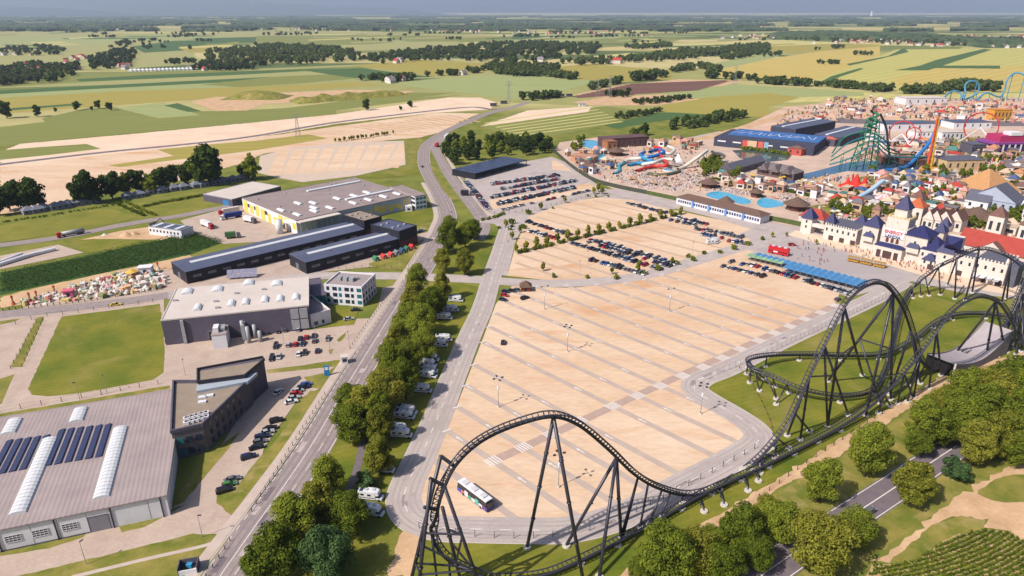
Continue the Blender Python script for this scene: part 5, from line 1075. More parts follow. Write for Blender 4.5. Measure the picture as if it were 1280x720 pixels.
# young trees: row on the sand, hedges of the upper car park
treeline([(420, 178), (450, 174), (490, 168)], 26, 'young tree in the row along the striped lot', (.8, 1.1), ('young',), 1, True)
for i in range(17):
    t = i / 16; x, y = 645 + t * 206, 316 - t * 48; p = W(x, y); tree('young', p, trng.uniform(1.1, 1.6), 'slim young tree in the hedge across the upper car park', 'hedge trees of the car park')
for i in range(46):
    t = i / 45
    if int(t * 12.99) % 1 == 0 and (t * 12.9) % 1 < .22: continue
    p = W(645 + t * 205, 318 - t * 49.5); tree('shrub', p, trng.uniform(1.35, 1.75), 'dense green shrub in the hedge across the upper car park', 'hedge shrubs of the car park', 'shrub')
for x, y, k, s in ((676, 263, 'young', 1.4), (706, 254, 'young', 1.1), (661, 268, 'shrub', 1.8), (691, 261, 'shrub', 1.0), (655, 286, 'shrub', 1.8), (650, 291, 'young', 1.0), (640, 280, 'shrub', 2), (679, 339, 'young', 1.1), (692, 347, 'shrub', 1.3), (734, 348, 'shrub', 1.2), (765, 343, 'young', .9), (770, 349, 'shrub', 1.6), (805, 344, 'shrub', 1.5), (822, 338, 'shrub', 1.8), (840, 331, 'young', .9), (846, 331, 'shrub', 1.6), (866, 326, 'shrub', 1.8), (860, 322, 'shrub', 1.3), (880, 318, 'shrub', 1.2), (900, 317, 'shrub', 1.3), (917, 312, 'shrub', 1.9), (935, 307, 'shrub', 1.6), (953, 300, 'shrub', 1.4), (965, 297, 'young', .8), (983, 296, 'young', .7), (1020, 306, 'young', .7), (800, 330, 'shrub', 1.4), (797, 340, 'young', 1.1), (640, 300, 'young', 1.2)):
    tree(k, W(x, y), s, ('slim young tree' if k == 'young' else 'round green shrub') + ' on the border of the upper car park', 'car park border ' + k, 'tree' if k == 'young' else 'shrub')
for x, y, s in ((748, 240, 1.5), (742, 243, 1.3), (752, 243, 1.3), (760, 246, 1), (735, 246, 1), (745, 247, 1.1), (624, 286, 1.1), (632, 285, 1.3), (640, 284, 1.1), (638, 288, 1)):
    tree('young' if s > 1.2 else 'shrub', W(x, y), s, 'ornamental shrub on the planted traffic island', 'island shrubs', 'shrub')
treeline([(602, 276), (620, 272), (632, 267)], 16, 'clipped low hedge along the entry bend', (.9, 1.2), ('shrub',), .5)
# evergreen hedges round the bungalow plots
treeline([(145, 255), (165, 264), (180, 270)], 22, 'dark hedge beside the bungalow path', (1.1, 1.4), ('shrub',), .3); treeline([(155, 252), (175, 262), (195, 271)], 22, 'dark hedge across the bungalow path', (1.1, 1.4), ('shrub',), .3)
treeline([(180, 259), (215, 252), (258, 244)], 26, 'green hedge along the small lawn', (1.0, 1.3), ('shrub',), .4); treeline([(0, 279), (60, 270), (140, 257)], 34, 'low hedge in front of the bungalows', (.6, .9), ('shrub',), .6)
# ------------------------------------------------ roller coaster
M_coast = mat('coaster_steel', rgb(46, 44, 58), rgb(58, 56, 70), .6, 3, .42, .5)
M_rail = mat('coaster_rail', rgb(62, 60, 76), None, rough=.35, spec=.5)
M_foot = mat('footing_concrete', rgb(214, 206, 198), rgb(196, 188, 180), .8, 4)
coaster = thing('roller_coaster', 'black steel roller coaster with tall camelback hills on tubular supports', 'roller coaster', W(870, 622))
CO = Vector(coaster.location)
def cpart(b, name, m, smooth=False, parent=None):
    b.v = [(x - CO.x, y - CO.y, z - CO.z) for x, y, z in b.v]; return b.build(name, m, parent or coaster, smooth)
def on_line(x, y, A, Bp):                    # photo point over the plan line through two ground pixels
    a, c = W(*A), W(*Bp); r = ray(x, y); e = c - a; den = r.x * e.y - r.y * e.x; t = (a.x * e.y - a.y * e.x) / den
    return Vector((r.x * t, r.y * t, CAM_H + r.z * t))
def at_z(x, y, z): return W(x, y, z)
def track(pts, k=10, gauge=1.25, bank=None, spine=.4):
    line = resample(catmull(pts, k * 3), 1.3); n = len(line); sp, L, R = [], [], []; ties = MB(); lace = MB()
    for i, p in enumerate(line):
        d = (line[min(i + 1, n - 1)] - line[max(i - 1, 0)]).normalized()
        side = d.cross(Vector((0, 0, 1)))
        if side.length < .05: side = Vector((1, 0, 0))
        side.normalize(); bk = bank(i / n) if bank else 0; up = side.cross(d).normalized()
        s2 = side * math.cos(bk) + up * math.sin(bk); u2 = up * math.cos(bk) - side * math.sin(bk)
        sp.append(p - u2 * 1.05); L.append(p + s2 * gauge * .72); R.append(p - s2 * gauge * .72)
        ties.tube(L[-1], sp[-1], .11, n=4, cap=False); ties.tube(R[-1], sp[-1], .11, n=4, cap=False); ties.tube(L[-1], R[-1], .09, n=4, cap=False)
    t = cpart(MB().path(sp, spine, 8), 'spine_tube', M_coast, True)
    cpart(MB().path(L, .17, 6), 'rail', M_rail, True); cpart(MB().path(R, .17, 6), 'rail', M_rail, True); stuff(cpart(ties, 'crossties', M_coast))
    return line, sp
FT = None
def footing(g, r=1.1):
    global FT
    if FT is None: FT = MB().tube((0, 0, 0), (0, 0, .55), 1, .92, 10).mesh('footing', M_foot)
    o = link('footing', FT, coaster, (g.x - CO.x, g.y - CO.y, .03)); o.scale = (r, r, 1)
def leg(top, g, r=.42, foot=True):
    r *= .86
    b = MB(); b.tube(Vector((g.x, g.y, .5)), top, r, r, 8); n = max(1, int((top - g).length // 14))
    for i in range(1, n + 1): c = g + (top - g) * (i / (n + 1)); d = (top - g).normalized(); b.tube(c - d * .15, c + d * .15, r + .14, r + .14, 8)
    cpart(b, 'support_column', M_coast, True)
    if foot: footing(g)
def brace(a, c, r=.22): cpart(MB().tube(a, c, r, r, 6), 'brace', M_coast)
def nearest(sp, x, y):
    best = None
    for p in sp:
        c = Vector((p.x, p.y, p.z - CAM_H)); f = c.y * cP - c.z * sP
        if f < 1: continue
        u = 640 + FPX * c.x / f; v = 360 - FPX * (c.y * sP + c.z * cP) / f; d = (u - x) ** 2 + (v - y) ** 2
        if best is None or d < best[0]: best = (d, p)
    return best[1]
# hill one over the car park edge, the valley, hill two down into the tunnel
A, Bq, Cq, Dq = (693, 702), (866, 620), (1036, 532), (1163, 468)
h1 = [on_line(*p, A, Bq) for p in ((690, 516), (725, 526), (762, 556), (795, 588), (825, 606))] + [W(862, 615.5, 2.6)]
left = [at_z(642, 527, 42), at_z(600, 546, 40), at_z(568, 574, 37), at_z(552, 602, 32), at_z(544, 634, 25), at_z(545, 664, 18), at_z(556, 690, 11.5), at_z(582, 708, 6.5), at_z(614, 720, 4)]
h1[0] = on_line(690, 516, A, Bq)
h2 = [W(895, 607, 2.6)] + [on_line(*p, Bq, Cq) for p in ((925, 590), (955, 564), (985, 524), (1012, 465), (1036, 416))] + [on_line(*p, Cq, Dq) for p in ((1058, 376), (1083, 354), (1108, 353), (1130, 381), (1143, 418), (1152, 446))] + [W(1166, 460, 2.4), W(1185, 454, 2.2)]
low = [W(640, 720, 2.4), W(690, 712, 2.2), W(760, 680, 2.2), W(820, 648, 2.2), W(880, 614, 2.4), W(960, 577, 2.4), W(1040, 537, 2.4)]
P3, Q3 = (1090, 519), (1240, 455)
h3 = [on_line(*p, P3, Q3) for p in ((1085, 508), (1115, 480), (1150, 440), (1180, 399), (1205, 376), (1228, 368), (1250, 376), (1264, 396), (1276, 420))] + [W(1290, 440, 3)]
lineA, spA = track(left[::-1][:-1] + [left[0]] + h1 + h2, bank=lambda t: (.55 * math.sin(min(1, t / .2) * PI) if t < .2 else 0))
lineB, spB = track([left[-1]] + low + h3)
# hill one supports
for top_px, feet in (((690, 524), ((659, 685), (729, 728))), ((770, 571), ((708, 683), (749, 722), (776, 673))), ((798, 596), ((779, 671), (776, 673))), ((812, 605), ((800, 660),)), ((826, 611), ((812, 655),)), ((838, 615), ((826, 646),))):
    T = nearest(spA, *top_px)
    for f in feet: leg(T, W(*f), .5 if T.z > 20 else .36)
# drop tower frame on the left
tops = [(548, 604), (541, 634), (543, 660), (560, 580)]
feetL = [W(515, 722), W(530, 728), W(594, 716), W(566, 735), W(508, 735)]
cols = [(W(551, 570, 38), W(508, 752)), (W(539, 598, 34), W(520, 762)), (W(557, 612, 32), W(606, 752)), (W(553, 634, 28), W(578, 736))]
for T, g in cols: leg(T, g, .48)
for T, tp in ((W(551, 570, 38), (563, 580)), (W(537, 598, 34), (553, 606)), (W(530, 634, 27), (545, 634)), (W(557, 612, 32), (551, 608))): brace(T, nearest(spA, *tp), .42)
def pt(c, t): return c[1] + (c[0] - c[1]) * t
for a, t0, c, t1 in ((0, .28, 1, .28), (1, .28, 2, .3), (0, .45, 1, .3), (2, .3, 3, .3), (1, .5, 2, .3), (3, .6, 2, .3), (3, .35, 2, .6), (0, .6, 1, .6), (1, .6, 2, .62), (2, .62, 3, .75), (1, .28, 0, .6), (0, .28, 3, .3), (1, .12, 2, .12)): brace(pt(cols[a], t0), pt(cols[c], t1), .26)
leg(nearest(spA, 545, 664), W(548, 742), .34)
# valley and low-track stubs
def stubs(sp, x0, x1, step, off=1.6, zmax=9):
    last = None
    for p in sp:
        c = Vector((p.x, p.y, p.z - CAM_H)); f = c.y * cP - c.z * sP; u = 640 + FPX * c.x / f
        if x0 <= u <= x1 and p.z < zmax and (last is None or (p - last).length > step):
            last = p; g = Vector((p.x, p.y, 0)); leg(p, g, .3)
stubs(spB, 600, 1060, 11); stubs(spA, 850, 930, 12); stubs(spA, 560, 640, 10)
for tp, feet in (((935, 585), ((942, 590), (952, 582))), ((955, 566), ((969, 571), (950, 592))), ((972, 545), ((986, 561), (968, 572)))):
    T = nearest(spA, *tp)
    for f in feet: leg(T, W(*f), .32)
for x, y in ((880, 640), (905, 632), (935, 614), (948, 602)):
    g = W(x, y); T = nearest(spB, x - 6, y - 22); leg(T, g, .3)
# hill two supports
for tp, feet, r in (((1056, 386), ((1034, 534), (1078, 470)), .5), ((1012, 470), ((1000, 550), (984, 545)), .42), ((992, 515), ((1012, 540), (966, 560)), .4), ((1120, 366), ((1035, 477), (1082, 520), (1113, 500)), .5), ((1140, 412), ((1112, 494), (1150, 480)), .42), ((1030, 430), ((1034, 534), (1060, 520)), .42)):
    T = nearest(spA, *tp)
    for f in feet: leg(T, W(*f), r)
T = nearest(spA, 1120, 366); m1 = W(1035, 477) + (T - W(1035, 477)) * .52; m2 = nearest(spA, 1146, 430); brace(m1, W(1113, 500) + (T - W(1113, 500)) * .5, .3); leg(m1, W(1100, 505), .38)
brace(W(1034, 534) + (nearest(spA, 1056, 386) - W(1034, 534)) * .45, nearest(spA, 1010, 470), .26); brace(W(1034, 534) + (nearest(spA, 1056, 386) - W(1034, 534)) * .6, W(1078, 470) + (nearest(spA, 1056, 386) - W(1078, 470)) * .5, .26)
# hill three supports
for tp, feet, r in (((1172, 412), ((1161, 486), (1176, 470)), .42), ((1245, 375), ((1232, 447), (1193, 444), (1256, 440)), .46), ((1105, 492), ((1098, 517), (1112, 508)), .34), ((1130, 464), ((1122, 505), (1140, 497)), .36), ((1150, 441), ((1142, 497), (1134, 503)), .36)):
    T = nearest(spB, *tp)
    for f in feet: leg(T, W(*f), r)
# far hill and the low turnaround
c4 = [above(1136, 364, 1141, 373), above(1150, 349, 1151, 371), above(1162, 340, 1161, 370), above(1176, 330, 1175, 369), above(1197, 320, 1193, 374), above(1225, 309, 1215, 370), above(1250, 314, 1240, 378), above(1272, 326, 1262, 388), above(1292, 345, 1290, 400)]
lowc = [W(1124, 392, 3.5), W(1116, 428, 3.2), W(1108, 458, 3), W(1093, 484, 3), W(1062, 492, 3.2), W(1012, 486, 5), W(966, 468, 7), W(939, 457, 8), W(938, 447, 7.5), W(966, 442, 5), W(1010, 441, 3.2), W(1060, 442, 3), W(1104, 440, 3), W(1140, 424, 3), W(1172, 400, 3), W(1200, 391, 3), W(1240, 391, 3), W(1292, 399, 3)]
lineC, spC = track(c4[::-1] + lowc, bank=lambda t: -.5 * math.exp(-((t - .53) / .06) ** 2))
for tp, feet, r in (((1141, 362), ((1141, 373),), .3), ((1149, 352), ((1151, 371),), .3), ((1155, 345), ((1161, 370),), .34), ((1172, 334), ((1175, 369), (1160, 358)), .36), ((1196, 322), ((1193, 374), (1184, 357)), .42), ((1224, 311), ((1206, 376), (1215, 366)), .46), ((1266, 324), ((1252, 378), (1258, 374)), .46)):
    T = nearest(spC, *tp)
    for f in feet: leg(T, W(*f), r)
brace(W(1206, 376) + (nearest(spC, 1224, 311) - W(1206, 376)) * .4, W(1215, 366) + (nearest(spC, 1224, 311) - W(1215, 366)) * .4); brace(W(1193, 374), above(1205, 357, 1204, 366), .3)
stubs(spC, 938, 1290, 15, zmax=4.5)
for tp, f in (((936, 455), (935, 459.5)), ((938, 455), (933, 468)), ((940, 458), (937, 479)), ((945, 460), (949, 489)), ((960, 466), (970, 499)), ((984, 475), (970, 506)), ((950, 462), (953, 469)), ((968, 470), (969, 484)), ((986, 476), (986, 492)), ((1004, 482), (1001, 497)), ((936, 452), (955, 475))): leg(nearest(spC, *tp), W(*f), .3)
# lift hill behind the tunnel with its column cluster
li = [W(1205, 440, 3), W(1232, 424, 4)] + [above(x, y, gx, gy) for x, y, gx, gy in ((1248, 412, 1246, 432), (1262, 392, 1258, 428), (1275, 362, 1270, 424), (1290, 325, 1284, 418))]
lineD, spD = track(li)
off = Vector((5, 3.5, 0)); lineE, spE = track([p + off + Vector((0, 0, -1.5)) for p in li[2:]])
for i, (gx, gy) in enumerate(((1226, 443), (1238, 445), (1246, 446), (1250, 436), (1258, 441), (1262, 430), (1268, 436), (1273, 428), (1276, 440), (1281, 432), (1243, 432), (1270, 444))):
    T = nearest(spD if i % 2 else spE, gx + 6, gy - 30 - (gx - 1226) * .9); leg(T, W(gx, gy), .42)
for x, y, fx, fy in ((1147, 452, 1135, 482), (1156, 456, 1147, 476), (1270, 415, 1258, 440)): leg(W(x, y, 3), W(fx, fy), .3)
# tunnel: curved concrete chute with a dark mouth
t = thing('splash_tunnel', 'curved grey concrete chute with dark tunnel mouth under the coaster', 'tunnel', W(1172, 468)); TO = Vector(t.location)
prof = []
N = 14; a0, a1 = W(1161, 470), W(1236, 430); b0, b1 = W(1182, 469), W(1250, 440)
ax = ((W(1240, 436) - W(1172, 468)).normalized()); nx_ = Vector((-ax.y, ax.x, 0)); Lr = (W(1240, 436) - W(1172, 468)).length
def rp(s, side, z): q = W(1172, 468) + ax * (Lr * s) + nx_ * side; return (q.x - TO.x, q.y - TO.y, z)
def rh(s): return 6.2 - 3.6 * math.sin(min(1, s / .5) * PI / 2) if s < .5 else 2.6 + 7.5 * ((s - .5) / .5) ** 1.7
sl_, sr_, un = MB(), MB(), MB()
for i in range(N):
    s0, s1 = i / N, (i + 1) / N; h0, h1_ = rh(s0), rh(s1)
    un.add([rp(s0, -5, h0), rp(s1, -5, h1_), rp(s1, 5, h1_), rp(s0, 5, h0)], [(0, 1, 2, 3)])
    for sd, mb in ((-5, sl_), (5, sr_)): mb.add([rp(s0, sd, 0), rp(s1, sd, 0), rp(s1, sd, h1_ + .5), rp(s0, sd, h0 + .5), rp(s0, sd * 1.05, 0), rp(s1, sd * 1.05, 0), rp(s1, sd * 1.05, h1_ + .5), rp(s0, sd * 1.05, h0 + .5)], [(0, 1, 2, 3), (7, 6, 5, 4), (3, 2, 6, 7)])
un.add([rp(1, -5, rh(1)), rp(1, 5, rh(1)), rp(1, 5, 0), rp(1, -5, 0)], [(0, 1, 2, 3)])
un.build('chute', mat('chute_concrete', rgb(178, 168, 172), rgb(162, 152, 158), .25, 6), t); sl_.build('side_wall', mat('chute_side', rgb(140, 132, 138), rgb(120, 112, 120), .5, 6), t); sr_.build('side_wall', mat('chute_side', rgb(1, 1, 1)), t)
fr_ = MB(); fr_.add([rp(0, -5.25, 0), rp(0, -4.6, 0), rp(0, -4.6, 6.6), rp(0, -5.25, 6.9)], [(0, 1, 2, 3)]); fr_.build('portal_frame', M_foot, t)
fr_ = MB(); fr_.add([rp(.04, -4.9, 0), rp(.04, 4.9, 0), rp(.04, 4.9, 5.6), rp(.04, -4.9, 5.6)], [(0, 1, 2, 3)]); fr_.build('tunnel_mouth', M_rubshade, t)  # black sheet across the mouth stands in for the shade inside
# ------------------------------------------------ fences
def fence(px, label, h=2, sp=4, post=.07, rails=2, m=None, name='fence', dx=0):
    line = resample(catmull([W(*p) for p in px], 8), sp); o = thing(name, label, 'fence', line[0]); O = line[0]; m = m or M_dark
    pm = MB().box(-post, post, -post, post, 0, h).mesh('post', m)
    for p in line: link('post', pm, o, p - O)
    for r in range(rails):
        z = h * (r + 1) / rails - .1; q = MB()
        q.path([Vector((p.x - O.x, p.y - O.y, z)) for p in line], .022, 4); q.build('rail', m, o)
fence([(524, 661), (600, 672), (700, 671), (770, 652), (860, 608), (955, 555)], 'thin dark wire fence between curved drive and coaster lawn', 2.2, 5)
fence([(896, 468), (930, 455), (1000, 424), (1080, 386), (1120, 368)], 'tall pale fence between the lot road and coaster lawn', 2.6, 3.2, .08, 2, M_steel)
fence([(1130, 500), (1050, 552), (1000, 585), (960, 615), (900, 655)], 'dark fence along the lower side of the sandy track', 1.6, 5)
fence([(924, 460), (945, 490), (962, 525), (966, 545)], 'low plank edge across the coaster lawn', .8, 4, .1, 2, M_brown)
fence([(315, 640), (340, 600), (372, 548), (408, 492)], 'dark metal fence along the verge by the main road', 1.6, 3)
fence([(438, 436), (460, 404), (492, 362)], 'low dark fence along the office lawn and footway', 1.4, 3)
fence([(0, 516), (120, 495), (213, 478)], 'thin dark fence below the big lawn', 2, 6)
fence([(0, 412), (47, 398), (78, 394), (140, 385), (200, 377)], 'thin dark fence along the side road', 2, 6)
fence([(4, 389), (60, 383), (110, 377), (160, 369), (205, 362)], 'black fence in front of the stored park props', 1.6, 2.5, .12, 4)
fence([(14, 462), (48, 399)], 'short dark fence beside the narrow grass strip', 1.8, 5); fence([(28, 459), (56, 397)], 'second short dark fence beside the narrow grass strip', 1.8, 5)
fence([(258, 722), (280, 690), (292, 668)], 'dark rail fence beside the bin enclosure', 1.4, 3)
fence([(384, 338), (480, 335), (506, 338), (530, 303)], 'dark fence round the shed display lawn', 1.8, 4)
fence([(570, 216), (590, 240), (612, 266), (660, 264), (720, 250), (760, 240)], 'dark fence round the walled upper car park', 2.2, 5, .1, 3)
# dark screen fence towards the water park
def screen(px, label, h, m, th=.2):
    line = catmull([W(*p) for p in px], 6); o = thing('screen_wall', label, 'wall', line[0]); O = line[0]; seg = resample(line, 6) + [line[-1]]
    for a, c in zip(seg, seg[1:]):
        d = c - a; L = d.length
        if L < .3: continue
        q = MB().box(0, L - .04, -th / 2, th / 2, 0, h).build('panel', m, o); q.location = a - O; q.rotation_euler[2] = math.atan2(d.y, d.x)
M_scr = mat('screen_dark', rgb(84, 88, 78), rgb(66, 72, 60), .4, 4)
screen([(692, 190), (715, 210), (740, 226), (765, 234), (808, 243)], 'dark screen wall between walled lot and water park', 3.2, M_scr); screen([(808, 243), (846, 251)], 'hedge covered screen wall beside the long pavilion', 3, mat('screen_green', rgb(78, 92, 48), rgb(96, 108, 60), .6, 4))
screen([(953, 274), (985, 280), (1003, 284)], 'hedge covered screen wall beside the gate tower', 3.2, mat('screen_green', rgb(0, 0, 0)))
# ------------------------------------------------ light masts
def mast(px, h, heads, label):
    p = W(*px); t = thing('light_mast', label, 'lamp post', (p.x, p.y, .1), .4, 'light masts of the sand car park'); MB().tube((0, 0, 0), (0, 0, h), .12, .07, 8).build('pole', M_steel, t, True); MB().tube((0, 0, 0), (0, 0, .5), .55, .45, 8).build('base', M_foot, t)
    MB().tube((0, 0, h * .62), (0, 0, h * .62 + 1.3), .35, .35, 8).build('marker_sleeve', M_wallw, t)
    for i in range(heads):
        a = 2 * PI * i / heads; x, y = math.cos(a) * 1.5, math.sin(a) * 1.5; MB().tube((0, 0, h), (x, y, h + .2), .05, .05, 5).build('arm', M_steel, t); MB().box(x - .4, x + .4, y - .3, y + .3, h + .1, h + .35, 0, a).build('lamp_head', M_dark, t)
for x, y in ((709, 440), (698, 609), (680.5, 387), (836.5, 390), (875.5, 518), (623, 509)): mast((x, y), 11, 4 if y > 400 else 2, 'slim light mast with clustered lamp heads on the sand')
def lamp(px, h, label, grp):
    p = W(*px); t = thing('street_lamp', label, 'lamp post', (p.x, p.y, .1), trng.uniform(0, 6), grp); MB().tube((0, 0, 0), (0, 0, h), .1, .06, 6).build('pole', M_steel, t); MB().box(0, .9, -.15, .15, h - .05, h + .12).build('lamp_head', M_dark, t)
for x, y in ((355, 430), (395, 425), (437, 437), (413, 443)): lamp((x, y), 8, 'thin lamp post in the staff car park', 'staff car park lamps')
for x, y in ((253, 672), (108, 706), (232, 470), (100, 500), (134, 492)): lamp((x, y), 7, 'thin lamp post on the factory yard', 'factory yard lamps')
for x, y in ((865, 320), (735, 332), (725, 345), (500, 330), (417, 332),): lamp((x, y), 8, 'thin lamp post by the roads', 'road lamps')
# ------------------------------------------------ amusement park
M_cream = mat('castle_render', rgb(232, 222, 214), rgb(216, 204, 196), .4, 4); M_cblue = mat('castle_roof_blue', rgb(44, 46, 92), rgb(54, 56, 104), .6, 4, .5)
M_pgrey = mat('slate_roof', rgb(106, 106, 122), rgb(92, 92, 108), .5, 4, .7); M_redr = mat('red_tile_roof', rgb(178, 76, 66), rgb(162, 66, 58), .4, 5, .7); M_brr = mat('brown_tile_roof', rgb(130, 96, 88), rgb(112, 80, 74), .5, 4); M_thatch = mat('thatch_roof', rgb(122, 98, 88), rgb(100, 78, 70), .8, 5)
M_pool = mat('pool_water', rgb(70, 170, 214), rgb(96, 190, 226), .3, 3, .1, .5); M_lake = mat('lake_water', rgb(58, 96, 136), rgb(70, 110, 146), .05, 4, .12, .5); M_pond = mat('pond_water', rgb(66, 84, 86), rgb(80, 96, 92), .05, 4, .12, .5)
M_park = mat('park_paving', rgb(220, 190, 172), rgb(190, 166, 152), .06, 8, contrast=1.4); M_site = mat('building_site', rgb(226, 192, 168), rgb(196, 160, 140), .03, 8, contrast=1.4)
poly('park_ground', [(692, 190), (700, 178), (760, 170), (860, 176), (960, 166), (1060, 150), (1290, 156), (1290, 352), (1130, 318), (1003, 286), (846, 252), (765, 236), (720, 214)], 7, M_park)
poly('park_ground', [(905, 168), (950, 148), (980, 134), (1060, 126), (1290, 122), (1290, 156), (1060, 152), (960, 166)], 6, M_site)
poly('road', [(1045, 147), (1100, 150), (1290, 152), (1290, 158), (1160, 157), (1045, 154)], 8, M_asphd)
road('haul_road', [(800, 188), (850, 178), (900, 168), (960, 150), (1000, 138)], 14, 8, M_dirt); poly('road', [(700, 188), (800, 184), (900, 164), (905, 168), (800, 190), (720, 196)], 7, M_asph2)
poly('lake', [(968, 232), (985, 222), (1020, 214), (1060, 203), (1110, 200), (1165, 204), (1150, 212), (1110, 217), (1060, 214), (1020, 222), (1000, 228)], 9, M_lake); poly('pond', [(915, 188), (950, 186), (990, 194), (985, 200), (950, 204), (925, 198)], 9, M_pond)
for nm, px in (('pool', [(727, 180), (735, 175), (752, 178), (757, 184), (748, 187), (735, 185)]), ('pool', [(740, 201), (748, 194), (757, 194), (755, 200), (748, 204)]), ('pool', [(752, 173), (765, 171), (775, 175), (765, 178)]), ('pool', [(882, 244), (890, 240), (905, 240), (918, 244), (935, 249), (938, 254), (925, 255), (908, 249), (895, 249)]), ('pool', [(946, 254), (952, 248), (965, 249), (980, 254), (975, 258), (955, 260)]), ('pool', [(960, 236), (985, 232), (1000, 238), (980, 240)])): poly(nm, px, 10, M_pool, 5)
for px in ([(1200, 250), (1290, 250), (1290, 280), (1230, 280)], [(1020, 256), (1060, 258), (1050, 270), (1010, 264)], [(1180, 172), (1290, 178), (1290, 200), (1200, 196)], [(1000, 270), (1040, 262), (1030, 280), (1005, 280)], [(1110, 232), (1150, 228), (1160, 244), (1120, 246)], [(1060, 262), (1090, 258), (1100, 272), (1070, 274)], [(1170, 258), (1205, 262), (1200, 278), (1160, 270)], [(1100, 196), (1180, 196), (1180, 202), (1100, 201)], [(1070, 222), (1110, 220), (1100, 230), (1070, 232)]): poly('planted_ground', px, 8, M_verge, 4)
SOLID = {}
for q in ([(968, 232), (985, 222), (1020, 214), (1060, 203), (1110, 200), (1165, 204), (1150, 212), (1110, 217), (1060, 214), (1020, 222), (1000, 228)], [(915, 188), (950, 186), (990, 194), (985, 200), (950, 204), (925, 198)], [(727, 180), (735, 175), (752, 178), (757, 184), (748, 187), (735, 185)], [(740, 201), (748, 194), (757, 194), (755, 200), (748, 204)], [(880, 244), (890, 239), (905, 239), (938, 250), (938, 256), (908, 251)], [(944, 254), (952, 247), (982, 254), (955, 261)], [(960, 236), (985, 232), (1000, 238), (980, 240)], [(890, 186), (1020, 198), (1030, 178), (910, 164)]): EXCL.append([W(*p) for p in q])
def pc(c, rough=.7):
    if c not in SOLID: SOLID[c] = mat('park_colour_%d' % len(SOLID), rgb(*c), rgb(*[int(v * .9) for v in c]), .7, 3, rough)
    return SOLID[c]
ORI = pang((1005, 292), (1230, 346))       # the castle front runs this way
def house(px, w, d, h, rh, wall, roofm, label, name='park_building', gable=True, axis='x', ang=None, cat='building', group=None, wins=2, ov=.4):
    p = W(*px); t = thing(name, label, cat, (p.x, p.y, .1), ORI if ang is None else ang, group)
    MB().box(-w / 2, w / 2, 0, d, 0, h).build('wall', wall, t)
    if rh: MB().hip(-w / 2 - ov, w / 2 + ov, -ov, d + ov, h - .02, h + rh, gable=gable, axis=axis, mi=0, gmi=1 if gable else None).build('roof', [roofm, wall], t)
    else: MB().box(-w / 2 - ov, w / 2 + ov, -ov, d + ov, h + .01, h + .35).build('roof', roofm, t)
    for i in range(wins):
        x = -w / 2 + w * (i + .5) / wins; MB().box(x - min(.8, w / wins * .28), x + min(.8, w / wins * .28), -.08, .02, h * .35, h * .75).build('window', M_glass, t)
    return t
# ---- castle gate
cp = W(1005, 292); castle = thing('castle_gate', 'cream castle entrance with dark blue pointed roofs and shop sign', 'castle', (cp.x, cp.y, .1), ORI)
cu = Vector((math.cos(ORI), math.sin(ORI), 0)); cn_ = Vector((-cu.y, cu.x, 0))
def cl_(px): d = W(*px) - cp; return d.dot(cu), d.dot(cn_)
def cren(b, x0, x1, y0, y1, z, s=.7, h=.8):
    n = max(2, int((x1 - x0) / (2 * s)))
    for i in range(n): xx = x0 + (x1 - x0) * (i + .25) / n; b.box(xx, xx + s, y0, y0 + .4, z, z + h); b.box(xx, xx + s, y1 - .4, y1, z, z + h)
    n = max(2, int((y1 - y0) / (2 * s)))
    for i in range(n): yy = y0 + (y1 - y0) * (i + .25) / n; b.box(x0, x0 + .4, yy, yy + s, z, z + h); b.box(x1 - .4, x1, yy, yy + s, z, z + h)
def tower(px, w, h, rh, d=None, roofm=None, wins=2, y0=None, z0=0, wall=None, ov=.7):
    x, y = cl_(px); y = y if y0 is None else y0; d = d or w
    t = MB().box(x - w / 2, x + w / 2, y, y + d, z0, h).build('tower', wall or M_cream, castle)
    if rh: MB().hip(x - w / 2 - ov, x + w / 2 + ov, y - ov, y + d + ov, h - .02, h + rh, inset=min(w, d) / 2 + ov - .05).build('tower_roof', roofm or M_cblue, t)
    b = MB(); cren(b, x - w / 2 - .15, x + w / 2 + .15, y - .15, y + d + .15, h - .8, .6, .78); stuff(b.build('battlement', M_cream, t))
    for i in range(wins):
        z = z0 + (h - z0) * (.35 + .35 * i); MB().box(x - .5, x + .5, y - .06, y + .05, z, z + 1.6).build('window', M_glass, t)
    return x, y, t
def wing(p0, p1, h, d, rm, nw=5, rh=0, yy=None, name='wing'):
    x0, y0 = cl_(p0); x1, _ = cl_(p1); y0 = y0 if yy is None else yy
    t = MB().box(x0, x1, y0, y0 + d, 0, h).build(name, M_cream, castle)
    if rh: MB().hip(x0 - .3, x1 + .3, y0 - .3, y0 + d + .3, h - .02, h + rh).build('wing_roof', rm, t)
    else:
        MB().box(x0 + .4, x1 - .4, y0 + .4, y0 + d - .4, h + .005, h + .3).build('wing_roof', rm, t); b = MB(); cren(b, x0, x1, y0, y0 + d, h + .001, .7, 1.0); stuff(b.build('battlement', M_cream, t))
    for i in range(nw):
        x = x0 + (x1 - x0) * (i + .5) / nw; MB().box(x - .5, x + .5, y0 - .06, y0 + .05, h * .62, h * .62 + 1.8).build('window', M_glass, t); 
        if i % 2: MB().box(x - 1.4, x + 1.4, y0 - .07, y0 + .04, .1, 2.8).build('arch_shade_panel', mat('arch_shadow', rgb(86, 66, 66)), t)  # dark panel on the wall, shade of the arch put into its colour
    return x0, x1, y0
tower((1006, 291), 6.5, 9, 6.5); tower((1034, 297), 4.5, 9.5, 5.5)
x0, y0 = cl_((1012, 292)); MB().box(x0, x0 + 8, y0, y0 + 3, 4.5, 6.5).build('gate_arch', M_cream, castle)
wx0, wx1, wy = wing((1028, 298), (1072, 306), 8.5, 20, M_pgrey, 6)
tower((1055, 304), 6, 8.6, 5, y0=wy + 17); 
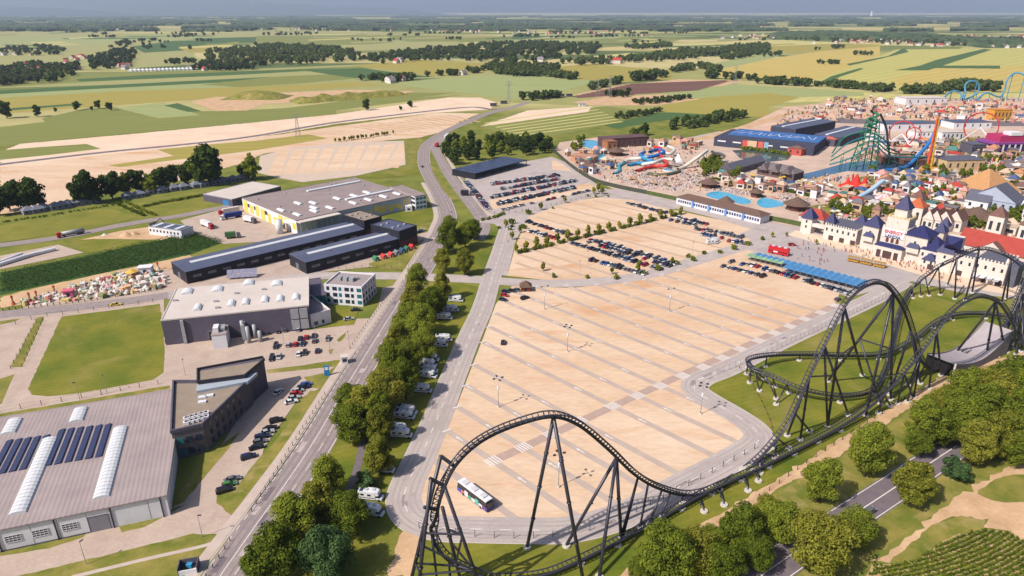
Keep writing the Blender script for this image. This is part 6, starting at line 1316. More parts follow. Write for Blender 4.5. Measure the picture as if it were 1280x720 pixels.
wing((1056, 306), (1073, 309), 4.8, 6, M_cblue, 2, 4, yy=wy - 5)
tx, ty, _ = tower((1083, 313), 8.5, 14, 6); MB().hip(tx - 3, tx + 3, ty - 2.2, ty + .5, 8.5, 10.8).build('bay_roof', M_cblue, castle); MB().box(tx - 2.6, tx + 2.6, ty - 1.8, ty - .01, 5.6, 8.49).build('bay', M_cream, castle)
# central keep with the sign
kx0, ky0 = cl_((1096, 318)); kx1, _ = cl_((1126, 325)); ky0 -= 0
kp = MB().box(kx0, kx1, ky0, ky0 + 13, 0, 16).build('keep', M_cream, castle); b = MB(); cren(b, kx0, kx1, ky0, ky0 + 13, 16.001, .8, 1.0); stuff(b.build('battlement', M_cream, kp))
MB().box(kx0 - 1, kx1 + 1, ky0 - 3.5, ky0 - .01, 0, 6.5).build('arcade', M_cream, castle); MB().hip(kx0 - 1.4, kx1 + 1.4, ky0 - 4, ky0 + .8, 6.5, 8.2).build('arcade_roof', M_cblue, castle)
kw = kx1 - kx0; kc = (kx0 + kx1) / 2
for dx, w_ in ((-kw * .36, 2.2), (0, 4.6), (kw * .36, 2.2)): MB().box(kc + dx - w_ / 2, kc + dx + w_ / 2, ky0 - 3.58, ky0 - 3.45, .1, 4.2).build('arch_shade_panel', mat('arch_shadow', rgb(1, 1, 1)), castle)  # arcade arches are dark panels too, their inner shade painted on
for i in range(3): MB().prism([(kc + (i - 1) * 2.6 - .75, 0), (kc + (i - 1) * 2.6 + .75, 0), (kc + (i - 1) * 2.6 + .75, 2), (kc + (i - 1) * 2.6, 2.9), (kc + (i - 1) * 2.6 - .75, 2)], 0, .12).build('arched_window', mat('window_brown', rgb(110, 64, 60)), castle)
for o in [c for c in castle.children if c.name.startswith('arched_window')]: o.rotation_euler = (PI / 2, 0, 0); o.location = (0, ky0 - .01, 8.2)
def text(s, size, x, y, z, m, name):
    c = bpy.data.curves.new(name, 'FONT'); c.body = s; c.size = size; c.align_x = 'CENTER'; c.extrude = .08; c.offset = .045
    o = bpy.data.objects.new('tmp', c); COL.objects.link(o); dg = bpy.context.evaluated_depsgraph_get(); me = bpy.data.meshes.new_from_object(o.evaluated_get(dg)); bpy.data.objects.remove(o)
    me.materials.clear(); me.materials.append(m); q = link(name, me, castle); q.rotation_euler = (PI / 2, 0, 0); q.location = (x, y, z); return q
MB().box(kc - kw * .44, kc + kw * .44, ky0 - .35, ky0 - .02, 11, 15.7).build('sign_board', M_wallw, castle)
text('ENERGY', 2.5, kc, ky0 - .45, 13.2, M_redp, 'sign_lettering'); text('LANDIA', 2.2, kc, ky0 - .45, 11.1, mat('letter_blue', rgb(60, 70, 120)), 'sign_lettering')
st2 = MB().box(kc - 5.4, kc + 5.6, ky0 + 2, ky0 + 12, 16, 21.5).build('upper_keep', M_cream, castle); b = MB(); cren(b, kc - 5.4, kc + 5.6, ky0 + 2, ky0 + 12, 21.501, .8, 1.0); stuff(b.build('battlement', mat('sandstone', rgb(226, 196, 130)), st2))
MB().prism([(1.3 * math.cos(i * PI / 6), 1.3 * math.sin(i * PI / 6)) for i in range(12)], 0, .1).build('clock_face', M_wallw, castle); o = castle.children[-1]; o.rotation_euler = (PI / 2, 0, 0); o.location = (kc, ky0 + 1.99, 19)
for dxx, dz, ln_ in ((0, .35, .7), (.3, .1, .5)): b = MB().box(kc - .06 + dxx * .6, kc + .06 + dxx * .6, ky0 + 1.82, ky0 + 1.88, 19 - .1 + dz * .2, 19 + ln_); b.build('clock_hand', M_dark, castle)
sp_ = MB().box(kc - 3.2, kc + 3.2, ky0 + 4, ky0 + 10.4, 21.5, 26.5).build('spire_tower', M_cream, castle); MB().hip(kc - 4, kc + 4, ky0 + 3.2, ky0 + 11.2, 26.48, 34, inset=3.95).build('spire', M_cblue, sp_)
rx, ry, _ = tower((1138, 328), 11.5, 14.5, 5, d=14); MB().box(rx - 3, rx + 3, ry - 1.8, ry - .01, 5.6, 8.49).build('bay', M_cream, castle); MB().hip(rx - 3.4, rx + 3.4, ry - 2.2, ry + .5, 8.5, 10.8).build('bay_roof', M_cblue, castle)
wing((1146, 331), (1168, 337), 9, 16, M_cblue, 3, 6); wing((1150, 334), (1166, 338), 4.6, 5, M_cblue, 2, 3.4, yy=ry - 4.5); tower((1176, 340), 7.5, 10.5, 7.5); tower((1150, 331), 5, 14.5, 4.5, y0=ry + 18); tower((1147, 331), 4, 16, 5, y0=ry + 26)
wing((1182, 341), (1212, 349), 10, 12, M_pgrey, 3)
hx0, hx1, hy = wing((1212, 349), (1252, 359), 11, 18, M_pgrey, 4)
for i in range(4): MB().prism([(hx0 + 1.5 + i * (hx1 - hx0 - 2) / 4, hy - 5), (hx0 + .8 + (i + 1) * (hx1 - hx0 - 2) / 4, hy - 5), (hx0 + .8 + (i + 1) * (hx1 - hx0 - 2) / 4, hy - .02), (hx0 + 1.5 + i * (hx1 - hx0 - 2) / 4, hy - .02)], 3.4, 3.6).build('awning', M_wallw, castle)
for x in (hx0 + .6, hx1 - .6): MB().cone(x, hy + .6, 12, 16, .9, 6).build('pinnacle', M_cream, castle)
MB().box(hx1 - 1, hx1 + 4, hy + 2, hy + 14, 0, 10.5).build('end_wall', M_pgrey, castle)
# long red roofed hall behind, gabled houses
rb = Bld('park_hall', 'long hall with bright red tiled roof behind the castle', 'hall', (1196, 303), (1292, 325), (1176, 288), 9)
rb.walls(M_cream); MB().hip(-.6, rb.U + .6, -.6, rb.V + .6, 8.98, 16, gable=True, axis='x', gmi=1).build('roof', [M_redr, M_cream], rb.o)
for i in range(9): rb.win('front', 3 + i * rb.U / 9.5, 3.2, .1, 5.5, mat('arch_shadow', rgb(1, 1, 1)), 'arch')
gl = MB().box(rb.U * .32, rb.U * .32 + 12, -3, -.02, 0, 9).build('porch', M_cream, rb.o); MB().hip(rb.U * .32 - .5, rb.U * .32 + 12.5, -3.5, 2, 8.98, 14, gable=True, axis='y', gmi=1).build('porch_roof', [M_brr, M_cream], gl)
for i, (px, w_) in enumerate((((1157, 287), 6), ((1166, 288), 6.5), ((1177, 289), 8), ((1190, 289), 8))): house(px, w_, 12, 6.5, 6, M_cream, M_brr, 'cream gabled house with brown roof behind the castle shops', 'gable_house', True, 'y', group='gabled houses behind the castle')
house((1138, 282), 10, 9, 12, 5, M_cream, mat('orange_tile', rgb(196, 106, 70), rgb(176, 92, 62), .5), 'cream house with orange tiled roof behind the keep', gable=False); house((1139, 276), 7, 7, 15, 5, M_cream, M_brr, 'slim cream tower house with brown pyramid roof', gable=False)
house((1239, 297), 8, 8, 13, 6, M_cream, M_brr, 'cream tower with brown pyramid roof beside the red roof', gable=False); house((1280, 306), 9, 9, 11, 6, M_cream, M_brr, 'cream corner tower past the end of the red roof', gable=False)
house((1237, 263), 27, 22, 7, 9, mat('pale_blue_board', rgb(186, 194, 216), rgb(172, 180, 204), .3), M_pgrey, 'big pale blue house with slate gable roof', 'gable_house', True, 'y', wins=6); house((1218, 262), 14, 16, 6, 6, M_wallw, M_pgrey, 'white side wing of the pale blue house', 'gable_house', True, 'x')
p = W(1231, 237); t = thing('pyramid', 'large sand coloured pyramid behind the pale blue house', 'pyramid', (p.x, p.y, .1), .3)
for k in range(7): s_ = 18 - k * 2.45; MB().prism([(-s_, -s_), (s_, -s_), (s_, s_), (-s_, s_)], k * 2.2, (k + 1) * 2.2 + .001 * k, scale=(s_ - 2.4) / s_).build('stone_tier', pc((202, 152, 104)), t)
p = W(1068, 240); t = thing('red_tent', 'red circus tent with several pointed peaks', 'tent', (p.x, p.y, .1), ORI)
for x, y, r, h in ((-6, 0, 6.5, 10), (0, 0, 8, 14), (6, 0, 6.5, 10.5), (-3, 5, 7, 12), (4, 5, 7, 12)): MB().tube((x, y, 3), (x, y, h * .55), r, r * .35, 10).cone(x, y, h * .55, h, r * .35, 10).build('tent_peak', pc((222, 56, 44)), t)
MB().prism([(10 * math.cos(i * PI / 7), 2 + 7 * math.sin(i * PI / 7)) for i in range(14)], 0, 3).build('tent_wall', pc((196, 40, 40)), t)
p = W(1104, 255); t = thing('carousel', 'carousel with pink and white striped canopy beside the castle spire', 'carousel', (p.x, p.y, .1))
for i in range(16):
    a, c = 2 * PI * i / 16, 2 * PI * (i + 1) / 16; MB().add([(7 * math.cos(a), 7 * math.sin(a), 4), (7 * math.cos(c), 7 * math.sin(c), 4), (0, 0, 7.5)], [(0, 1, 2)]).build('canopy_panel', pc((226, 150, 170)) if i % 2 else M_wallw, t)
MB().tube((0, 0, 0), (0, 0, 6), 1.2, n=8).build('centre_column', pc((210, 170, 90)), t); MB().tube((0, 0, 0), (0, 0, .4), 6.6, n=16).build('platform', pc((200, 170, 150)), t)
# log flume chute, blue track, yellow tower, green looping coaster
def flume(label, pts, r, m, cat='slide', name='water_slide', sup=True, n=8, k=8, sm=None):
    line = resample(catmull(pts, k), 1.6); t = thing(name, label, cat, (line[0].x, line[0].y, 0)); O = Vector((line[0].x, line[0].y, 0)); MB().path([p - O for p in line], r, n).build('chute', m, t, True)
    if sup:
        for p in line[::5]:
            if p.z > 1.5: MB().tube(Vector((p.x, p.y, 0)) - O, p - O, .22, n=5).build('support', sm or M_steel, t)
    return t
flume('pale blue log flume ramp rising beside the red tent', [W(1042, 257, 1), W(1058, 253, 1.5), above(1074, 246, 1076, 252), above(1088, 238, 1090, 248), above(1101, 228, 1103, 245), above(1106, 226, 1110, 244)], 1.7, mat('flume_blue', rgb(176, 204, 228), None, rough=.3))
flume('blue roller coaster track sweeping up out of the lake', [W(1090, 215, 1), W(1118, 212, 1), above(1135, 207, 1135, 210), above(1150, 192, 1152, 207), above(1162, 178, 1164, 205), above(1170, 162, 1172, 204), above(1174, 150, 1178, 203)], 1.6, mat('track_blue', rgb(52, 120, 190), None, rough=.4), 'coaster', 'coaster_track', sm=pc((52, 120, 190)))
p = W(1160, 214); t = thing('drop_tower', 'tall yellow and orange ride tower on a yellow base', 'ride tower', (p.x, p.y, .1), .4)
for sx, c in ((-1.2, (232, 96, 50)), (1.2, (240, 184, 50))): MB().tube((sx * 2, 0, 0), (sx * .8 + 3, 4, 44), 1.0, .7, 6).build('tower_leg', pc(c), t)
for i in range(10): MB().tube((-2.4 + i * .45, i * .42, 2 + i * 4.2), (2.4 + i * .2, i * .42, 4.6 + i * 4.2), .25, n=4).build('lattice_brace', pc((232, 130, 50)), t)
MB().prism([(9 * math.cos(i * PI / 5), 7 * math.sin(i * PI / 5)) for i in range(10)], 0, 3, scale=.85).build('base', pc((224, 160, 70)), t)
gp = W(1080, 212); t = thing('looping_coaster', 'green steel tower of the looping coaster above the lake', 'coaster', (gp.x, gp.y, 0)); M_gr = mat('coaster_green', rgb(30, 112, 84), rgb(38, 126, 94), .5, 3, .5)
for dx, dy in ((-9, -4), (9, -4), (-9, 8), (9, 8), (0, 2)): MB().tube((dx, dy, 0), (dx * .45, dy * .4, 42), .55, .4, 6).build('tower_leg', M_gr, t)
for k in range(8):
    z = 3 + k * 5; q = 1 - .55 * z / 42
    for a, c in (((-9, -4), (9, -4)), ((9, -4), (9, 8)), ((-9, 8), (9, 8)), ((-9, -4), (-9, 8))): MB().tube((a[0] * q, a[1] * q, z), (c[0] * q * .95, c[1] * q * .95, z + 4.5), .28, n=4).build('brace', M_gr, t)
MB().path([((4.2 - .05 * a) * math.cos(a * PI / 7), 3 * math.sin(a * PI / 7) + 1, 34 + a * .42) for a in range(36)], 1.0, 6).build('track_loop', M_gr, t, True)
MB().path(catmull([Vector(v) for v in ((5, 1, 46), (13, 2, 34), (17, 0, 18), (21, -2, 8), (30, -6, 5))], 8), .9, 6).build('track_drop', mat('track_dark_green', rgb(40, 62, 64)), t, True)
for k in range(4): MB().path(catmull([Vector(v) for v in ((-34 + k * 3, -8 + k * 6, 6 + k * 2), (-18, -10 + k * 5, 12 + k * 5), (0, -8 + k * 3, 22 + k * 3), (18, -4 + k * 2, 12 + k * 3), (60 - k * 8, 10 + k * 10, 9))], 8), .6, 5).build('track', M_gr if k % 2 else mat('track_teal', rgb(40, 130, 140)), t, True)
for i in range(22): a = random.Random(i).uniform(-34, 60); y = random.Random(i + 99).uniform(-6, 16); MB().tube((a, y, 0), (a, y, 10), .22, n=5).build('column', M_gr, t)
def ride_ring(label, px, r, c, cat='ride', tilt=0, z=None, thick=.6, name='ride_ring'):
    p = W(*px); t = thing(name, label, cat, (p.x, p.y, 0), ORI); z = z or r + 1; MB().path([(r * math.cos(a * PI / 14), r * .12 * math.sin(a * PI / 7), z + r * math.sin(a * PI / 14)) for a in range(29)], thick, 6).build('ring', pc(c), t, True)
    for s_ in (-1, 1): MB().tube((s_ * r * 1.1, -3, 0), (0, 0, z), thick * .8, n=6).build('leg', M_wallw, t); MB().tube((s_ * r * 1.1, 4, 0), (0, 0, z), thick * .8, n=6).build('leg', M_wallw, t)
    return t
ride_ring('big red ring ride on white legs', (1221, 180), 15, (206, 52, 60)); ride_ring('smaller red ring ride with white stays', (1124, 184), 12, (206, 60, 60)); ride_ring('small red wheel behind the drop tower', (1140, 178), 7, (214, 70, 60))
bl = mat('coaster_cyan', rgb(70, 140, 180), rgb(84, 154, 190), .5, 3, .5)
def bluetrack(label, pts):
    line = resample(catmull(pts, 10), 3); t = thing('coaster_track', label, 'coaster', (line[0].x, line[0].y, 0)); O = Vector((line[0].x, line[0].y, 0)); MB().path([p - O for p in line], 1.3, 6).build('track', bl, t, True)
    for p in line[::6]:
        if p.z > 2: MB().tube(Vector((p.x, p.y, 0)) - O, p - O - Vector((0, 0, .5)), .6, n=5).build('column', bl, t)
def abv(x, y, gy): return above(x, y, x, gy)
bluetrack('blue coaster arch beside the long white hall', [abv(1176, 127, 128), abv(1182, 120, 127), abv(1188, 115, 126), abv(1194, 113.5, 126), abv(1200, 116, 126), abv(1204, 122, 127), abv(1210, 125, 127), abv(1225, 124, 127)])
bluetrack('blue vertical coaster loop above the building site', [abv(1203, 124, 126), abv(1207, 117, 125), abv(1206, 109, 124), abv(1208, 104, 124), abv(1214, 101, 124), abv(1221, 103, 124), abv(1224, 109, 124), abv(1222, 116, 124), abv(1216, 120, 124), abv(1210, 123, 125)])
bluetrack('tall blue coaster hill at the park corner', [abv(1224, 122, 126), abv(1232, 116, 126), abv(1240, 118, 126), abv(1250, 121, 126), abv(1256, 112, 126), abv(1258, 102, 126), abv(1264, 94, 126), abv(1272, 91, 126), abv(1282, 95, 127), abv(1292, 110, 128)])
# ---- large halls behind
for lab, Bp, Cp, Ap, h, rm in (('dark blue grey hall with long white rooflight beyond the show theatre', (995, 161.5), (1045, 151.5), (961, 158), 11, M_roofd), ('second dark hall with white rooflight beside the green coaster', (1052, 172), (1090, 161), (1021, 167), 9, M_roofd)):
    t = Bld('park_hall', lab, 'hall', Bp, Cp, Ap, h); t.walls(mat('hall_dark', rgb(74, 76, 96), rgb(66, 68, 88), .3)); t.flat(rm, M_roofd, .3); t.box('rooflight', M_sky, 4, t.U - 4, t.V * .55, t.V * .55 + 3, h + .13, h + .8)
    for i in range(6): t.win('front', 4 + i * t.U / 6.5, 4, .1, 5, M_dark, 'door')
for lab, px, w_, d_, h, wm, rm, cat in (('long white hall at the edge of the fields', (1157, 131), 62, 26, 9, M_wallw, M_roofw, 'hall'), ('long grey roofed hall with white front below the dark road', (1136, 164), 60, 22, 8, M_wallw, M_roofd, 'hall'), ('low grey roofed hall behind the big red ring', (1215, 161), 46, 22, 7, M_wallw, M_roofd, 'hall'), ('white flat hall by the purple pavilion', (1190, 174), 24, 18, 7, M_wallw, M_roofw, 'hall'), ('white flat hall behind the small red wheel', (1160, 172), 26, 18, 6, M_wallw, M_roofw, 'hall'), ('white flat hall beside the green tower', (1100, 178), 16, 16, 8, M_wallw, M_roofw, 'hall'), ('sand coloured temple hall with flat grey roof', (1205, 214), 34, 20, 9, pc((226, 196, 150)), M_pgrey, 'hall'), ('dark roofed lakeside shed by the blue track', (1123, 205), 26, 12, 5, M_brown, M_brr, 'shed'), ('second dark roofed lakeside shed by the drop tower', (1147, 208), 26, 12, 5, M_brown, M_brr, 'shed'), ('third dark roofed shed right of the drop tower', (1180, 206), 26, 12, 5, M_brown, M_brr, 'shed'), ('slate roofed ride station beneath the red ring', (1222, 193), 14, 16, 9, M_wallg, M_pgrey, 'building'), ('orange stepped facade on the building site', (1252, 150), 24, 12, 12, pc((232, 166, 70)), pc((226, 150, 60)), 'building')):
    house(px, w_, d_, h, 0, wm, rm, lab, 'park_hall', wins=5, ang=.1, cat=cat)
p = W(1265, 190); t = thing('purple_pavilion', 'purple and magenta themed pavilion with white pillars', 'pavilion', (p.x, p.y, .1), .1)
MB().box(-20, 20, 0, 22, 0, 7).build('wall', pc((76, 62, 130)), t); MB().box(-21, 21, -1, 23, 7.01, 9).build('cornice', pc((150, 80, 160)), t); MB().box(-14, 16, 2, 20, 9.01, 15).build('upper_storey', pc((196, 60, 110)), t); MB().box(-4, 8, 1.5, 12, 15.01, 18).build('white_top', M_wallw, t)
for i in range(7): MB().box(-18 + i * 6, -16.6 + i * 6, -1.6, -1.05, 0, 7).build('pillar', M_wallw, t)
# show theatre with blue roof
t = Bld('show_theatre', 'long dark theatre with blue roof marked by white strokes', 'theatre', (893, 171), (1018, 183), (913, 161), 9)
b_u = t.U; t.walls(mat('hall_dark', rgb(1, 1, 1))); MB().box(b_u * .08, b_u, t.V * .35, t.V, 9.005, 10).build('roof', mat('theatre_blue', rgb(60, 104, 168), rgb(72, 116, 180), .2), t.o)
rr = random.Random(8)
for i in range(17): x = b_u * .12 + i * b_u * .05; MB().box(x, x + rr.uniform(.4, .9), t.V * .5, t.V * rr.uniform(.7, .85), 10.005, 10.05, 0, rr.choice((-.4, 0, .35))).build('white_stroke', M_wallw, t.o)
for i, (c, a, w_) in enumerate((((226, 96, 90), .3, 5), ((232, 196, 160), .35, 9), ((232, 110, 100), .46, 5), ((150, 190, 210), .52, 4))): t.box('entrance_panel', pc(c), b_u * a, b_u * a + w_, -.3, -.02, 0, 8.6)
for i in range(6): t.box('white_sign', M_wallw, b_u * (.04 + .16 * i), b_u * (.04 + .16 * i) + 8, -.15, -.02, 5, 6.2)
house((992, 194), 14, 12, 6, 2.5, pc((206, 96, 86)), M_brr, 'small red walled building at the theatre end', gable=False); house((1030, 182), 20, 14, 7, 2, M_wallg, pc((206, 110, 100)), 'pinkish roofed annex at the theatre corner', gable=False)
# lodge, grey cottages, pavilion and huts of the pool area
lod = house((968, 222), 32, 16, 5.5, 4.5, mat('dark_timber', rgb(120, 98, 94), rgb(100, 82, 80), .5), mat('lodge_roof', rgb(132, 120, 122), rgb(112, 102, 106), .4), 'large dark timber lodge beside the lake', 'timber_lodge', gable=False, wins=8)
for i in range(3): MB().hip(-13 + i * 10, -6 + i * 10, -3, 7, 5, 10.5, gable=True, axis='y').build('dormer', mat('lodge_roof', rgb(1, 1, 1)), lod)
for i in range(4): house((906 + i * 11, 219 - i * 3.2), 11, 12, 5, 4.5, M_wallg, M_pgrey, 'grey gabled cottage in the row beside the lodge', 'cottage', True, 'y', group='grey cottages')
t = Bld('long_pavilion', 'long low white pavilion with dark roof behind the upper car park', 'pavilion', (846, 246), (951, 271), (850, 241), 5); t.walls(M_wallw); MB().hip(-.8, t.U + .8, -.8, t.V + .8, 4.98, 7.5).build('roof', M_thatch, t.o)
for i in range(34): t.win('front', 1.5 + i * t.U / 35, 1.3, 1.6, 3.4, mat('pavilion_blue', rgb(70, 84, 140)) if i % 3 else M_glass)
for i in range(4): t.box('blue_gate', mat('gate_blue', rgb(110, 150, 206)), t.U * (.2 + .2 * i), t.U * (.2 + .2 * i) + 1.6, -.5, -.1, 0, 5)
def hut(px, r, h, rh, label, m=None, group=None):
    p = W(*px); t = thing('thatched_hut', label, 'hut', (p.x, p.y, .1), 0, group); MB().tube((0, 0, 0), (0, 0, h), r * .7, n=10).build('wall', M_brown, t); MB().cone(0, 0, h - .02, h + rh, r, 12).build('roof', m or M_thatch, t); MB().box(-.7, .7, -r * .75, -r * .6, 0, 2).build('door', M_dark, t)
for px, r, h, rh, lab in (((735, 213), 8, 3.5, 4, 'wide thatched hut between the two blue pools'), ((770, 194), 9, 4, 4, 'wide brown roofed hall beside the wave pool'), ((886, 234), 8, 3.5, 4, 'dark thatched pavilion above the curved pool'), ((907, 257), 6, 3, 4, 'dark thatched hut behind the long white pavilion'), ((995, 262), 9, 4, 5, 'dark thatched hut with white walls near the gate tower'), ((945, 246), 5.5, 3.5, 3, 'grey roofed pool bar between the two curved pools'), ((1220, 275), 10, 4, 5, 'dark octagonal hut behind the gabled houses'), ((1240, 283), 9, 4, 5, 'second dark octagonal hut behind the red roof')): hut(px, r, h, rh, lab)
house((783, 184), 48, 16, 9, 0, pc((104, 76, 78)), pc((112, 86, 86)), 'big brown swimming hall beside the wave pool', 'swimming_hall', ang=.32, wins=8); house((765, 189), 10, 12, 9, 0, pc((176, 120, 86)), pc((160, 110, 84)), 'tan end block of the swimming hall', ang=.32)
house((727, 203), 22, 12, 5, 0, pc((214, 160, 130)), pc((200, 150, 126)), 'low pink building above the wide thatched hut', ang=-.5)
house((1012, 284), 16, 10, 6, 5, M_cream, M_redr, 'cream house with red roof beside the gate tower', gable=False); house((1260, 263), 16, 12, 4, 3, M_wallw, M_wallw, 'low white tent roof beside the pale blue house', gable=True)
# slides of the water park
SL = [((40, 110, 190), [(812, 190, 9), (822, 187, 9), (830, 190, 8), (822, 194, 7), (810, 196, 6), (800, 194, 5), (806, 190, 5)], 'dark blue spiral water slide'), ((228, 222, 216), [(835, 183, 9), (843, 187, 8), (838, 192, 7), (826, 191, 7), (815, 195, 6), (800, 198, 5), (788, 199, 3), (780, 203, 1.5)], 'long white water slide tube'), ((60, 150, 200), [(800, 196, 6), (810, 200, 5), (818, 202, 4), (806, 204, 3), (796, 204, 2), (785, 207, 1)], 'light blue water slide tube'), ((216, 60, 60), [(818, 184, 9), (826, 186, 9), (824, 192, 7), (834, 206, 4), (815, 208, 2), (795, 214, 1)], 'red water slide tube'), ((232, 226, 220), [(842, 200, 7), (830, 199, 6), (818, 203, 5), (806, 205, 3), (802, 206, 2)], 'white water slide with wide funnel'), ((236, 228, 214), [(884, 188, 12), (876, 194, 10), (866, 201, 6), (856, 208, 2), (846, 212, 1)], 'steep straight white slide'), ((232, 222, 206), [(890, 190, 12), (900, 192, 9), (905, 196, 5), (890, 199, 2), (872, 203, 1)], 'pale multi-lane slide beside the steep one'), ((60, 170, 190), [(780, 204, 1), (774, 208, .8), (774, 214, .6), (767, 218, .5)], 'turquoise channel of the lazy river'), ((96, 104, 76), [(810, 217, 1), (825, 219, 1), (840, 217, 1), (850, 214, 1)], 'dark green slide channel by the sunbeds')]
for c, pts, lab in SL: flume(lab + ' in the water park', [W(x, y, z) for x, y, z in pts], 1.5, pc(c, .35))
p = W(842, 209); t = thing('slide_funnel', 'wide white funnel of the water slide', 'slide', (p.x, p.y, 0), .4); MB().tube((0, 0, 4), (5, -3, 7), 1.5, 6, 14, cap=False).build('funnel', M_wallw, t, True); MB().tube((0, 0, 0), (2, -1, 5), .4).build('support', M_steel, t); MB().tube((6, -3, 0), (6, -3, 2), .4).build('support', M_steel, t)
p = W(836, 213); t = thing('splash_pool', 'small turquoise splash pool under the white funnel', 'pool', (p.x, p.y, .1)); MB().tube((0, 0, 0), (0, 0, .6), 5, n=14).build('basin', M_wallw, t); MB().tube((0, 0, .55), (0, 0, .65), 4.6, n=14).build('water', M_pool, t)
# sunbeds (uncountable from here), parasols and visitors
bb = MB(); rr = random.Random(21)
for px, n in (([(770, 218), (790, 214), (835, 220), (870, 230), (860, 240), (800, 236), (775, 226)], 330), ([(838, 216), (860, 212), (890, 222), (870, 230)], 130), ([(895, 232), (940, 240), (935, 246), (890, 238)], 90), ([(970, 240), (1015, 250), (1010, 258), (975, 252)], 110), ([(905, 200), (940, 206), (935, 212), (910, 210)], 90), ([(745, 205), (770, 200), (765, 215), (750, 218)], 90)):
    for x, y in scatter(px, n, rr): bb.box(x - 1.1, x + 1.1, y - .45, y + .45, .25, .42, 0, rr.choice((.5, .6, 1.9))); bb.box(x - .4, x + .6, y - .3, y + .3, .42, .6, 1 if rr.random() < .5 else 2, .5)
stuff(bb.build('sunbeds', [M_wallw, pc((206, 150, 130)), pc((120, 96, 92))]), 'rows of white sunbeds with bathers in the water park', 'sunbeds')
PM = {}
def parasol(x, y, c, label, group):
    if c not in PM: PM[c] = (MB().tube((0, 0, 0), (0, 0, 2.4), .06, n=5).mesh('pole', M_steel), MB().cone(0, 0, 2.3, 3.2, 1.9, 8).mesh('canopy', pc(c)))
    t = thing('parasol', label, 'parasol', (x, y, .1), 0, group); link('pole', PM[c][0], t); link('canopy', PM[c][1], t)
for px, n, cs, wh in (([(775, 218), (835, 222), (868, 232), (800, 234)], 14, [(('straw', (190, 150, 116)))], 'sunbed meadow'), ([(1020, 250), (1100, 262), (1090, 285), (1040, 275)], 14, [('white', (236, 230, 226)), ('pink', (230, 130, 130))], 'lane behind the left castle wing'), ([(900, 215), (1000, 236), (1050, 244), (1040, 232)], 22, [('white', (236, 232, 226)), ('yellow', (230, 190, 80))], 'terrace below the lodge'), ([(1150, 240), (1210, 255), (1205, 275), (1160, 262)], 14, [('white', (236, 230, 226)), ('red', (206, 60, 56))], 'square by the pale blue house')):
    for x, y in scatter(px, n, rr, 3): nm, c = rr.choice(cs); parasol(x, y, c, nm + ' parasol on the ' + wh, 'parasols on the ' + wh)
# small stalls and kiosks, colourful roofs
pal = [('red', (190, 70, 62)), ('white', (232, 224, 220)), ('orange', (206, 144, 104)), ('grey', (136, 128, 132)), ('grey', (120, 112, 118)), ('brown', (128, 98, 90)), ('brown', (146, 112, 98)), ('pink', (220, 160, 150)), ('teal', (84, 134, 130)), ('beige', (222, 196, 172)), ('beige', (210, 182, 158)), ('white', (224, 214, 208)), ('blue', (80, 100, 146))]
def stalls(px, n, where, size=(4, 10), mind=9, pl=pal, hh=(3, 6), rot=None):
    for x, y in scatter(px, n, rr, mind):
        nm, c = rr.choice(pl); w_, d_, h = rr.uniform(*size), rr.uniform(*size), rr.uniform(*hh); fl = rr.random() < .35
        t = thing('kiosk', nm + (' flat' if fl else ' pitched') + ' roofed kiosk in ' + where, 'kiosk', (x, y, .1), (ORI if rot is None else rot) + rr.choice((0, PI / 2, .4)), 'kiosks in ' + where)
        MB().box(-w_ / 2, w_ / 2, -d_ / 2, d_ / 2, 0, h).build('wall', rr.choice((M_cream, M_wallw, pc((214, 180, 150)), pc((190, 150, 130)))), t)
        if fl: MB().box(-w_ / 2 - .4, w_ / 2 + .4, -d_ / 2 - .4, d_ / 2 + .4, h + .01, h + .4).build('roof', pc(c), t)
        else: MB().hip(-w_ / 2 - .5, w_ / 2 + .5, -d_ / 2 - .5, d_ / 2 + .5, h - .02, h + rr.uniform(1.5, 3.5)).build('roof', pc(c), t)
        MB().box(-w_ * .3, w_ * .3, -d_ / 2 - .06, -d_ / 2 + .02, h * .3, h * .7).build('opening', M_dark, t)
stalls([(1030, 262), (1060, 240), (1100, 236), (1200, 238), (1215, 262), (1200, 280), (1130, 268), (1095, 272)], 58, 'the lanes behind the castle keep', (3, 8), 6)
stalls([(1085, 218), (1150, 216), (1200, 222), (1205, 240), (1100, 240)], 40, 'the square below the lake', (3, 8), 6)
stalls([(1095, 178), (1290, 182), (1290, 200), (1180, 204), (1110, 198)], 46, 'the ride field behind the lake', (4, 11), 9)
stalls([(1250, 205), (1290, 205), (1290, 300), (1262, 300)], 30, 'the far corner by the pyramid', (4, 9), 9)
stalls([(1000, 150), (1060, 134), (1180, 132), (1290, 134), (1290, 150), (1060, 150)], 40, 'the building site below the blue coaster', (4, 11), 12, hh=(1.5, 4))
stalls([(1040, 122), (1130, 124), (1130, 134), (1000, 138)], 14, 'the sandy site beside the long white hall', (4, 10), 14, hh=(1.5, 4))
stalls([(900, 222), (960, 230), (1040, 240), (1050, 250), (980, 244), (900, 232)], 22, 'the terrace between lodge and pools', (3, 7), 7)
stalls([(700, 192), (760, 190), (775, 205), (760, 225), (735, 222), (712, 205)], 18, 'the entrance lane of the water park', (3, 7), 8)
stalls([(800, 180), (850, 176), (880, 180), (860, 190), (810, 186)], 12, 'the strip beside the slide towers', (3, 8), 8)
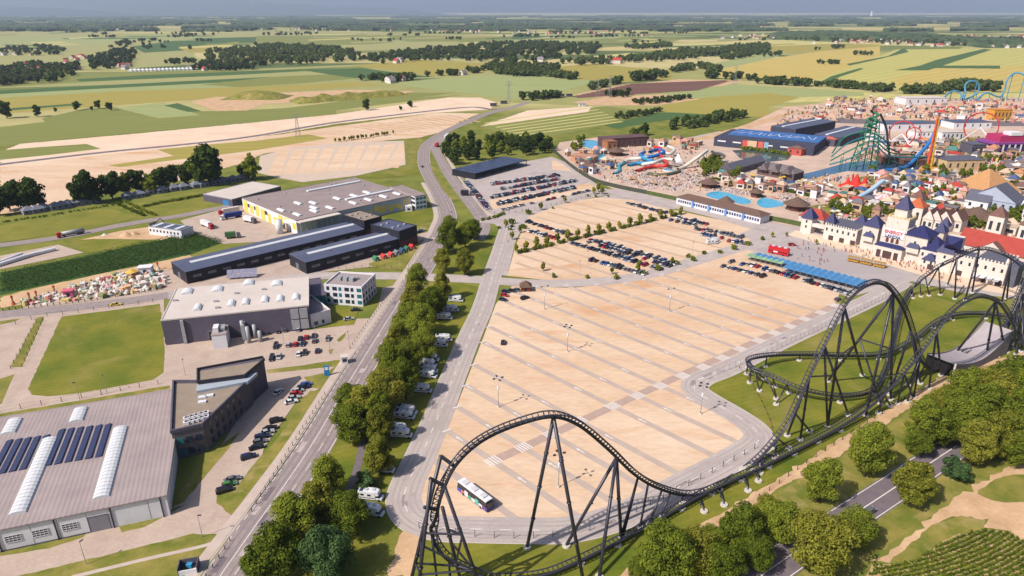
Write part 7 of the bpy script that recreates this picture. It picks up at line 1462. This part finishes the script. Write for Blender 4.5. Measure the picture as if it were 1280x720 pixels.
# trees of the park
PT = []
def ptrees(px, n, where, keys=('young', 'mid1', 'mid1'), s=(.6, 1.05), mind=4):
    for x, y in scatter(px, n, rr, mind):
        k = rr.choice(keys)
        if n > 30: PT.append((x, y)); continue
        tree(k, (x, y), rr.uniform(*s) * (1.6 if k == 'young' else .62), ('slim young' if k == 'young' else 'leafy green') + ' tree in ' + where, 'trees in ' + where)
ptrees([(1030, 256), (1100, 240), (1200, 240), (1290, 260), (1290, 300), (1200, 284), (1130, 275), (1040, 284)], 90, 'the lanes behind the castle')
ptrees([(925, 212), (945, 208), (930, 224), (880, 218)], 12, 'the garden beside the cottages', ('mid1',), (.9, 1.2)); ptrees([(868, 206), (900, 204), (905, 216), (880, 222)], 12, 'the grove by the multi-lane slide', ('mid1',), (1.0, 1.5))
ptrees([(1080, 214), (1290, 196), (1290, 240), (1100, 236)], 60, 'the park around the drop tower'); ptrees([(717, 178), (730, 176), (725, 190), (712, 190)], 8, 'the corner of the wave pool', ('mid1',), (.8, 1.2)); ptrees([(788, 170), (808, 168), (808, 176), (790, 178)], 9, 'the clump behind the swimming hall', ('mid1', 'mid2'), (1.2, 1.6))
joined(PT, ('mid1', 'young', 'mid1'), (.4, .75), 'park_trees', 'small leafy trees mixed between the park lanes and rides', 'trees')
treeline([(892, 224), (915, 230), (940, 234)], 26, 'clipped green hedge above the curved pool', (1.2, 1.6), ('shrub',), .5); treeline([(972, 238), (1000, 243), (1020, 248)], 26, 'clipped green hedge beside the upper pool', (1.2, 1.6), ('shrub',), .5); treeline([(925, 186), (960, 190), (985, 194)], 26, 'green bank hedge above the dark pond', (1.6, 2.2), ('shrub',), .8)
# green canopies and blue canopies over the staff parking
def canopy_row(a, c, n, m, nm, w_=5):
    A, C_ = W(*a), W(*c); d = C_ - A; L = d.length / n; ang = math.atan2(d.y, d.x)
    for i in range(n):
        p = A + d * (i / n); t = thing('parking_canopy', NTH[i] + ' ' + nm + ' parking canopy counted from the red bus', 'canopy', (p.x, p.y, .1), ang, nm + ' parking canopies'); MB().hip(.05, L - .05, 0, w_, 2.6, 3.3, gable=True, axis='y').build('roof', m, t); MB().box(.02, .1, .05, w_ - .05, 2.45, 2.6).build('edge_beam', M_wallw, t)
        for x, y in ((.3, .3), (L - .3, .3), (.3, w_ - .3), (L - .3, w_ - .3)): MB().tube((x, y, 0), (x, y, 2.6), .06, n=5).build('post', M_steel, t)
M_cb = mat('canopy_blue', rgb(70, 134, 190), rgb(90, 150, 204), .4, 3, .5)
canopy_row(zp(490, 450), zp(1110, 610), 12, M_cb, 'lower blue', 6); canopy_row(zp(255, 350), zp(1150, 585), 18, M_cb, 'upper blue', 5); canopy_row(zp(195, 355), zp(490, 425), 7, mat('canopy_green', rgb(128, 178, 128), rgb(176, 204, 168), .4, 3, .5), 'green', 4.5)
# visitors on the square: one continuous body mesh each
def person_mesh(cols):
    me = bpy.data.meshes.new('person'); bm = bmesh.new()
    J = {'pel': (0, 0, .95), 'che': (0, 0, 1.32), 'nec': (0, 0, 1.5), 'hea': (0, .02, 1.66), 'top': (0, .01, 1.76), 'lk': (.11, .06, .5), 'lf': (.12, -.02, .06), 'lt': (.12, .16, .03), 'rk': (-.11, -.03, .5), 'rf': (-.12, -.16, .06), 'rt': (-.12, .02, .03), 'ls': (.2, 0, 1.42), 'le': (.27, -.03, 1.14), 'lh': (.27, .1, .9), 'rs': (-.2, 0, 1.42), 're': (-.27, .02, 1.14), 'rh': (-.27, .14, .92)}
    V = {k: bm.verts.new(v) for k, v in J.items()}
    for a, c in (('pel', 'che'), ('che', 'nec'), ('nec', 'hea'), ('hea', 'top'), ('pel', 'lk'), ('lk', 'lf'), ('lf', 'lt'), ('pel', 'rk'), ('rk', 'rf'), ('rf', 'rt'), ('che', 'ls'), ('ls', 'le'), ('le', 'lh'), ('che', 'rs'), ('rs', 're'), ('re', 'rh')): bm.edges.new((V[a], V[c]))
    bm.to_mesh(me); bm.free(); o = bpy.data.objects.new('tmp', me); COL.objects.link(o); md = o.modifiers.new('s', 'SKIN')
    R = {'pel': .16, 'che': .17, 'nec': .06, 'hea': .11, 'top': .08, 'lk': .075, 'rk': .075, 'lf': .05, 'rf': .05, 'lt': .04, 'rt': .04, 'ls': .07, 'rs': .07, 'le': .05, 're': .05, 'lh': .04, 'rh': .04}
    for i, k in enumerate(J): me.skin_vertices[0].data[i].radius = (R[k], R[k]); me.skin_vertices[0].data[i].use_root = (k == 'pel')
    dg = bpy.context.evaluated_depsgraph_get(); m2 = bpy.data.meshes.new_from_object(o.evaluated_get(dg)); bpy.data.objects.remove(o); m2.materials.clear()
    for m in cols: m2.materials.append(m)
    for f in m2.polygons:
        z = f.center.z; f.material_index = 0 if z > 1.68 else (3 if z > 1.5 else (1 if z > .92 else (2 if z > .45 else 3)))
    return m2
M_skin = mat('skin', rgb(214, 160, 130)); M_hair = mat('hair', rgb(70, 50, 40)); PPL = []
for nm, a, c in (('white shirt', (232, 228, 226), (60, 70, 110)), ('red shirt', (200, 60, 56), (70, 66, 70)), ('blue shirt', (70, 110, 180), (150, 130, 110)), ('dark shirt', (50, 50, 60), (120, 110, 100)), ('yellow shirt', (226, 196, 90), (80, 90, 130)), ('pink dress', (226, 150, 160), (226, 150, 160))): PPL.append((nm, person_mesh([M_hair, pc(a), pc(c), M_skin])))
for px, n, wh in (([(1060, 306), (1100, 318), (1160, 334), (1210, 350), (1200, 358), (1130, 338), (1050, 314)], 86, 'paved strip before the castle'), ([(1010, 300), (1060, 312), (1040, 326), (985, 308)], 26, 'grey square beside the red bus'), ([(1000, 320), (1040, 326), (1030, 335), (990, 326)], 10, 'grey paving by the blue canopies')):
    for x, y in scatter(px, n, rr, .7): nm, me = rr.choice(PPL); o = link('person', me, None, (x, y, .2), rr.uniform(0, 6.28)); tag(o, 'person in a ' + nm + ' walking on the ' + wh, 'person', 'visitors on the ' + wh)
# ------------------------------------------------ bungalows, site clutter on the left
M_bung = mat('bungalow_roof', rgb(134, 138, 154), rgb(120, 124, 140), .4, 3); M_bw = mat('bungalow_wall', rgb(140, 140, 152))
ba = pang((30, 268), (130, 250))
for i, (x, y) in enumerate([(38, 268), (49, 266.5), (57, 264.5), (72, 262.5), (80, 261), (88, 259.5), (103, 257), (112, 255.5), (121, 254), (163, 249), (177, 247), (192, 243), (204, 241.5), (220, 239), (232, 237.5), (248, 235), (257, 234), (270, 231), (281, 229.5), (294, 227.5), (305, 226)]): house((x, y), 7, 6, 2.8, 2.4, M_bw, M_bung, NTH[min(i, 20)] + ' small grey roofed bungalow below the trees counted towards the store hall', 'bungalow', False, 'x', ang=ba, group='bungalows below the trees', wins=2)
# theme park props stored on the dirt
pb = MB(); pms = [pc(c) for c in ((226, 150, 130), (232, 206, 140), (238, 228, 220), (230, 176, 176), (150, 180, 166), (230, 220, 214), (206, 110, 96), (236, 190, 150), (150, 160, 110))]
for x, y in scatter([(8, 384), (60, 370), (105, 355), (150, 344), (185, 336), (208, 346), (206, 360), (150, 370), (60, 380)], 420, rr):
    k = rr.randrange(4); mi = rr.randrange(9); s_ = rr.uniform(.5, 1.9); h = rr.uniform(.6, 2.6); mi = rr.choice((2, 2, 5, mi, mi, mi))
    if k == 0: pb.box(x - s_, x + s_, y - s_ * .7, y + s_ * .7, 0, h, mi, rr.uniform(0, 3))
    elif k == 1: pb.cone(x, y, 0, h * 1.3, s_, 7, mi)
    elif k == 2: pb.tube((x, y, 0), (x, y, h), s_ * .7, s_ * .5, 7, mi)
    else: pb.tube((x, y, 0), (x, y, h * .5), s_ * .5, s_, 7, mi); pb.cone(x, y, h * .5, h * 1.1, s_, 7, mi)
stuff(pb.build('stored_props', pms), 'jumble of brightly coloured park props stored on the dirt', 'props')
house((182, 344.5), 6, 4, 4, 0, M_wallw, M_wallw, 'white storage box among the stored park props', 'storage_box', ang=.2, wins=1, cat='container'); house((86, 373), 4, 3, 3.4, 0, pc((232, 120, 150)), pc((226, 110, 140)), 'pink booth among the stored park props', 'prop_booth', ang=.3, wins=1, cat='booth')
p = W(166, 347); t = thing('prop_parasol', 'large yellow canopy among the stored park props', 'canopy', (p.x, p.y, 0)); MB().tube((0, 0, 0), (0, 0, 3.4), .12).build('pole', M_steel, t); MB().cone(0, 0, 3.2, 4.6, 3, 10).build('canopy', pc((240, 190, 90)), t)
for x, y, h, c in ((17, 381, 5, (214, 110, 80)), (38, 377, 5, (176, 90, 60)), (47, 375, 5, (190, 110, 70)), (69, 368, 5, (210, 90, 110)), (192, 340, 5, (230, 190, 80)), (198, 337, 4.5, (236, 226, 216))):
    p = W(x, y); t = thing('prop_figure', 'tall painted prop figure standing at the storage fence', 'figure', (p.x, p.y, 0), 0, 'tall prop figures'); MB().cone(0, 0, 0, h * .6, 1.1, 8).build('robe', pc(c), t); MB().tube((0, 0, h * .5), (0, 0, h * .78), .5, .4, 8).build('head', M_skin, t); MB().cone(0, 0, h * .76, h, .7, 8).build('hat', pc((200, 80, 60)), t)
flume('white inflatable slide sections lying on the slab', [W(-4, 332, 1), W(20, 324, 1.2), W(40, 318, 1.2), W(70, 311, 1)], 1.2, M_wallw, 'slide', 'slide_section', False); flume('second white slide section on the slab', [W(0, 327, .8), W(14, 322, 1), W(30, 316, 1)], .9, M_wallw, 'slide', 'slide_section', False)
for i, (x, y, r) in enumerate(((158, 295, 4), (168, 293.5, 3.2), (195, 291, 3.6), (131, 294, 2))):
    b = MB(); b.cone(0, 0, 0, r * .62, r, 14); o = tag(b.build('sand_heap', M_dirt if i < 3 else M_foot), ('tall', 'middle', 'wide', 'small grey')[i] + ' heap of sand on the muddy yard', 'heap'); o.location = (*W(x, y)[:2], .12)
p = W(192, 283); t = thing('excavator', 'dark excavator working beside the sand heaps', 'excavator', (p.x, p.y, .1), .6); MB().box(-2, 2, -1.3, 1.3, .9, 2).build('house', M_dark, t); MB().box(.2, 1.6, -1.2, 0, 2, 3).build('cab', M_cg, t)
for y in (-1.2, 1.2): MB().box(-2, 2, y - .35, y + .35, 0, .85).build('track', M_rubshade, t)
MB().tube((1.5, 0, 2), (4.5, 0, 4.5), .25).build('boom', M_dark, t); MB().tube((4.5, 0, 4.5), (6.5, 0, 1.5), .2).build('arm', M_dark, t); MB().box(6, 7, -.5, .5, .4, 1.4).build('bucket', M_dark, t)
# corn rows
def corn(pxpoly, direction, sp, label, h=1.1, leaf=.55, dens=1.0, curve=None, m=None):
    P = [W(*p) for p in pxpoly]; b = MB(); d = direction.normalized(); n = Vector((-d.y, d.x, 0)); us = [p.dot(n) for p in P]; vs = [p.dot(d) for p in P]; u = min(us)
    while u < max(us):
        v = min(vs)
        while v < max(vs):
            q = n * (u + rr.gauss(0, .08)) + d * v
            if curve: q = q + n * curve(v)
            if inpoly(q.x, q.y, P) and rr.random() < .93:
                for _ in range(5):
                    a = rr.uniform(0, 6.28); s_ = leaf * rr.uniform(.7, 1.4); c = Vector((math.cos(a), math.sin(a), 0)); e = Vector((-c.y, c.x, 0)); zz = rr.uniform(.2, h); k = len(b.v)
                    b.v += [(q.x - e.x * .28, q.y - e.y * .28, zz), (q.x + c.x * s_, q.y + c.y * s_, zz + .15), (q.x + e.x * .28, q.y + e.y * .28, zz)]; b.f.append((k, k + 1, k + 2)); b.m.append(0)
            v += .55 / dens
        u += sp
    stuff(b.build('corn_plants', m or LM), label, 'corn')
cd = (W(1240, 668) - W(1110, 716))
corn([(1085, 722), (1092, 708), (1136, 706), (1192, 671), (1235, 663), (1262, 668), (1300, 692), (1300, 730)], cd, 1.15, 'young corn growing in curved rows at the dirt track', 1.1, .55, 1.5, lambda v: .004 * (v - 150) ** 2)
corn([(2, 342), (108, 321), (240, 291), (280, 302), (238, 317), (55, 356), (0, 367)], W(240, 291) - W(0, 341), 2.2, 'dense strip of tall corn beside the long black hall', 2.0, 1.3, .5, m=LD)

# fine clutter: benches, bins, planters, crowds, signs that nobody could count from here
cm = [pc(c) for c in ((232, 224, 218), (200, 80, 70), (120, 112, 112), (222, 180, 150), (90, 110, 150), (110, 120, 70), (226, 190, 120), (80, 70, 72), (226, 150, 150))]
for lab, px, n, hs in (('fine clutter of crowds, benches and signs behind the castle', [(1020, 262), (1060, 240), (1110, 226), (1290, 226), (1290, 300), (1200, 286), (1130, 276), (1050, 286)], 900, (.6, 2.6)), ('fine clutter of ride parts and crowds around the lake', [(1000, 226), (1060, 206), (1095, 176), (1290, 170), (1290, 226), (1110, 226), (1050, 240)], 1100, (.8, 4)), ('machines, materials and debris across the sandy building site', [(985, 140), (1060, 124), (1290, 124), (1290, 154), (1050, 152), (960, 164)], 800, (.8, 4.5)), ('bathers, tables and lockers across the water park', [(705, 186), (760, 180), (850, 182), (905, 205), (1000, 236), (1030, 256), (1000, 266), (900, 240), (850, 240), (770, 228), (735, 222)], 600, (.5, 1.6))):
    b = MB()
    for x, y in scatter(px, n, rr):
        h = rr.uniform(*hs); s_ = rr.uniform(.3, 1.1) * (1.8 if 'building site' in lab else 1); mi = rr.randrange(9)
        if rr.random() < .5: b.box(x - s_, x + s_, y - s_ * .5, y + s_ * .5, .05, h, mi, rr.uniform(0, 3))
        elif rr.random() < .5: b.cone(x, y, h * .6, h, s_ * 1.4, 6, mi); b.tube((x, y, .05), (x, y, h * .6), .12, n=4, mi=7)
        else: b.tube((x, y, .05), (x, y, h), s_ * .5, s_ * .35, 6, mi)
    stuff(b.build('park_clutter', cm), lab, 'clutter')
# ------------------------------------------------ far countryside
M_for = mat('forest_canopy', rgb(52, 70, 44), rgb(88, 104, 64), .02, 8, contrast=1.5)
def forest(px, label, h=14, res=None, name='woodland'):
    P = [W(*p) for p in px]; x0, x1 = min(p.x for p in P), max(p.x for p in P); y0, y1 = min(p.y for p in P), max(p.y for p in P)
    r = res or max(9, math.sqrt((x1 - x0) * (y1 - y0) / 2600)); nx, ny = int((x1 - x0) / r) + 2, int((y1 - y0) / r) + 2; b = MB(); idx = {}
    def hgt(i, j):
        x, y = x0 + i * r, y0 + j * r
        return inpoly(x + 30 * noise.noise((x * .01, y * .01, 3)), y + 30 * noise.noise((x * .01, y * .01, 7)), P)
    ins = {(i, j): hgt(i, j) for i in range(-1, nx + 1) for j in range(-1, ny + 1)}
    def vid(i, j):
        if (i, j) not in idx:
            full = all(ins.get((i + a, j + c), False) for a in (-1, 0) for c in (-1, 0))
            idx[i, j] = len(b.v); x, y = x0 + i * r, y0 + j * r; hh = h * random.uniform(.55, 1.15) if full else h * random.uniform(0, .35); b.v.append((x + random.uniform(-.35, .35) * r, y + random.uniform(-.35, .35) * r, hh if full else -.2))
        return idx[i, j]
    for (i, j), q in ins.items():
        if q: b.f.append((vid(i, j), vid(i + 1, j), vid(i + 1, j + 1), vid(i, j + 1))); b.m.append(0)
    if b.f: stuff(b.build(name, M_for), label, 'woodland')
def wood(px, n, label, s=(.9, 1.4), keys=('far0', 'far1', 'far2'), md=7):
    joined(scatter(px, n, random.Random(n), md), keys, s, 'woodland', label, 'woodland')
wood([(255, 82), (262, 66), (300, 62), (345, 58), (395, 60), (445, 66), (452, 72), (430, 78), (360, 82), (300, 84)], 330, 'dark wood behind the striped fields', (1.2, 1.8))
wood([(430, 76), (500, 66), (580, 60), (600, 66), (560, 76), (480, 78)], 200, 'tree belt running from the dark wood to the right', (1.0, 1.5))
wood([(565, 64), (600, 56), (690, 54), (748, 58), (750, 66), (690, 74), (640, 82), (600, 80), (575, 74)], 330, 'dark wood in the middle distance', (1.2, 1.8))
wood([(640, 96), (625, 92), (600, 88), (622, 82), (660, 84), (700, 86), (690, 94)], 120, 'wooded bank beside the pale field', (1.0, 1.5))
wood([(695, 80), (740, 76), (790, 74), (850, 64), (900, 62), (960, 56), (960, 62), (900, 70), (850, 76), (780, 80), (730, 82)], 260, 'tree belt above the olive field', (1.1, 1.6)); wood([(780, 60), (830, 56), (850, 58), (800, 62)], 50, 'narrow tree belt on the far slope', (1.2, 1.6)); wood([(900, 74), (960, 62), (965, 66), (910, 76)], 60, 'tree line above the yellow fields', (1.1, 1.5))
wood([(0, 106), (0, 88), (40, 80), (100, 84), (92, 98), (60, 104)], 120, 'village trees round the red roofed houses', (1.0, 1.4)); wood([(0, 62), (50, 58), (90, 64), (60, 72), (0, 68)], 60, 'village trees in the left distance', (1.0, 1.4)); wood([(110, 76), (150, 62), (175, 66), (160, 84), (115, 88)], 90, 'village trees beside the white tents', (1.0, 1.5)); wood([(0, 100), (22, 97), (22, 106), (0, 108)], 14, 'dark tree clump at the village end', (1.3, 1.7)); wood([(240, 88), (255, 80), (320, 84), (318, 89)], 60, 'tree row below the dark wood', (1, 1.3)); wood([(205, 80), (235, 74), (250, 78), (215, 84)], 16, 'trees beside the dark field', (.9, 1.3)); wood([(145, 56), (160, 51), (165, 57), (150, 58)], 12, 'tree clump in the far fields', (1.2, 1.6))
forest([(960, 42), (1030, 40), (1100, 42), (1160, 44), (1200, 48), (1290, 52), (1290, 60), (1230, 60), (1130, 52), (1060, 50), (960, 50)], 'wooded valley below the far plain', 14)
rf_ = random.Random(77)
bands = []
for i in range(420):
    y = 19.6 + (rf_.random() ** 1.35) * 19; x = rf_.uniform(-60, 1340); wd = rf_.uniform(18, 110); hh = rf_.uniform(.3, 1.0) * (.6 + (y - 20) * .09)
    if y > 30 and 960 < x < 1300 and rf_.random() < .8: continue
    bands.append((x, y, wd, hh))
FB = []
for x, y, wd, hh in bands:
    n = 7; px = [(x + wd * (k / n - .5), y - hh * (.5 + .5 * rf_.random())) for k in range(n + 1)] + [(x + wd * (k / n - .5), y + hh * (.4 + .6 * rf_.random())) for k in range(n, -1, -1)]
    P = [W(*p) for p in px]; b = MB(); h = rf_.uniform(12, 18)
    # ragged slab of tree tops
    m = len(P) // 2
    for k in range(m - 1):
        a0, a1, c0, c1 = P[k], P[k + 1], P[-1 - k], P[-2 - k]; sub = 5
        for s_ in range(sub):
            t0, t1 = s_ / sub, (s_ + 1) / sub; f0, f1 = c0.lerp(c1, t0), c0.lerp(c1, t1); g0, g1 = a0.lerp(a1, t0), a0.lerp(a1, t1); z0, z1, z2, z3 = (h * rf_.uniform(.6, 1.15) for _ in range(4))
            b.add([(f0.x, f0.y, -.5), (f1.x, f1.y, -.5), (f1.x, f1.y, z1), (f0.x, f0.y, z0), (g1.x, g1.y, z2), (g0.x, g0.y, z3)], [(0, 1, 2, 3), (3, 2, 4, 5)])
    FB.append(b)
allb = MB()
for b in FB: allb.add(b.v, b.f)
stuff(allb.build('woodland', M_for), 'dark woodland strips across the far plain', 'woodland')
# loose hedgerow trees between the strips
def clumps(px, nc, rn, sd, s, label):
    g = random.Random(sd); pts = []
    for cx, cy in scatter(px, nc, g, 40):
        L = g.uniform(10, 260); an = g.gauss(.1, .35)
        for _ in range(g.randint(*rn)): t = g.uniform(-.5, .5) * L; pts.append((cx + t * math.cos(an) + g.gauss(0, 7), cy + t * math.sin(an) + g.gauss(0, 7)))
    joined(pts, ('far0', 'far1', 'far2'), s, 'hedgerow_trees', label, 'trees')
clumps([(-60, 46), (960, 46), (960, 60), (700, 64), (-60, 62)], 26, (2, 9), 5, (.8, 1.4), 'scattered hedgerow trees between the far strips')
clumps([(-60, 36), (960, 36), (960, 46), (-60, 46)], 46, (4, 16), 6, (.9, 1.7), 'loose trees along the far villages')
joined(scatter([(970, 50), (1060, 46), (1290, 48), (1290, 60), (1100, 56)], 260, random.Random(8), 14), ('far0', 'far1', 'far2'), (1.0, 1.6), 'hedgerow_trees', 'garden trees among the valley village houses', 'trees')
# houses of the villages
hm = {}
def far_house(x, y, label, s=1):
    k = (label, random.randrange(2))
    if k not in hm:
        wc, rc = {'red': ((226, 214, 204), (190, 72, 60)), 'white': ((236, 230, 226), (150, 140, 144)), 'brown': ((220, 200, 180), (130, 80, 70))}[label.split()[0]]; w_, d_, h = (11, 9, 5) if k[1] else (14, 10, 5.5)
        b = MB().box(-w_ / 2, w_ / 2, -d_ / 2, d_ / 2, 0, h, 0); b.hip(-w_ / 2 - .5, w_ / 2 + .5, -d_ / 2 - .5, d_ / 2 + .5, h - .02, h + 4, gable=True, mi=1, gmi=0)
        for i in range(3): b.box(-w_ / 2 + 1.5 + i * 3.4, -w_ / 2 + 3 + i * 3.4, -d_ / 2 - .06, -d_ / 2 + .05, 1.5, 3.2, 2)
        b.box(w_ * .2, w_ * .2 + .8, -.4, .4, h + 2, h + 5, 0); hm[k] = b.mesh('village_house', [pc(wc), pc(rc), M_glass])
    o = link('village_house', hm[k], None, (x, y, 0), random.uniform(0, 3)); o.scale = (s, s, s); return o
def village(px, n, where, mix=('red', 'white', 'brown'), s=1.0, md=16):
    for x, y in scatter(px, n, rf_, md): c = rf_.choice(mix); o = far_house(x, y, c + ' x', s); tag(o, {'red': 'red roofed', 'white': 'white grey roofed', 'brown': 'brown roofed'}[c] + ' house in ' + where, 'house', 'houses in ' + where)
village([(0, 104), (0, 82), (60, 80), (115, 86), (90, 100), (40, 104)], 22, 'the village with the tree clump'); village([(0, 68), (50, 62), (60, 70), (0, 72)], 6, 'the hamlet at the far left'); village([(70, 76), (110, 68), (120, 78), (80, 80)], 8, 'the hamlet above the village'); village([(130, 88), (165, 80), (160, 89)], 6, 'the farmsteads beside the white tents'); village([(230, 86), (300, 83), (300, 88), (235, 89)], 9, 'the row below the dark wood')
village([(50, 34), (180, 36), (180, 38.5), (50, 36)], 22, 'the left village beneath the far woods', s=1.3, md=30); village([(320, 36), (480, 36), (520, 39), (330, 40)], 26, 'the middle village on the plain', s=1.3, md=30); village([(500, 38), (640, 38), (700, 43), (560, 42)], 24, 'the long village at the horizon fields', s=1.3, md=30); village([(640, 41), (760, 40), (850, 46), (700, 45)], 24, 'the village above the green strips', s=1.2, md=30); village([(880, 47), (960, 43), (1000, 50), (900, 51)], 12, 'the hamlet before the wooded valley', s=1.2, md=26)
village([(990, 55), (1060, 51), (1140, 52), (1220, 57), (1290, 58), (1290, 62), (1200, 60), (1080, 55)], 44, 'the village below the wooded valley', s=1.2, md=20); village([(1180, 45), (1290, 46), (1290, 52), (1200, 50)], 20, 'the hillside village inside the valley', s=1.2, md=22); village([(740, 30), (960, 28), (960, 36), (760, 36)], 26, 'the scattered settlement on the far hill', s=1.6, md=50)
village([(480, 103), (500, 99), (515, 102), (500, 106)], 4, 'the field farm', ('white', 'brown'), 1.2); village([(575, 93), (583, 91), (583, 94), (575, 95)], 2, 'the lone plot in the olive field', ('white',), 1.0, 6); village([(488, 79), (505, 76), (505, 80), (490, 80)], 3, 'the orchard plot under the tree belt', ('red', 'white'), 1.2, 8); village([(760, 79), (772, 77), (775, 80), (762, 81)], 2, 'the farm under the right tree belt', ('white', 'red'), 1.5, 8); village([(670, 75), (682, 74), (682, 77), (672, 78)], 2, 'the greenhouse yard by the wood', ('white',), 1.4, 8)
tb = MB()
for i in range(16):
    p = W(164 + i * 5, 89.5 - i * .15); t = thing('white_tent', 'white peaked tent in the long row under the village trees', 'tent', (p.x, p.y, 0), .1, 'white tents in a row'); MB().box(-4, 4, -4, 4, 0, 3).build('wall', M_wallw, t); MB().cone(0, 0, 2.98, 6.5, 6.2, 4, rot=PI / 4).build('roof', M_wallw, t)
# earth bank on the sandy land
b = MB(); A = W(365, 128); ux = (W(505, 117) - A); L = ux.length; ux.normalize(); uy = Vector((-ux.y, ux.x, 0)); N = 24
for i in range(N + 1):
    for j in range(5): q = A + ux * (L * i / N) + uy * ((j - 2) * 14 + 5 * noise.noise((i * .5, j, 0))); b.v.append((q.x, q.y, (0, 7, 9, 6, 0)[j] * (.8 + .5 * noise.noise((i * .4, j, 5))) * min(1, i / 2, (N - i) / 2)))
b.f = [(i * 5 + j, (i + 1) * 5 + j, (i + 1) * 5 + j + 1, i * 5 + j + 1) for i in range(N) for j in range(4)]; b.m = [0] * len(b.f); struct(b.build('earth_bank', M_verge))
b = MB(); A = W(322, 122)
for i in range(13):
    for j in range(5): q = A + Vector(((i - 6) * 8, (j - 2) * 16, 0)); b.v.append((q.x, q.y, 11 * max(0, 1 - ((i - 6) / 6) ** 2) * (0, .8, 1, .8, 0)[j] * (1 + .3 * noise.noise((i, j, 1)))))
b.f = [(i * 5 + j, (i + 1) * 5 + j, (i + 1) * 5 + j + 1, i * 5 + j + 1) for i in range(12) for j in range(4)]; b.m = [0] * len(b.f); struct(b.build('earth_bank', M_verge))
# pylons
def pylon(px, h, label):
    p = W(*px); t = thing('pylon', label, 'pylon', (p.x, p.y, 0), .5, 'power pylons')
    for sx in (-1, 1):
        for sy in (-1, 1): MB().tube((sx * 2.4, sy * 2.4, 0), (sx * .3, sy * .3, h), .22, .14, 4).build('leg', M_steel, t)
    for k in range(5): z = h * k / 6; q = 1 - .87 * z / h; z2 = h * (k + 1) / 6; q2 = 1 - .87 * z2 / h; MB().tube((-2.4 * q, -2.4 * q, z), (2.4 * q2, -2.4 * q2, z2), .12, n=4).build('lattice', M_steel, t); MB().tube((2.4 * q, 2.4 * q, z), (-2.4 * q2, 2.4 * q2, z2), .12, n=4).build('lattice', M_steel, t)
    for z, w_ in ((h * .95, 5), (h * .82, 6.5)): MB().box(-w_, w_, -.2, .2, z, z + .4).build('cross_arm', M_steel, t)
pylon((762, 122), 34, 'lattice power pylon beside the ploughed rows'); pylon((747, 119), 26, 'shorter lattice power pylon next to the ploughed rows'); pylon((918, 105), 34, 'lattice power pylon at the yellow field corner'); pylon((636, 128), 30, 'slim pylon beside the road junction'); pylon((373, 171), 24, 'slim pylon on the sandy strip')
# substation and roadworks clutter by the junction
for i, (x, y, c) in enumerate(((684, 123, 'white'), (694, 122, 'grey'), (702, 121, 'grey'), (712, 121, 'grey'), (728, 133, 'white'), (617, 133, 'grey'), (630, 130, 'grey'))): house((x, y), 9, 6, 3.5, 0, M_wallw if c == 'white' else M_wallg, M_steel if c == 'white' else M_dark, c + ' equipment cabin by the road junction', 'equipment_cabin', ang=.1, cat='cabin', group=c + ' cabins by the junction')
# mountains
M_mtn = mat('mountain_forest', rgb(44, 60, 52), rgb(54, 70, 60), .0004, 6)
def ridge(prof, dist, label, back=3000):
    b = MB(); n = len(prof); pts = []
    for i in range(n - 1):
        for k in range(8):
            t = k / 8; x = prof[i][0] + (prof[i + 1][0] - prof[i][0]) * t; y = prof[i][1] + (prof[i + 1][1] - prof[i][1]) * t; pts.append((x, y + 1.1 * noise.noise((x * .03, 1, 2)) * (1 if y < 16 else .2)))
    for x, y in pts:
        r = ray(x, y); s_ = dist / r.y; top = Vector((r.x * s_, dist, CAM_H + r.z * s_)); top.z = max(top.z, 1)
        b.v += [(top.x, dist - back, -1), (top.x, dist - back * .45, top.z * .55 * (1 + .25 * noise.noise((x * .05, 4, 4)))), (top.x, dist, top.z), (top.x, dist + back, -1)]
    for i in range(len(pts) - 1):
        for j in range(3): b.f.append((i * 4 + j, (i + 1) * 4 + j, (i + 1) * 4 + j + 1, i * 4 + j + 1)); b.m.append(0)
    struct(b.build('mountain', M_mtn, smooth=True))
ridge([(-200, 4), (-60, 5), (40, 9), (75, 10), (130, 15), (170, 19)], 21000, '')
ridge([(-200, -30), (-60, -24), (60, -16), (150, -10), (230, -6), (300, 0), (340, 3), (420, 8), (480, 9), (510, 12), (545, 16), (580, 19)], 26500, '', 3500)
# chimney plume tower on the horizon
p = W(1089, 20.5); t = thing('cooling_tower', 'tiny white chimney on the far right horizon', 'chimney', (p.x, p.y, 0)); MB().tube((0, 0, 0), (0, 0, 110), 26, 18, 10).build('shaft', M_wallw, t); MB().tube((0, 0, 110), (0, 0, 118), 18.5, 18.5, 10).build('rim', M_steel, t)
# ------------------------------------------------ haze
hz = MB(); hz.box(-31000, 31000, -400, 31000, -3, 1400); ho = hz.build('haze', bpy.data.materials.new('haze_air')); m = ho.data.materials[0]; m.use_nodes = True; t = m.node_tree
t.nodes.remove(t.nodes['Principled BSDF']); v = t.nodes.new('ShaderNodeVolumePrincipled'); v.inputs['Color'].default_value = (.62, .75, 1, 1); v.inputs['Density'].default_value = 4.3e-5; v.inputs['Anisotropy'].default_value = .1
t.links.new(v.outputs[0], t.nodes['Material Output'].inputs['Volume']); ho['kind'] = 'stuff'; ho['label'] = 'pale blue haze over the wide plain'
